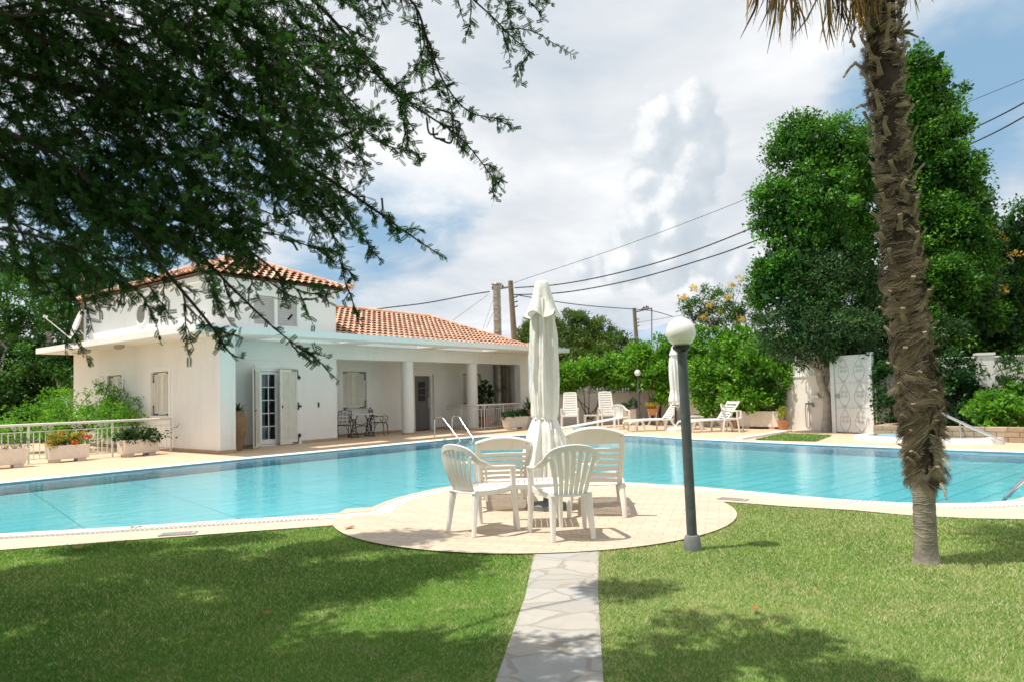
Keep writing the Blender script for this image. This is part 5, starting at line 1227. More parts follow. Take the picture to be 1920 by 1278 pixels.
# ============================================================ WROUGHT IRON SET ON THE PORCH
def iron_chair(name, label, loc, rz, group):
    t = thing(name, label, 'chair', loc, rz, group); r = .013
    mb = MB(); mb.tube([(-.21, -.2, .44), (.21, -.2, .44), (.24, .22, .44), (-.24, .22, .44)], .015, 6, closed=True)
    for k in range(6): x = -.16 + k * .064; mb.bar((x, -.2, .44), (x * 1.1, .22, .44), .03, .008)
    mb.build('seat', M_black, t)
    for s in (-1, 1):
        mb = MB(); mb.tube(catmull([(s * .24, .22, .44), (s * .25, .25, .25), (s * .23, .25, .1), (s * .26, .28, 0)], 4), r, 6); mb.tube(catmull([(s * .05, .23, .43), (s * .18, .235, .36), (s * .24, .24, .2)], 3), .008, 5); mb.build('leg', M_black, t)
        mb = MB(); mb.tube(catmull([(s * .21, -.2, .44), (s * .21, -.22, .2), (s * .22, -.28, 0)], 4), r, 6); mb.tube(catmull([(s * .23, .0, .43), (s * .225, -.15, .36), (s * .215, -.21, .2)], 3), .008, 5); mb.build('leg', M_black, t)
        mb = MB(); mb.tube(catmull([(s * .22, -.25, .68), (s * .27, -.05, .64), (s * .29, .18, .66), (s * .285, .25, .60), (s * .28, .22, .50), (s * .28, .15, .52), (s * .28, .16, .58)], 4), .012, 6); mb.build('armrest', M_black, t)
    mb = MB(); mb.tube(catmull([(-.2, -.2, .44), (-.215, -.25, .7), (-.21, -.29, .9)], 4), r, 6); mb.tube(catmull([(.2, -.2, .44), (.215, -.25, .7), (.21, -.29, .9)], 4), r, 6)
    mb.tube([(-.21, -.29, .89), (-.1, -.295, .9), (0, -.295, .93), (.1, -.295, .9), (.21, -.29, .89)], r, 6); mb.tube([(-.2, -.265, .78), (.2, -.265, .78)], .009, 5)
    for s in (-1, 0, 1):
        for z in (.55, .67, .83): mb.tube([np.array((s * .13, -.235 - .15 * (z - .5), z)) + np.array((math.cos(a), -.15 * math.sin(a), math.sin(a))) * .048 * (1 - .09 * a) for a in np.linspace(0, 7.5, 16)], .008, 4)
    mb.sphere((0, -.295, .945), .03, 8, 6); mb.build('backrest', M_black, t)
    return t
GI = 'wrought iron chairs on the porch'
ic = iron_chair('iron_chair', 'black wrought iron chair left of the marble table, cut by the porch pier', HW(5.18, 1.75), TH - PI / 2 + 1.15, GI)
ic2 = dup(ic, HW(7.05, 2.15), TH + PI + .55, 'black wrought iron chair with scrolled arms right of the marble table', GI)
t = thing('iron_table', 'white marble table on black sewing machine legs under the porch window', 'table', HW(6.12, 1.95), TH + .05)
mb = MB(); mb.box(-.55, .55, -.26, .26, .74, .765); mb.build('tabletop', M_marble, t, bevel=.006)
for s in (-1, 1):
    mb = MB()
    for sy_ in (-1, 1): mb.tube(catmull([(s * .36, sy_ * .2, .74), (s * .32, sy_ * .06, .5), (s * .33, sy_ * .1, .25), (s * .36, sy_ * .24, 0)], 5), .018, 6)
    for z in (.18, .36, .54): mb.tube([np.array((s * .335, 0, z)) + np.array((0, math.cos(a), math.sin(a))) * .085 * (1 - .07 * a) for a in np.linspace(0, 8, 18)], .012, 5)
    mb.tube([(s * .36, -.2, .02), (s * .36, .2, .02)], .016, 6); mb.build('leg', M_black, t)
mb = MB(); mb.tube(catmull([(-.33, 0, .30), (-.15, 0, .36), (.15, 0, .36), (.33, 0, .30)], 5), .016, 6); mb.tube(catmull([(-.33, 0, .55), (-.2, 0, .44), (0, 0, .40), (.2, 0, .44), (.33, 0, .55)], 5), .014, 6); mb.box(-.25, .25, -.12, .12, .09, .11); mb.build('treadle', M_black, t)
mb = MB(); mb.tube([np.array((.20, -.14, .30)) + np.array((math.cos(a), 0, math.sin(a))) * .14 for a in np.linspace(0, 2 * PI, 20, endpoint=False)], .012, 5, closed=True); mb.build('flywheel', M_black, t)

# ============================================================ BOUNDARY WALLS, FENCE, GATE, SHOWER
M_bwall = plain('boundary_render', (.74, .70, .64), .85, .2, var=.06, scale=1.5, streak=.4, dirt=(.5, .45, .38), dirt_amt=.35, bump=.2, bscale=120, bdist=.003)
W0, W1, W2, W3 = np.array((1.2, 28.3)), np.array((5.3, 28.25)), np.array((8.6, 22.7)), np.array((9.28, 20.15))
def wall_run(label, a, b, h, th=.22, name='garden_wall', cap=True, z0=-.05):
    a, b = np.array(a, float), np.array(b, float); c = (a + b) / 2; L = np.linalg.norm(b - a); ang = math.atan2((b - a)[1], (b - a)[0])
    t = thing(name, label, 'wall', (c[0], c[1], 0), ang); mb = MB(); mb.box(-L / 2, L / 2, 0, th, z0, h); mb.build('wall', M_bwall, t, smooth=False)
    if cap: mb = MB(); mb.box(-L / 2 - .02, L / 2 + .02, -.03, th + .03, h, h + .05); mb.build('coping', M_bwall, t, smooth=False, bevel=.008)
    return t
wall_run('low white wall behind the high backed chairs and planters at the far end', W0, W1, 1.22)
wall_run('white wall behind the far loungers, overhung by the green creeper', W1 + np.array((.02, -.02)), W2, 1.42)
wall_run('taller white wall behind the outdoor shower, right of the creeper', W2 + np.array((.02, -.02)), W3 + np.array((.35, -.9)), 1.62)
# slatted fence on top
def fence(label, a, b, z0, z1, group):
    a, b = np.array(a, float), np.array(b, float); L = np.linalg.norm(b - a); d = (b - a) / L
    t = thing('slat_fence', label, 'fence', (a[0], a[1], z0), math.atan2(d[1], d[0]), group); mb = MB(); n = int(L / .115)
    for k in range(n): mb.box(k * .115, k * .115 + .085, .12, .14, 0, z1 - z0)
    mb.build('slat_panel', M_white, t, smooth=False); mb = MB(); mb.box(0, L, .14, .17, .06, .11); mb.build('rail', M_white, t, smooth=False); mb = MB(); mb.box(0, L, .14, .17, z1 - z0 - .1, z1 - z0 - .05); mb.build('rail', M_white, t, smooth=False)
fence('white slatted fence on the low far wall, mostly under creeper', W0, W1, 1.27, 1.95, 'white slat fences on the garden walls')
fence('white slatted fence on the wall behind the loungers', W1 + np.array((.1, -.1)), W2, 1.47, 2.1, 'white slat fences on the garden walls')
fence('short white slatted fence beside the juniper trunk above the shower wall', W2, W3, 1.67, 2.35, 'white slat fences on the garden walls')
t = thing('trellis', 'small tan lattice trellis above the shower wall', 'trellis', (W2[0] + .40, W2[1] - 1.55, 1.67), math.atan2(-2.55, .68)); mb = MB()
for k in range(4):
    mb.bar((k * .16 - .3, -.03, 0), (k * .16 + .2, -.03, .6), .022, .012); mb.bar((k * .16 + .2, -.03, 0), (k * .16 - .3, -.03, .6), .022, .012)
mb.build('lattice', M_shut, t)
# gate with scroll pattern
gA, gB = at(1566, 810.5), at(1634, 813); gd = gB - gA; gang = math.atan2(gd[1], gd[0]); gl_ = float(np.linalg.norm(gd[:2])); GHt = 2.17
M_gate = plain('gate_white', (.70, .71, .70), .55, .35, var=.04)
M_gorn = plain('gate_ornament', (.50, .50, .49), .6, .4, var=.1)
t = thing('garden_gate', 'white sheet metal garden gate with grey scroll ornaments right of the juniper trunk', 'gate', gA, gang)
mb = MB(); mb.box(.06, gl_ - .02, 0, .03, .03, GHt); mb.build('panel', M_gate, t, smooth=False, bevel=.004)
mb = MB(); mb.box(-.06, .05, -.04, .10, 0, GHt + .05); mb.box(gl_ - .01, gl_ + .10, -.04, .10, 0, GHt + .05); mb.build('frame', M_gate, t, smooth=False)
mb = MB()
for k in range(1, 3): mb.box(.08, gl_ - .03, -.006, 0, k * .70, k * .70 + .014)
for cxg in (.32, .32 + (gl_ - .06) * .46):
    for k in range(3):
        zc = .38 + k * .70
        for s in (-1, 1):
            mb.tube(catmull([(cxg, -.008, zc - .34), (cxg + s * .10, -.008, zc - .24), (cxg + s * .15, -.008, zc - .10), (cxg + s * .14, -.008, zc + .05), (cxg + s * .06, -.008, zc + .2), (cxg, -.008, zc + .30)], 4), .0055, 4)
            for zz_ in (-.05, .06): mb.tube([(cxg + s * .055 + .045 * math.cos(a) * (1 - .08 * a), -.008, zc + zz_ + .045 * math.sin(a) * (1 - .08 * a)) for a in np.linspace(0, 7, 14)], 0.005, 4)
            mb.tube([(cxg + s * .04 + .03 * math.cos(a), -.008, zc - .33 + .03 * math.sin(a)) for a in np.linspace(0, 5.5, 10)], .005, 4)
mb.build('scrollwork', M_gorn, t)
mb = MB(); mb.box(.09, .19, -.03, 0, .98, 1.10); mb.build('lock', M_steel, t, bevel=.004)
# shower on the wall
wd = unit(np.append(W3 + np.array((.35, -.9)) - W2, 0)); wn = np.array((wd[1], -wd[0], 0))
shp = at(1520, 806.3); 
def onwall(px, py, off):
    d = ray(px, py); o_ = np.append(W2, 0); k = ((o_ - np.array((0, 0, EYE))) @ wn) / (d @ wn); p = np.array((0, 0, EYE)) + d * k; return p + wn * off
s0 = onwall(1520, 756, 0.0); t = thing('outdoor_shower', 'chrome wall shower mixer with a long hanging hose', 'shower', s0, math.atan2(wd[1], wd[0]))
mb = MB(); mb.tube([(-.16, -.05, 0), (.16, -.05, 0)], .025, 10); mb.tube([(-.08, -.05, 0), (-.08, 0.0, 0)], .02, 8); mb.tube([(.08, -.05, 0), (.08, 0.0, 0)], .02, 8); mb.tube([(0, -.05, .02), (.02, -.09, .08)], .015, 8); mb.tube([(.10, -.06, .0), (.24, -.1, -.07)], [.018, .03], 8); mb.build('mixer', M_conc, t)
mb = MB(); mb.tube(catmull([(-.02, -.06, -.02), (-.01, -.05, -.3), (-.02, -.04, -.65), (-.08, -.04, -.74), (-.17, -.04, -.70), (-.19, -.04, -.45), (-.18, -.05, -.1), (-.10, -.06, 0)], 6), .013, 6); mb.build('hose', M_conc, t)
s1 = onwall(1531, 744, 0); t = thing('soap_shelf', 'small white soap shelf on the wall above the shower mixer', 'shelf', s1, math.atan2(wd[1], wd[0]))
mb = MB(); mb.box(-.12, .22, -.13, 0, -.02, .0); mb.box(-.12, .22, -.13, -.115, 0, .06); mb.build('tray', M_white, t, bevel=.004); mb = MB(); mb.lathe([(.03, 0), (.03, .1), (.012, .12), (.012, .15)], (.14, -.06, 0), 10); mb.build('soap_bottle', M_clay, t)
# stone faced bed, pillar, wall behind
m, nt = new_mat('split_stone'); v = vmap(nt, opos(nt), scale=(1, 1, 1))
s3 = N(nt, 'ShaderNodeSeparateXYZ'); LK(nt, v, s3.inputs[0]); cb = N(nt, 'ShaderNodeCombineXYZ'); LK(nt, s3.outputs[0], cb.inputs[0]); LK(nt, s3.outputs[2], cb.inputs[1])
b = N(nt, 'ShaderNodeTexBrick', offset=.5); b.inputs['Scale'].default_value = 1; b.inputs['Brick Width'].default_value = .42; b.inputs['Row Height'].default_value = .115; b.inputs['Mortar Size'].default_value = .010
b.inputs['Color1'].default_value = c4((.48, .36, .25)); b.inputs['Color2'].default_value = c4((.36, .26, .17)); b.inputs['Mortar'].default_value = c4((.2, .15, .10)); LK(nt, cb.outputs[0], b.inputs['Vector'])
nn_ = noise(nt, v, 12, 6, .65); c = mixc(nt, smooth(nt, nn_, .4, .7, 0, .5), b.outputs[0], (.22, .17, .12)); finish(nt, c, .85, .2, 0, math_(nt, 'SUBTRACT', nn_, b.outputs['Fac']), .6, .02); M_split = m
bA, bB = at(1638, 822), at(1905, 829); bd_ = bB - bA; bL = float(np.linalg.norm(bd_[:2])) + 2.5
t = thing('raised_bed', 'long raised flower bed faced with tan split stone behind the hot tub', 'flower bed', bA, math.atan2(bd_[1], bd_[0]))
mb = MB(); mb.box(0, bL, 0, .25, -.02, .33); mb.box(0, .25, .25, 2.6, -.02, .33); mb.build('stone_face', M_split, t, smooth=False, bevel=.01); mb = MB(); mb.box(.25, bL, .25, 4.5, 0, .27); mb.build('soil', M_soil, t, smooth=False)
pA_ = np.array((9.95, 18.9)); wall_run('white wall behind the dark ivy at the right, past the palm', pA_, pA_ + np.array((7.5, -3.1)), 1.95)
pc = atY(1850, 760, 17.3); t = thing('wall_pillar', 'square white pillar standing out of the ivy at the right', 'pillar', (pc[0], pc[1], .0), -.4); mb = MB(); mb.box(-.17, .17, -.17, .17, 0, 2.0); mb.build('shaft', M_bwall, t, smooth=False); mb = MB(); mb.box(-.2, .2, -.2, .2, 2.0, 2.06); mb.build('cap', M_bwall, t, smooth=False)

# ============================================================ SATELLITE DISH
sp0 = HW(.30, 8.9, ST) ; t = thing('satellite_dish', 'white satellite dish on a pole at the left end of the canopy roof', 'satellite dish', sp0, 0)
M_dish = plain('dish_grey', (.72, .72, .70), .5, .4)
ctr = np.array((-.10, -.28, .80)); ax = unit((-.72, -.62, .32)); u1 = unit(np.cross(ax, (0, 0, 1))); u2 = np.cross(u1, ax)
mb = MB(); n = 28
rings = [(0.0, 0.0), (.15, .01), (.3, .04), (.42, .08), (.46, .095)]; vs = []
for r, d in rings: vs += [ctr + ax * (d - .05) + (u1 * math.cos(a) + u2 * math.sin(a) * 1.1) * max(r, 1e-3) for a in np.linspace(0, 2 * PI, n, endpoint=False)]
mb.add(vs, [(i * n + j, i * n + (j + 1) % n, (i + 1) * n + (j + 1) % n, (i + 1) * n + j) for i in range(4) for j in range(n)]); o = mb.build('dish', M_dish, t); sol = o.modifiers.new('thick', 'SOLIDIFY'); sol.thickness = .02
mb = MB(); mb.tube([(0, 0, -.02), (0, 0, 1.3)], .035, 8); mb.tube([(0, 0, .45), (-.1, -.12, .62)], .02, 6); mb.build('mast', M_dish, t)
mb = MB(); low = ctr - u2 * .5; mb.tube([low, ctr + ax * .85 - u2 * .12], .018, 6); mb.tube([low + u1 * .1, ctr + ax * .85 - u2 * .12], .009, 5); mb.obox(ctr + ax * .88 - u2 * .08, (.06, .04, .04), ax, u1); mb.build('feed_arm', M_dish, t)

# ============================================================ UTILITY POLES AND CABLES
M_wire = plain('cable_black', (.012, .012, .016), .6, .3)
M_ins = plain('insulator', (.05, .05, .055), .4, .5)
def upole(label, px, ptop, Y, arm_px, arm_py, arm_drop, r=.13, arm_t=.05):
    top = atY(px, ptop, Y); t = thing('utility_pole', label, 'utility pole', (top[0], top[1], -1.0), 0, 'wooden utility poles behind the garden')
    hgt = top[2] + 1.0; mb = MB(); mb.tube([(.35, 0, 0), (.18, 0, hgt * .5), (0, 0, hgt)], [r * 1.25, r * 1.1, r * .85], 12); mb.build('pole', M_wood, t)
    a = atY(arm_px, arm_py, Y) - np.array((top[0], top[1], -1.0)); mb = MB(); mb.tube([(0, 0, hgt - .3), a], arm_t, 8)
    bq = atY(arm_px, arm_drop, Y) - np.array((top[0], top[1], -1.0)); mb.tube([a, bq], arm_t * .8, 8); mb.build('arm', M_wood, t)
    for k in range(5): q = a * (1 - k * .12) + np.array((0, 0, hgt - .3)) * k * .12; MB().lathe([(.02, -.16), (.055, -.03), (.06, .02), (.03, .06)], q + np.array((-.28 + .05 * k, 0, .10 + .08 * (k % 2))), 8).build('insulator', M_ins, t)
    for k in range(3): m2 = MB(); m2.tube([(0, 0, hgt - .9 - .25 * k), (.30, 0, hgt - .85 - .25 * k), (.34, 0, hgt - .80 - .25 * k)], [.03, .03, .055], 6); m2.build('insulator', M_ins, t)
    return t
upole('tall weathered utility pole behind the metal flue', 957, 527, 36, 934, 542, 590, .15)
upole('shorter utility pole with a long side arm beyond the round pine', 1189, 578, 52, 1222, 578, 640, .16, .055)
def cable(label, pts, r, Y0, Y1):
    n = len(pts); P = [atY(x, y, Y0 + (Y1 - Y0) * i / (n - 1)) for i, (x, y) in enumerate(pts)]; c = P[0].copy()
    mb = MB(); mb.tube(catmull([p - c for p in P], 8), r, 6); o = mb.build('overhead_cable', M_wire); o.location = [float(q) for q in c]; tag(o, label, 'cable', 'overhead power cables')
cable('upper of the two thick black cables rising across the sky from the pole', [(965, 540), (1050, 533), (1150, 514), (1270, 481), (1400, 432), (1600, 345), (1840, 234), (1930, 188)], .030, 36, 26)
cable('lower of the two thick black cables rising across the sky from the pole', [(965, 553), (1060, 548), (1180, 526), (1300, 492), (1410, 454), (1600, 370), (1838, 262), (1930, 214)], .030, 36, 26)
cable('thin faint cable highest in the sky at the right', [(960, 532), (1000, 518), (1130, 475), (1280, 420), (1430, 360), (1700, 240), (1930, 145)], .011, 36, 26)
cable('black cable sagging from the tall pole over the pine to the shorter pole', [(962, 552), (1045, 566), (1110, 574), (1190, 580), (1228, 584), (1262, 594)], .026, 36, 52)
cable('black cable running left from the pole down behind the tiled roof', [(918, 547), (880, 553), (800, 568), (720, 578), (660, 588)], .030, 36, 34)
cable('thin cable rising to the right behind the large white globe', [(1195, 605), (1260, 594), (1330, 583), (1420, 570)], .014, 52, 46)
for k, (x0, y0, x1, y1) in enumerate(((915, 553, 850, 600), (928, 553, 905, 618), (936, 562, 912, 615))):
    cable(('thin stay wire slanting furthest left from the pole to the roof', 'thin stay wire in the middle below the pole arm', 'short thin stay wire nearest to the metal flue')[k], [(x0, y0), ((x0 + x1) / 2, (y0 + y1) / 2), (x1, y1)], .008, 36, 34)
# ============================================================ TREES
M_bark = plain('bark_grey', (.40, .345, .29), .9, .15, var=.3, scale=7, bump=.7, bscale=30, bdist=.02)
M_barkd = plain('bark_dark', (.055, .042, .034), .9, .15, var=.35, scale=14, bump=.6, bscale=60, bdist=.01)
def tree(name, label, base, trunk, blobs, mats, nclump, nleaf, cr, size, group=None, other=.02, cat='tree', limbs=3, tr=.16, aspect=.5, low=0.2, edge=0.03, tmat=None, shell=.62, droop=0.0, core=0):
    t = thing(name, label, cat, (base[0], base[1], 0), 0, group); b = np.array((base[0], base[1], 0))
    if trunk is not None:
        mb = MB(); pts = [np.array(p, float) - b for p in trunk]; k = len(pts)
        mb.tube(catmull(pts, 4), np.interp(np.linspace(0, 1, (k - 1) * 4 + 1), [0, .08, 1], [tr * 1.35, tr, tr * .55]), 12)
        top = pts[-1]
        for i in range(limbs):
            c, r = blobs[i % len(blobs)]; mb.tube(wob_path(top * .85 + pts[-2] * .15, np.array(c) - b + RG.normal(0, .3, 3), 6, .12), np.linspace(tr * .5, tr * .12, 6), 8)
        mb.build('trunk', tmat or M_bark, t)
    if not isinstance(mats, (list, tuple)): mats = [(mats, blobs)]
    for mt, bl_ in mats:
        P, O, T = crown_pts(bl_, int(nclump * 1.25), nleaf, cr, shell, other=other, low=low, edge=edge, lump=.95)
        leaves('crown', P - b, size, mt, t, O, T, aspect, .35, droop)
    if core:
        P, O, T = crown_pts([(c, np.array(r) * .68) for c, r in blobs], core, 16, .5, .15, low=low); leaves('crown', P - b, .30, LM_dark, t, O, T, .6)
    return t
B = pxblob
# juniper with creeper, left
jb = at(1551, 808.5)
green = [B(1500, 285, 50, 62, 20.6), B(1565, 290, 55, 62, 20.8), B(1455, 400, 42, 62, 20.4), B(1530, 380, 78, 75, 20.4), B(1590, 380, 50, 90, 21), B(1470, 480, 58, 55, 20.2), B(1545, 470, 75, 65, 20.6), B(1615, 470, 45, 70, 21), B(1450, 540, 40, 45, 20.3), B(1620, 300, 35, 70, 21.2)]
grey = [B(1515, 560, 70, 48, 20.0), B(1580, 545, 70, 60, 20.3), B(1480, 620, 58, 48, 20.0), B(1555, 625, 78, 46, 19.8), B(1610, 610, 48, 55, 20.2), B(1520, 655, 70, 30, 20), B(1600, 655, 40, 28, 20), B(1545, 605, 60, 36, 19.5), B(1595, 615, 46, 30, 19.1), B(1530, 520, 60, 40, 19.8), B(1585, 500, 50, 45, 20)]
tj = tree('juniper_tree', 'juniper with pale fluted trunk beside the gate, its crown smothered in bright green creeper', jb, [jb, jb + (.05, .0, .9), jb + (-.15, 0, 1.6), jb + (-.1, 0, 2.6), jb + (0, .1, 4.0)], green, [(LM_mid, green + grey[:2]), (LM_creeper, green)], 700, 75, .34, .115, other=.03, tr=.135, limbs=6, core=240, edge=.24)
P, O, T = crown_pts(grey, 640, 85, .36, .4, flat=.8, other=.05); leaves('crown', P - np.array((jb[0], jb[1], 0)), .115, LM_junip, tj, O, T, .34, .3)
mb = MB(); o_ = np.array((0, 0, 0))
for k in range(9): a = RG.uniform(0, 2 * PI); mb.tube(wob_path((-.05, 0, 1.75), (math.cos(a) * .9 - .3, math.sin(a) * .7 - .2, 2.1 + RG.uniform(0, .5)), 5, .06), [.05, .04, .03, .02, .01], 6)
mb.tube([(-.05, .03, 1.2), (.12, .02, 1.75), (.16, 0, 2.4)], [.10, .09, .08], 8); mb.build('limbs', M_bark, tj)
# right creeper tree
kb = atY(1772, 800, 20.3); kb[2] = 0
bl = [B(1722, 135, 32, 40, 21.6), B(1745, 180, 50, 55, 21.6), B(1700, 230, 45, 80, 21.8), B(1755, 260, 58, 62, 21.4), B(1775, 330, 68, 55, 21.2), B(1715, 340, 55, 90, 21.5), B(1795, 400, 68, 55, 21), B(1745, 440, 75, 70, 21.2), B(1800, 470, 62, 60, 21), B(1780, 540, 75, 60, 20.8), B(1725, 540, 60, 75, 21), B(1820, 590, 55, 50, 20.8), B(1760, 620, 70, 45, 20.6)]
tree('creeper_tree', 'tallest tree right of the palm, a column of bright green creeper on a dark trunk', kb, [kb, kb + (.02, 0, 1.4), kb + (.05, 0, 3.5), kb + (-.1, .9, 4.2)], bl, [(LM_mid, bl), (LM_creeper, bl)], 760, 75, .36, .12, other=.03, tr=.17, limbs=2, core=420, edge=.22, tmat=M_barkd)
bl = [B(1745, 630, 65, 38, 20.4), B(1690, 620, 50, 60, 20.8), B(1650, 590, 40, 70, 20.8), B(1830, 540, 40, 60, 20.6)]
P, O, T = crown_pts(bl, 260, 80, .36, .4, other=.04)
t = thing('juniper_tree', 'second juniper, grey green foliage behind the middle of the palm trunk', 'tree', (jb[0] + 1.4, jb[1] + .6, 0)); leaves('crown', P - np.array(t.location), .115, LM_junip, t, O, T, .34); mb = MB(); mb.tube([(0, 0, 0), (.1, 0, 1.5), (.2, .1, 3.5)], [.15, .12, .08], 8); mb.build('trunk', M_bark, t)
# far right trees
rb = atY(1900, 780, 21); rb[2] = 0
bl = [B(1895, 470, 48, 55, 22), B(1925, 440, 50, 60, 22.5), B(1890, 560, 55, 60, 21.5), B(1930, 560, 60, 80, 22), B(1880, 640, 55, 45, 21), B(1930, 660, 60, 50, 21.2), B(1960, 500, 60, 90, 22), B(1850, 660, 50, 40, 22.5), B(1900, 700, 60, 36, 21.5), B(1800, 650, 50, 50, 23), B(1945, 720, 45, 40, 21)]
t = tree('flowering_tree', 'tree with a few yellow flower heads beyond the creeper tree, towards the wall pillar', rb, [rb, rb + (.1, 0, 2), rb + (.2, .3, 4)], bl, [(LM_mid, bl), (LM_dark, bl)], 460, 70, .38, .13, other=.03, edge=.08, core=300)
cluster('flowers', LM_orange, t, [(B(1872, 440, 14, 10, 20.6)[0] - np.array(t.location), (.22, .2, .14)), (B(1912, 478, 16, 10, 20.4)[0] - np.array(t.location), (.25, .2, .14)), (B(1878, 545, 12, 10, 20.2)[0] - np.array(t.location), (.2, .2, .14))], 260, .08, .2)
# ivy masses on the raised bed
def bush(name, label, blobs, mat, nclump, nleaf, cr, size, other=.02, group=None, cat='shrub', aspect=.55, stems=5, edge=.05, base=None):
    c0 = np.mean([b[0] for b in blobs], 0); bs = base if base is not None else np.array((c0[0], c0[1], .2))
    t = thing(name, label, cat, bs, 0, group)
    mb = MB()
    for i in range(stems): c, r = blobs[i % len(blobs)]; mb.tube(wob_path(RG.normal(0, .12, 3) * (1, 1, 0), np.array(c) - bs, 5, .05), [.022, .018, .014, .01, .006], 6)
    mb.build('stems', M_barkd, t)
    P, O, T = crown_pts(blobs, int(nclump * 1.2), nleaf, cr, .55, other=other, low=.05, edge=edge, lump=1.5); leaves('foliage', P - np.array(bs), size, mat, t, O, T, aspect); return t
bush('ivy_bush', 'dark ivy column covering the right edge of the gate', [B(1668, 715, 30, 45, 18.6), B(1690, 690, 40, 50, 18.8), B(1672, 770, 34, 36, 18.2), B(1710, 760, 50, 50, 18.3), B(1640, 668, 25, 24, 19)], LM_dark, 190, 70, .24, .10, .03)
bush('ivy_bush', 'dark ivy mass on the raised bed between palm and pillar', [B(1790, 740, 55, 45, 17.5), B(1750, 765, 45, 35, 17.2), B(1815, 720, 35, 50, 17.8), B(1800, 775, 60, 28, 17), B(1770, 710, 40, 40, 18), B(1840, 760, 40, 40, 17.2), B(1725, 700, 40, 45, 18.6), B(1795, 690, 42, 34, 17.4), B(1905, 695, 36, 34, 16.9), B(1935, 715, 40, 40, 16.8), B(1760, 740, 50, 50, 17.6)], LM_dark, 260, 70, .24, .10, .02)
bush('green_bush', 'bright green bush spilling over the split stone edge at the right', [B(1862, 765, 42, 30, 16.3), B(1890, 775, 30, 26, 16), B(1840, 785, 30, 22, 16), B(1905, 745, 30, 25, 16.5)], LM_bright, 110, 60, .22, .12, .04)
# ferny sumac leaves
M_fern = LM_dark
t = thing('fern_leaved_shrub', 'shrub with long feathery leaves in front of the wall at the far right', 'shrub', atY(1915, 770, 16.8) * (1, 1, 0) + (0, 0, .2)); V = []; 
for k in range(26):
    o_ = atY(RG.uniform(1885, 1960), RG.uniform(660, 760), 16.8 + RG.uniform(-.4, .4)) - np.array(t.location); a = RG.uniform(2.2, 4.2) if RG.random() < .6 else RG.uniform(-.8, .8); d = np.array((math.cos(a), math.sin(a) * .5, .15)); L = RG.uniform(.5, .8)
    for q in np.linspace(.1, 1, 11):
        c = o_ + d * L * q + (0, 0, -.25 * q * q)
        for s in (-1, 1): V.append((c, unit(np.array((d[0] * .25, s * .55, -.55)) if s > 0 else np.array((d[0] * .3, -.3, .75))), .20 * (1 - .5 * q)))
Pn = np.array([v[0] + v[1] * v[2] * .5 for v in V]); On = np.array([v[1] for v in V]) * 6
leaves('foliage', Pn, np.array([v[2] for v in V]), LM_mid, t, On, None, .24); mb = MB(); [mb.tube(wob_path((0, 0, 0), Pn[i * 40 % len(Pn)], 5, .06), [.02, .018, .015, .012, .008], 6) for i in range(8)]; mb.build('stems', M_barkd, t)
# creeper hedge over the wall
h1 = [B(1050, 706, 30, 26, 28), B(1090, 700, 40, 26, 28.2), B(1140, 696, 42, 28, 28), B(1105, 702, 45, 18, 27.8), B(1175, 700, 40, 28, 27.8), B(1060, 704, 30, 18, 27.6)]
bush('wisteria_hedge', 'bright green creeper hedge draped over the low fence right of the big parasol', h1, LM_bright, 430, 56, .36, .20, .06, aspect=.36, cat='hedge', stems=6)
h2 = [B(1205, 668, 36, 28, 27), B(1240, 662, 38, 32, 27), B(1230, 695, 45, 32, 26.6), B(1270, 675, 40, 42, 26.2), B(1215, 705, 25, 20, 26.5), B(1240, 735, 22, 20, 26.2), B(1195, 690, 28, 30, 27)]
bush('wisteria_hedge', 'dense green creeper hump behind the large white globe and fringed parasol', h2, LM_bright, 430, 56, .34, .19, .04, aspect=.36, cat='hedge', stems=6)
h3 = [B(1330, 655, 48, 38, 25), B(1385, 655, 50, 42, 24), B(1440, 664, 48, 46, 22.8), B(1345, 690, 50, 40, 24.6), B(1400, 700, 52, 45, 23.4), B(1455, 705, 42, 40, 22.4), B(1320, 735, 30, 24, 24.4), B(1400, 745, 45, 30, 23), B(1440, 748, 40, 28, 22.6), B(1330, 765, 18, 14, 24), B(1300, 700, 30, 40, 25.4)]
bush('wisteria_hedge', 'large green creeper mass hanging over the wall above the long planter and loungers', h3, LM_bright, 620, 56, .34, .18, .05, aspect=.40, cat='hedge', stems=11)
b2_ = [B(1340, 650, 45, 40, 25.2), B(1400, 700, 50, 45, 23.6), B(1440, 690, 45, 50, 22.8), B(1390, 750, 45, 25, 23.2)]
# pine beyond
pb = np.array((5.2, 45.0)); bl = [B(1075, 618, 50, 30, 44), B(1030, 625, 40, 28, 44), B(1110, 620, 40, 28, 44), B(1060, 600, 38, 18, 45), B(1000, 622, 32, 26, 44), B(1150, 640, 26, 26, 43), B(1120, 650, 34, 24, 43), B(985, 630, 18, 20, 44), B(1075, 645, 50, 22, 43)]
LM_pine = leafmat('pine_needles', (.035, .085, .018), (.15, .23, .045), (.24, .20, .07), .25)
tree('pine_tree', 'round headed dark green pine beyond the hedge, behind the big parasol', pb, [(5.2, 45, 0), (5.0, 45, 3), (4.6, 44.5, 4.5)], bl, LM_pine, 560, 60, .42, .26, aspect=.26, tr=.3, limbs=6, shell=.75)
bl = [B(1085, 672, 40, 18, 38), B(1130, 668, 34, 20, 38), B(1165, 655, 26, 22, 38), B(1060, 675, 24, 14, 38)]
bush('pine_shrub', 'olive green bushy scrub between the pine and the creeper hedge', bl, LM_pine, 170, 60, .4, .24, .02, aspect=.28)
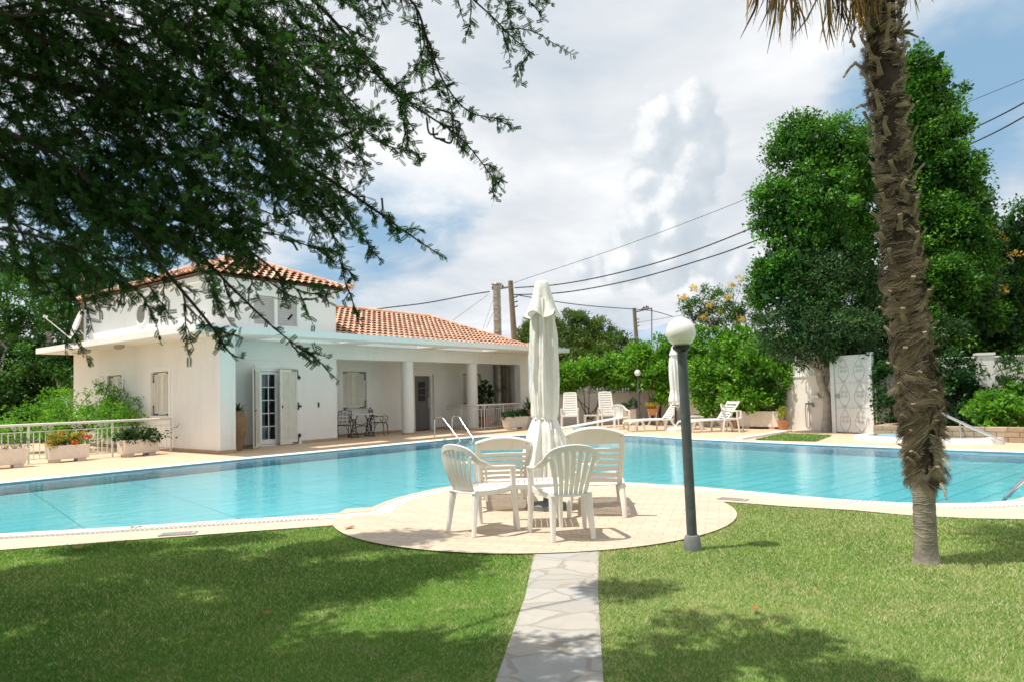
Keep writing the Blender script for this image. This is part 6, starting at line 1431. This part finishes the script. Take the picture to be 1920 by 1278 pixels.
# yellow flowered trees behind the hedge
for (lab, bl, fl, Y) in (('left of the two thin trees with orange flower heads, just right of the white globe', [(1330, 560, 26, 26), (1300, 580, 16, 18), (1345, 595, 30, 26), (1290, 575, 14, 14), (1325, 605, 26, 20)], [(1303, 541, 10), (1278, 557, 8), (1330, 572, 8), (1350, 583, 8), (1322, 592, 10)], 34),
                      ('right of the two thin trees with orange flower heads, left of the juniper', [(1385, 560, 26, 30), (1400, 590, 30, 26), (1388, 530, 12, 14), (1365, 590, 22, 22), (1425, 590, 24, 20), (1372, 548, 12, 10)], [(1386, 522, 9), (1373, 536, 6), (1364, 556, 7), (1402, 558, 7), (1420, 572, 9), (1428, 565, 8), (1390, 598, 8)], 33)):
    b0 = atY(bl[0][0], 640, Y); base = np.array((b0[0], b0[1], 0)); blobs = [B(x, y, rx, ry, Y) for x, y, rx, ry in bl]
    t = tree('flowering_tree', lab, base, [base, base + (.1, 0, 2.5), base + (0, 0, 4.2)], blobs, LM_grey, 120, 30, .34, .17, aspect=.30, tr=.09, limbs=5, edge=.15, other=.05)
    for m_ in [o for o in scene.objects if o.parent == t and o.name.startswith('crown')]: m_.data.materials[0] = LM_mid
    cluster('flowers', LM_orange, t, [(atY(x, y, Y - .5) - base, (r * Y / F, r * Y / F, r * Y / F * .7)) for x, y, r in fl], 600, .11, .3, .12)
# left background trees
def bgtree(label, blobs, mat, base, n=260, size=.16, cr=.45, other=.03):
    return tree('background_tree', label, base, [(base[0], base[1], 0), (base[0] + .1, base[1], 2), (base[0], base[1], 4)], blobs, mat, n, 62, cr, size, tr=.16, limbs=5, edge=.08, other=other, group=None)
Z = lambda px, Y: (atY(px, 700, Y)[0], Y)
bgtree('broad dark tree at the left edge beyond the railing', [B(30, 560, 70, 50, 26), B(-40, 600, 80, 90, 26), B(60, 620, 60, 60, 26), B(20, 690, 80, 55, 25), B(-60, 720, 90, 70, 25), B(70, 720, 60, 50, 25)], LM_mid, Z(20, 26), 380)
bgtree('tall tree behind the satellite dish, against the sky', [B(120, 500, 45, 40, 30), B(95, 560, 50, 45, 30), B(150, 545, 45, 50, 30), B(180, 500, 40, 40, 31), B(110, 620, 55, 50, 29), B(225, 520, 45, 35, 31), B(60, 500, 40, 26, 31), B(20, 500, 40, 30, 31)], LM_mid, Z(130, 30), 340)
bgtree('dark shaded tree mass against the left house wall', [B(100, 690, 40, 50, 25.5), B(60, 760, 60, 50, 25), B(110, 770, 30, 40, 24.5), B(0, 770, 70, 50, 25), B(95, 640, 40, 40, 26)], LM_dark, Z(90, 25.5), 300)
mb = MB(); p = atY(153, 640, 28); o_ = np.array((p[0], p[1], 0)); mb.tube([(0, 0, 0), (0, 0, 4.6), (.05, 0, 6.8)], [.09, .08, .06], 8); [mb.box(-.12, .12, -.03, .03, z, z + .05) for z in (4.6, 5.6)]; o = mb.build('timber_mast', M_wood); o.location = o_; tag(o, 'slim wooden mast rising behind the satellite dish', 'mast')
# bright shrub behind the railing
sb = [B(60, 790, 55, 30, 19.5), B(120, 770, 55, 40, 20), B(180, 765, 55, 45, 20), B(235, 765, 45, 38, 20), B(20, 805, 50, 24, 19), B(150, 800, 80, 40, 19.3), B(230, 800, 50, 36, 19.3)]
LM_lime = leafmat('leaf_lime', (.06, .20, .015), (.19, .42, .045), (.30, .42, .08), .45)
t = bush('green_shrub', 'large loose bright green shrub behind the white railing at the left', sb, LM_lime, 330, 42, .27, .085, .03, stems=10, edge=.12)
o_ = np.array(t.location); P_ = []; mb = MB()
for px, py, qx, qy in ((110, 770, 55, 715), (200, 760, 196, 705), (240, 760, 290, 745), (255, 770, 320, 730), (170, 755, 160, 725), (225, 750, 235, 712), (60, 780, 40, 735), (260, 765, 310, 700 + 14), (30, 790, 10, 760), (190, 740, 210, 715)):
    a, b = atY(px, py, 19.8), atY(qx, qy, 19.6); pth = wob_path(a - o_, b - o_, 6, .05); mb.tube(pth, np.linspace(.012, .004, 6), 5)
    for q in np.linspace(0, 1, 24): i = q * 5; k = min(4, int(i)); P_.append(pth[k] + (pth[k + 1] - pth[k]) * (i - k) + RG.normal(0, .05, 3))
mb.build('shoots', M_barkd, t); leaves('foliage', P_, .085, LM_lime, t)
# ============================================================ HILLS
m, nt = new_mat('far_hills'); c = ramp(nt, noise(nt, vmap(nt, wpos(nt), scale=(.002, .002, .004)), 1.0, 7, .6), [(.3, (.19, .25, .33)), (.7, (.27, .33, .41))]); finish(nt, c, .95, .05); M_hill = m  # blue-grey of the distant haze is painted into the hill colour
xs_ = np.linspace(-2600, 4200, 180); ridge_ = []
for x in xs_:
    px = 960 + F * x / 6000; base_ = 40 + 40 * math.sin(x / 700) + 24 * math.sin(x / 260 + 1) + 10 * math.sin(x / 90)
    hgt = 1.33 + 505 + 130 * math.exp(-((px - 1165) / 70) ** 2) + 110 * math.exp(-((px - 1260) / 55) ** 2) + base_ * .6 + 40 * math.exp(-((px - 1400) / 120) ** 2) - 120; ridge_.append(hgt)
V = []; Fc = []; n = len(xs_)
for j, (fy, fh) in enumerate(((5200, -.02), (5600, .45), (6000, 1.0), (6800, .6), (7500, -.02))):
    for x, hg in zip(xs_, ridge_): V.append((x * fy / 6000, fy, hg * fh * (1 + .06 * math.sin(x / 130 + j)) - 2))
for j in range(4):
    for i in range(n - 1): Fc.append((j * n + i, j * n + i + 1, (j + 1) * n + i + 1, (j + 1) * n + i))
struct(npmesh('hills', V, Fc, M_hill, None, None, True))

# ============================================================ PALM
M_fib = leafmat('palm_fibre', (.065, .042, .028), (.52, .40, .295), (.75, .66, .55), .0, .85, .1)
M_ptr = plain('palm_trunk', (.27, .235, .19), .9, .15, var=.35, scale=9, dirt=(.13, .10, .07), dirt_amt=.6, bump=.6, bscale=40, bdist=.01)
M_stub = plain('palm_stub', (.27, .21, .145), .8, .2, var=.4, scale=12)
pb = at(1741, 1053, -.01); t = thing('palm_tree', 'fan palm with a shaggy fibrous trunk standing on the right lawn', 'palm', pb, 0)
cl_ = [atY(x, y, 5.22) - pb for x, y in ((1741, 1053), (1737, 980), (1733, 905), (1730, 830), (1722, 740), (1706, 640), (1694, 540), (1682, 420), (1670, 310), (1655, 180), (1647, 90), (1640, 0), (1634, -90), (1630, -150))]
for i, c in enumerate(cl_): c[1] = -.1 * i / 13
wd_ = [.080, .077, .074, .088, .118, .116, .116, .118, .114, .120, .128, .136, .13, .10]
CLp = catmull(cl_, 8); WDp = np.interp(np.linspace(0, 1, len(CLp)), np.linspace(0, 1, len(wd_)), wd_)
nb = 2 * 8 + 3
mb = MB(); mb.tube([CLp[0] - (0, 0, .03)] + CLp[:nb], [WDp[0] * 1.38, ] + [w_ * (1 + .16 * math.exp(-i / 1.6)) * 1.0 * (1 + .03 * math.sin(i * 3.1)) for i, w_ in enumerate(WDp[:nb])], 24); 
for k in range(30): q = (k + RG.uniform(-.3, .3) + .3) / 31 * (nb - 2); i = int(q); c = CLp[i] + (CLp[i + 1] - CLp[i]) * (q - i); mb.tube([c + np.array((math.cos(a), math.sin(a), .10 * math.sin(2 * a + k * 2.1) + .05 * math.sin(5 * a + k))) * (WDp[i] * (.985 + .02 * math.sin(3 * a + k * 1.7))) for a in np.linspace(0, 2 * PI, 22, endpoint=False)], 0.0032, 4, closed=True)
mb.build('trunk', M_ptr, t)
mb = MB(); mb.tube(CLp[nb - 4:], [w_ * .80 for w_ in WDp[nb - 4:]], 20); mb.build('trunk', M_barkd, t)
cl3 = np.array(CLp[nb - 3:]); w3 = WDp[nb - 3:]; zt = len(cl3)
def axis_at(q): i = min(int(q), zt - 2); f_ = q - i; return cl3[i] * (1 - f_) + cl3[i + 1] * f_, w3[i] * (1 - f_) + w3[i + 1] * f_
V, Fq, T = [], [], []
for tf in range(1500):
    u_ = RG.random(); q = u_ ** 1.12 * (zt - 1.6); low = q / zt
    c, w_ = axis_at(q); a0 = RG.uniform(0, 2 * PI); bulge = .72 + .58 * vnoise(np.array([[a0 * 1.6 + 40, c[2] * 5 + 40]]), 1.0, 21)[0]
    sgn = 1 if vnoise(np.array([[a0 * .8 + 11, c[2] * 2.2 + 13]]), 1.0, 31)[0] > .5 else -1
    rise = RG.normal(-.12 if low < .45 else .05, .30); tone = np.clip(RG.normal(.34, .30) + (.16 if low < .35 else 0), 0, 1); sweep = RG.uniform(.5, 1.5) if low < .42 else RG.uniform(.25, .8); flare = RG.uniform(-.01, .055) + (.035 * RG.random() if low < .22 else 0)
    for st in range(int(RG.uniform(12, 30))):
        aa = a0 + RG.normal(0, .10); z0_ = RG.normal(0, .014); sw = sweep * RG.uniform(.5, 1.1) * sgn; r0_ = w_ * (bulge if low < .42 else .62 + .34 * bulge) * RG.uniform(.92, 1.03); tn_ = np.clip(tone + RG.normal(0, .13), 0, 1); dr = (RG.random() < .10) * RG.uniform(.3, .9); hw_ = RG.uniform(.0011, .0028); b = len(V); ns = 5
        for k in range(ns):
            t_ = k / (ns - 1); an = aa + sw * t_; rr_ = r0_ * (1 + .10 * math.sin(PI * t_)) + flare * t_ ** 2 + (RG.normal(0, .004)); zz_ = z0_ + rise * .16 * t_ * sweep + (-.05 * t_ ** 2 if low < .3 else 0) + RG.normal(0, .002)
            p_ = c + np.array((math.cos(an) * rr_, math.sin(an) * rr_, zz_)); h_ = hw_ * (1 - .7 * t_)
            V.append(p_ - (0, 0, h_)); V.append(p_ + (math.cos(an) * h_ * .8, math.sin(an) * h_ * .8, h_)); T.append((tn_, dr, 0, 1)); T.append((tn_, dr, 0, 1))
        for k in range(ns - 1): o2 = b + 2 * k; Fq.append((o2, o2 + 2, o2 + 3, o2 + 1))
npmesh('fibre', V, Fq, M_fib, t, T)
# old petiole bases in a spiral: a rib rising off the trunk with a cut end
nst = 0
for k in range(150):
    q = (k / 150) ** .92 * (zt - 1.6); c, w_ = axis_at(q); a_ = k * 2.39996 + RG.normal(0, .15)
    nn = np.array((math.cos(a_), math.sin(a_), 0)); tt = np.array((-math.sin(a_), math.cos(a_), 0))
    if nn[1] > .45: continue                      # the far side of the trunk keeps only fibre
    ln = RG.uniform(.08, .16) * (1 if k > 40 else .55); b0 = c + nn * w_ * .90; b1 = b0 + nn * .045 + np.array((0, 0, ln * .65)) + tt * RG.normal(0, .01); b2 = b0 + nn * (.06 + RG.uniform(0, .035)) + np.array((0, 0, ln)) + tt * RG.normal(0, .015)
    m2 = MB(); m2.ribbon([b0, b1, b2], tt, [.046, .024, .032], [.018, .014, .016]); m2.build('stub', M_stub, t); nst += 1
for px, py, qx, qy in ((1605, 118, 1582, 145), (1602, 88, 1595, 76), (1688, 62, 1722, 70), (1686, 64, 1712, 58), (1622, 200, 1606, 203), (1604, 52, 1594, 80), (1764, 905, 1775, 935), (1768, 860, 1782, 880)):
    p_, q_ = atY(px, py, 5.1) - pb, atY(qx, qy, 5.0) - pb; m2 = MB(); m2.tube([p_, (p_ + q_) / 2 + (0, 0, .015), q_], [.011, .010, .008], 6); m2.build('stub', M_stub, t)
# fan fronds above the frame and the dead skirt hanging into it
M_frond = leafmat('palm_frond', (.03, .085, .02), (.10, .20, .05), (.3, .25, .08), .25); M_dead = leafmat('palm_dead', (.06, .034, .018), (.24, .155, .08), (.50, .29, .09), .25, .7, .15)
crown = cl_[-1]
def fan(c, d, up, R_, n=26, wdt=.022, droop=.25, jit=.1):
    d, up = unit(d), np.array(up, float); up = unit(up - d * (up @ d)); sdv = np.cross(d, up); V = []; Fq = []
    for k in range(n):
        a_ = (k / (n - 1) - .5) * 4.0; dd = unit(d * math.cos(a_) + sdv * math.sin(a_) + RG.normal(0, jit, 3)); L = R_ * RG.uniform(.8, 1.1) * (.65 + .35 * math.cos(a_ / 2)); s_ = unit(np.cross(dd, up)) * wdt
        p0, p1, p2 = c, c + dd * L * .55, c + dd * L + np.array((0, 0, -droop * L)); b = len(V); V += [p0 - s_ * .2, p0 + s_ * .2, p1 + s_, p1 - s_, p2 + s_ * .12, p2 - s_ * .12]; Fq += [(b, b + 1, b + 2, b + 3), (b + 3, b + 2, b + 4, b + 5)]
    return V, Fq
VV, FF, pet = [], [], MB()
for k in range(26):
    a_ = k * 2.4; el = RG.uniform(.12, 1.25); d = np.array((math.cos(a_) * math.cos(el), math.sin(a_) * math.cos(el), math.sin(el))); e_ = crown + d * RG.uniform(.6, .9) + (0, 0, .42); MB().tube([crown + (0, 0, .1), (crown + e_) / 2 + (0, 0, .12), e_], [.014, .011, .009], 6).build('petiole', M_stub, t)
    v_, f_ = fan(e_, d + (0, 0, -.25), (0, 0, 1), .62); b = len(VV); VV += v_; FF += [tuple(b + q for q in g) for g in f_]
T = np.zeros((len(VV), 4)); T[:, 0] = np.repeat(RG.random(len(VV) // 6), 6); T[:, 3] = 1; npmesh('foliage', VV, FF, M_frond, t, T)
VV, FF, pet = [], [], MB()
for px, py, qx, qy, n, R_, Y in ((1450, -62, 1450, 70, 26, .46, 5.0), (1500, -70, 1505, 60, 24, .44, 5.3), (1425, -50, 1415, 55, 14, .40, 5.2), (1480, -40, 1490, 80, 20, .46, 5.05), (1552, -30, 1555, 100, 20, .5, 5.15), (1575, -40, 1580, 60, 24, .45, 5.0), (1600, -30, 1605, 50, 26, .38, 4.95), (1640, -50, 1640, 40, 24, .36, 4.9), (1685, -60, 1698, 20, 16, .36, 5.2), (1700, -70, 1720, 10, 10, .36, 5.3)):
    p_, q_ = atY(px, py, Y) - pb, atY(qx, qy, Y) - pb; d = unit(q_ - p_); v_, f_ = [], []
    for k in range(n):
        c0 = p_ + RG.normal(0, .035, 3); dd = unit(d + RG.normal(0, .14, 3)); L = R_ * RG.uniform(.6, 1.15); s_ = unit(np.cross(dd, RG.normal(size=3))) * RG.uniform(.004, .010); p1 = c0 + dd * L * .6; p2 = c0 + dd * L + RG.normal(0, .03, 3); b = len(VV); VV += [c0 - s_ * .5, c0 + s_ * .5, p1 + s_, p1 - s_, p2 + s_ * .15, p2 - s_ * .15]; FF += [(b, b + 1, b + 2, b + 3), (b + 3, b + 2, b + 4, b + 5)]
    MB().tube([crown + (0, 0, -.1), (crown + p_) / 2 + (0, 0, .15), p_], [.013, .010, .008], 6).build('petiole', M_stub, t)
T = np.zeros((len(VV), 4)); T[:, 0] = np.repeat(np.clip(RG.random(len(VV) // 6) * .9, 0, 1), 6); T[:, 1] = np.repeat((RG.random(len(VV) // 6) < .3) * .8, 6); T[:, 3] = 1
npmesh('dead_foliage', VV, FF, M_dead, t, T)

# ============================================================ FEATHERY TREE OVER THE LEFT LAWN
LM_mesq = leafmat('mesquite_leaf', (.012, .052, .011), (.058, .165, .028), (.13, .24, .045), .38, .5, .25)
M_pod = plain('seed_pod', (.045, .038, .03), .6, .3)
mbase = np.array((-4.3, 1.6, 0)); t = thing('feathery_tree', 'feathery leaved tree whose dark drooping branches hang into view over the lawn', 'tree', mbase, 0)
mb = MB(); mb.tube(catmull([(0, 0, -.05), (.1, .05, .8), (.0, .1, 1.7), (.2, .2, 2.5)], 5), np.linspace(.26, .16, 16), 16); mb.build('trunk', M_barkd, t)
BR = [  # pixel polylines with depth, each a real branch; radius at its start
 ([(-330, 20, 2.4), (-120, 80, 2.6), (0, 128, 2.75), (130, 165, 2.9), (260, 178, 3.0), (420, 215, 3.2), (560, 300, 3.4), (690, 385, 3.5), (760, 435, 3.6), (835, 485, 3.7)], .040),
 ([(-200, -160, 2.5), (60, -50, 2.7), (180, 45, 2.8), (310, 130, 2.95), (430, 200, 3.1), (560, 325, 3.3), (640, 400, 3.4), (720, 495, 3.5)], .030),
 ([(180, -260, 3.0), (440, -80, 3.1), (560, -20, 3.15), (640, 55, 3.2), (720, 155, 3.3), (800, 215, 3.4), (870, 265, 3.5), (940, 355, 3.6)], .022),
 ([(350, -280, 3.1), (600, -110, 3.2), (760, -10, 3.3), (800, 70, 3.4), (830, 150, 3.5), (880, 210, 3.6), (955, 225, 3.6)], .016),
 ([(620, -160, 3.4), (820, -50, 3.5), (910, 20, 3.6), (960, 70, 3.65), (1003, 105, 3.7)], .012),
 ([(860, -120, 3.7), (960, -40, 3.8), (1000, 12, 3.8)], .008),
 ([(-420, 120, 2.3), (-150, 190, 2.45), (0, 245, 2.6), (120, 300, 2.7), (235, 415, 2.8), (320, 520, 2.9), (395, 610, 3.0), (430, 660, 3.05), (458, 672, 3.1)], .028),
 ([(-300, 210, 2.6), (-60, 250, 2.75), (60, 330, 2.85), (200, 395, 2.95), (330, 440, 3.05), (440, 545, 3.15), (520, 620, 3.25), (605, 682, 3.3)], .024),
 ([(-120, 290, 2.7), (100, 330, 2.9), (250, 395, 3.0), (400, 430, 3.1), (500, 495, 3.2), (560, 545, 3.3), (622, 552, 3.35)], .018),
 ([(-260, 260, 2.4), (-60, 320, 2.5), (10, 390, 2.6), (60, 480, 2.65), (70, 560, 2.7)], .018),
 ([(120, 60, 3.0), (280, 190, 3.1), (450, 285, 3.2), (560, 345, 3.3), (620, 430, 3.4), (650, 540, 3.4)], .016),
 ([(250, 330, 3.0), (360, 400, 3.1), (470, 500, 3.2), (560, 560, 3.3), (640, 545, 3.4)], .010),
 ([(300, 60, 3.0), (430, 95, 3.1), (560, 120, 3.2), (680, 130, 3.3), (740, 175, 3.4), (770, 290, 3.4)], .012),
 ([(-150, -40, 2.6), (60, 60, 2.7), (180, 150, 2.8), (260, 260, 2.9), (370, 330, 3.0), (430, 420, 3.1), (520, 440, 3.1), (600, 470, 3.2)], .020),
 ([(-200, 380, 2.3), (-50, 420, 2.4), (60, 440, 2.5), (150, 470, 2.6), (240, 500, 2.7), (300, 560, 2.8)], .014),
 ([(200, -120, 2.9), (360, 0, 3.0), (520, 60, 3.1), (640, 170, 3.2), (700, 260, 3.3), (790, 290, 3.4)], .014),
 ([(-100, 0, 2.4), (30, 30, 2.5), (150, 20, 2.6), (300, 55, 2.8), (420, 20, 2.9), (540, 0, 3.0)], .014)]
limb = MB(); twig = MB(); LP, LD, LS = [], [], []
def spray_pts(path, dens, r):
    pass
hub = np.array((.1, .15, 2.1))
def sprout(p, d, L, lvl):
    """a drooping twig with feather leaves along it"""
    cq = CM @ (np.asarray(p) + mbase - np.array((0, 0, EYE))); sx_, sy_ = F * cq[0] / cq[2] + 960, F * cq[1] / cq[2] + CY
    if cq[2] > 0 and (130 < sx_ < 268 and 548 < sy_ or 452 < sx_ < 660 and 560 < sy_ < 640 or sy_ > 655) and RG.random() < .85: return
    k = 6; pts = [p]; dd = unit(d)
    for j in range(k): dd = unit(dd + RG.normal(0, .16, 3) + np.array((.03, 0, -.07))); pts.append(pts[-1] + dd * L / k)
    twig.tube(pts, np.linspace(.0035 if lvl else .0045, .0014, k + 1), 4, cap=False)
    n = max(4, int(L / .0125))
    for j in range(n):
        q = (j + RG.random()) / n * k; i = min(k - 1, int(q)); c = pts[i] + (pts[i + 1] - pts[i]) * (q - i); td = unit(pts[i + 1] - pts[i])
        LP.append(c); LD.append(unit(td * .35 + RG.normal(0, .62, 3) + np.array((0, 0, -.12))))
    if lvl == 0:
        for q in (.3, .55, .8):
            if RG.random() < .75: i = int(q * k); sprout(pts[i], unit(dd + RG.normal(0, .65, 3)), L * RG.uniform(.35, .6), 1)
for pts, r0 in BR:
    P3 = [atY(x, y, Y) - mbase for x, y, Y in pts]
    r0_ = r0; pth = catmull([hub * .4 + P3[0] * .6 if r0 > .02 else P3[0]] + P3, 5); n = len(pth); rad = np.linspace(r0 * .62, .0025, n)
    limb = MB()
    if r0 > .02: limb.tube([hub, hub * .7 + pth[0] * .3 + (0, 0, .1), pth[0]], [r0 * 1.8, r0 * 1.4, r0 * 1.1], 8)
    limb.tube(pth, rad, 7); limb.build('limb', M_barkd, t)
    ln = 0.0
    for i in range(n - 1):
        seg = pth[i + 1] - pth[i]; sl_ = np.linalg.norm(seg); d = seg / (sl_ + 1e-9); fr_ = i / n; x_, y_ = 0, 0
        dens = 8.5 if fr_ < .7 else 11
        for _ in range(int(sl_ * dens + RG.random())):
            p = pth[i] + seg * RG.random(); L = RG.uniform(.16, .46) * (1.0 if fr_ < .72 else .42); sprout(p, unit(d * .75 + RG.normal(0, .48, 3)), L, 0)
        for _ in range(int(sl_ * (20 if fr_ < .75 else 90))): LP.append(pth[i] + seg * RG.random()); LD.append(unit(d * .4 + RG.normal(0, .6, 3)))
# extra inner twigs filling the upper left
for k in range(470):
    px, py = RG.uniform(-120, 620), RG.uniform(-60, 500)
    if py > 520 - .35 * abs(px - 120) or py > 430 and px > 420 or (px + py * .4 > 690): continue
    p = atY(px, py, RG.uniform(2.7, 3.6)) - mbase; sprout(p, np.array((.7, .1, -.35)) + RG.normal(0, .4, 3), RG.uniform(.2, .45), 0)
LP, LD = np.array(LP), np.array(LD); n = len(LP)
# feather leaf: a midrib with pairs of narrow leaflets
prs = 8; L = RG.uniform(.024, .044, n); up = RG.normal(size=(n, 3)); sdv = np.cross(LD, up); sdv /= np.linalg.norm(sdv, axis=1)[:, None]
Q = []; tn = np.clip(RG.normal(.42, .28, n), 0, 1)
for k in range(prs):
    q = (k + .6) / prs; c = LP + LD * (L * q)[:, None]
    for s in (-1, 1):
        dl = unit_ = LD * .55 + sdv * s; dl = dl / np.linalg.norm(dl, axis=1)[:, None]; ll = (L * (.34 - .12 * abs(q - .45)))[:, None]; wv = np.cross(dl, up); wv /= np.linalg.norm(wv, axis=1)[:, None]; wv = np.cross(wv, dl) * .0 + (LD - dl * np.sum(LD * dl, 1)[:, None]) * 0.0030
        Q.append(np.stack([c, c + dl * ll * .5 + wv, c + dl * ll, c + dl * ll * .5 - wv], 1))
V = np.concatenate(Q).reshape(-1, 3); T = np.zeros((len(V), 4)); T[:, 0] = np.tile(np.repeat(tn, 4), prs * 2); T[:, 3] = 1
print('feather leaves', n, 'quads', len(V) // 4)
npmesh('foliage', V, np.arange(len(V)).reshape(-1, 4), LM_mesq, t, T)
tw_ = twig.build('twigs', M_barkd, t); tw_['kind'] = 'stuff'
for pts in ([(835, 235), (850, 243), (845, 268), (825, 262)], [(820, 205), (846, 215), (850, 245)], [(528, 448), (548, 455), (558, 470)], [(716, 372), (718, 395)], [(800, 222), (805, 250), (822, 252)], [(845, 225), (862, 232), (858, 262)], [(548, 590), (540, 600)], [(812, 240), (815, 258), (835, 262)]):
    m2 = MB(); m2.tube(catmull([atY(x, y, 3.42) - mbase for x, y in pts], 5), .0055, 6); m2.build('seed_pod', M_pod, t)
# crown overhead, out of the picture above the lawn: the shade on the grass comes from it
blobs = []
for (gx, gy, rx, ry) in ((-4.2, 5.2, 1.2, .75), (-2.7, 5.6, 1.1, .7), (-1.5, 4.9, .8, .7), (-3.4, 4.3, 1.3, .8), (-2.0, 3.9, 1.0, .75), (-.75, 3.5, .55, .6), (-4.6, 3.6, 1.2, .8), (-.85, 5.5, .55, .40), (-1.6, 6.2, .7, .28), (-1.1, 6.6, .5, .2), (.75, 4.72, .26, .08), (.95, 4.08, .30, .10), (1.05, 3.52, .34, .12), (1.38, 3.66, .24, .07), (.75, 3.3, .22, .10), (-2.9, 3.0, 1.1, .6), (-1.2, 2.9, .8, .5), (-6.0, 4.6, 1.2, .8), (-3.6, 6.35, .5, .14), (-6.3, 5.6, .8, .3), (-2.6, 6.7, .5, .16), (1.45, 3.22, .34, .08)):
    h = max(4.3, 1.33 + .62 * gy + .55); k_ = h / math.tan(math.radians(SUN_EL)); c = np.array((gx, gy, h)) + np.array((math.sin(SUN_AZ), math.cos(SUN_AZ), 0)) * k_
    blobs.append((c - mbase, (rx, ry, .32)))
over = [(np.array(q) - mbase, (1.6, 1.3, .5)) for q in ((-5.5, .8, 5.2), (-3.2, -.6, 5.6), (-1.0, .6, 5.4), (-3.5, 1.6, 5.8), (-6.5, -1.2, 5.2), (-1.6, -2.2, 5.6), (-7.6, 2.4, 5.2), (-4.6, -2.8, 5.5), (.6, -1.0, 5.2))]
P, O, T = crown_pts(over, 1100, 70, .36, .2, low=-10); leaves('foliage', P, .14, LM_mesq, t, O, T, .45)
for c, r in over: MB().tube(wob_path(hub, c, 8, .12), np.linspace(.06, .01, 8), 6).build('limb', M_barkd, t)
P, O, T = crown_pts(blobs, 2000, 95, .25, .2, low=-10, edge=.0, lump=1.7); leaves('foliage', P, .10, LM_mesq, t, O, T, .42)
for c, r in blobs: MB().tube(wob_path(hub, c, 8, .10), np.linspace(.05, .008, 8), 6).build('limb', M_barkd, t)

# ============================================================ SUB-PARTS: hang every fitting on the part that carries it
HANG = {'vent_cap': 'canopy', 'tie': 'canopy', 'fringe': 'canopy', 'collar': 'post', 'footing': 'post', 'soil': ('box', 'pot', 'bowl', 'body'), 'foot': 'box', 'flower': ('plant', 'crown'), 'back_slat': 'back_rim', 'arm_brace': 'seat',
        'insulator': ('arm', 'pole'), 'stub': 'trunk', 'fibre': 'trunk', 'limb': 'trunk', 'limbs': 'trunk', 'twigs': 'trunk', 'petiole': 'trunk', 'seed_pod': 'foliage', 'lock': 'panel', 'scrollwork': 'panel', 'hose': 'mixer', 'treadle': 'tabletop', 'flywheel': 'tabletop',
        'step': 'rail', 'cowl': 'pipe', 'fulcrum': 'stand', 'headrest': 'rim', 'slot_grid': 'frame', 'cap': 'shaft', 'coping': 'wall', 'scroll': 'top_rail', 'shoots': 'stems', 'feed_arm': 'dish', 'crossbar': 'rail', 'back_support': 'backrest', 'soap_bottle': 'tray', 'column_base': 'column', 'cornice': 'upper_wall', 'ivy_shoot': 'ivy'}
base_name = lambda o: o.name.rsplit('.', 1)[0] if o.name[-3:].isdigit() and '.' in o.name else o.name
kids = {}
for o in scene.objects:
    if o.parent is not None: kids.setdefault(o.parent, []).append(o)
for root in [o for o in scene.objects if o.parent is None and o.type == 'EMPTY']:
    for ch in kids.get(root, []):
        tgt = HANG.get(base_name(ch))
        if tgt is None: continue
        tgt = (tgt,) if isinstance(tgt, str) else tgt
        for c2 in kids.get(root, []):
            if c2 is not ch and base_name(c2) in tgt: ch.parent = c2; break
for o in scene.objects:
    if o.parent is not None and base_name(o) in ('foliage', 'crown', 'dead_foliage', 'twigs', 'shoots', 'stems', 'fibre', 'limbs', 'plant', 'ivy', 'herbs', 'ivy_shoot'): o['kind'] = 'stuff'
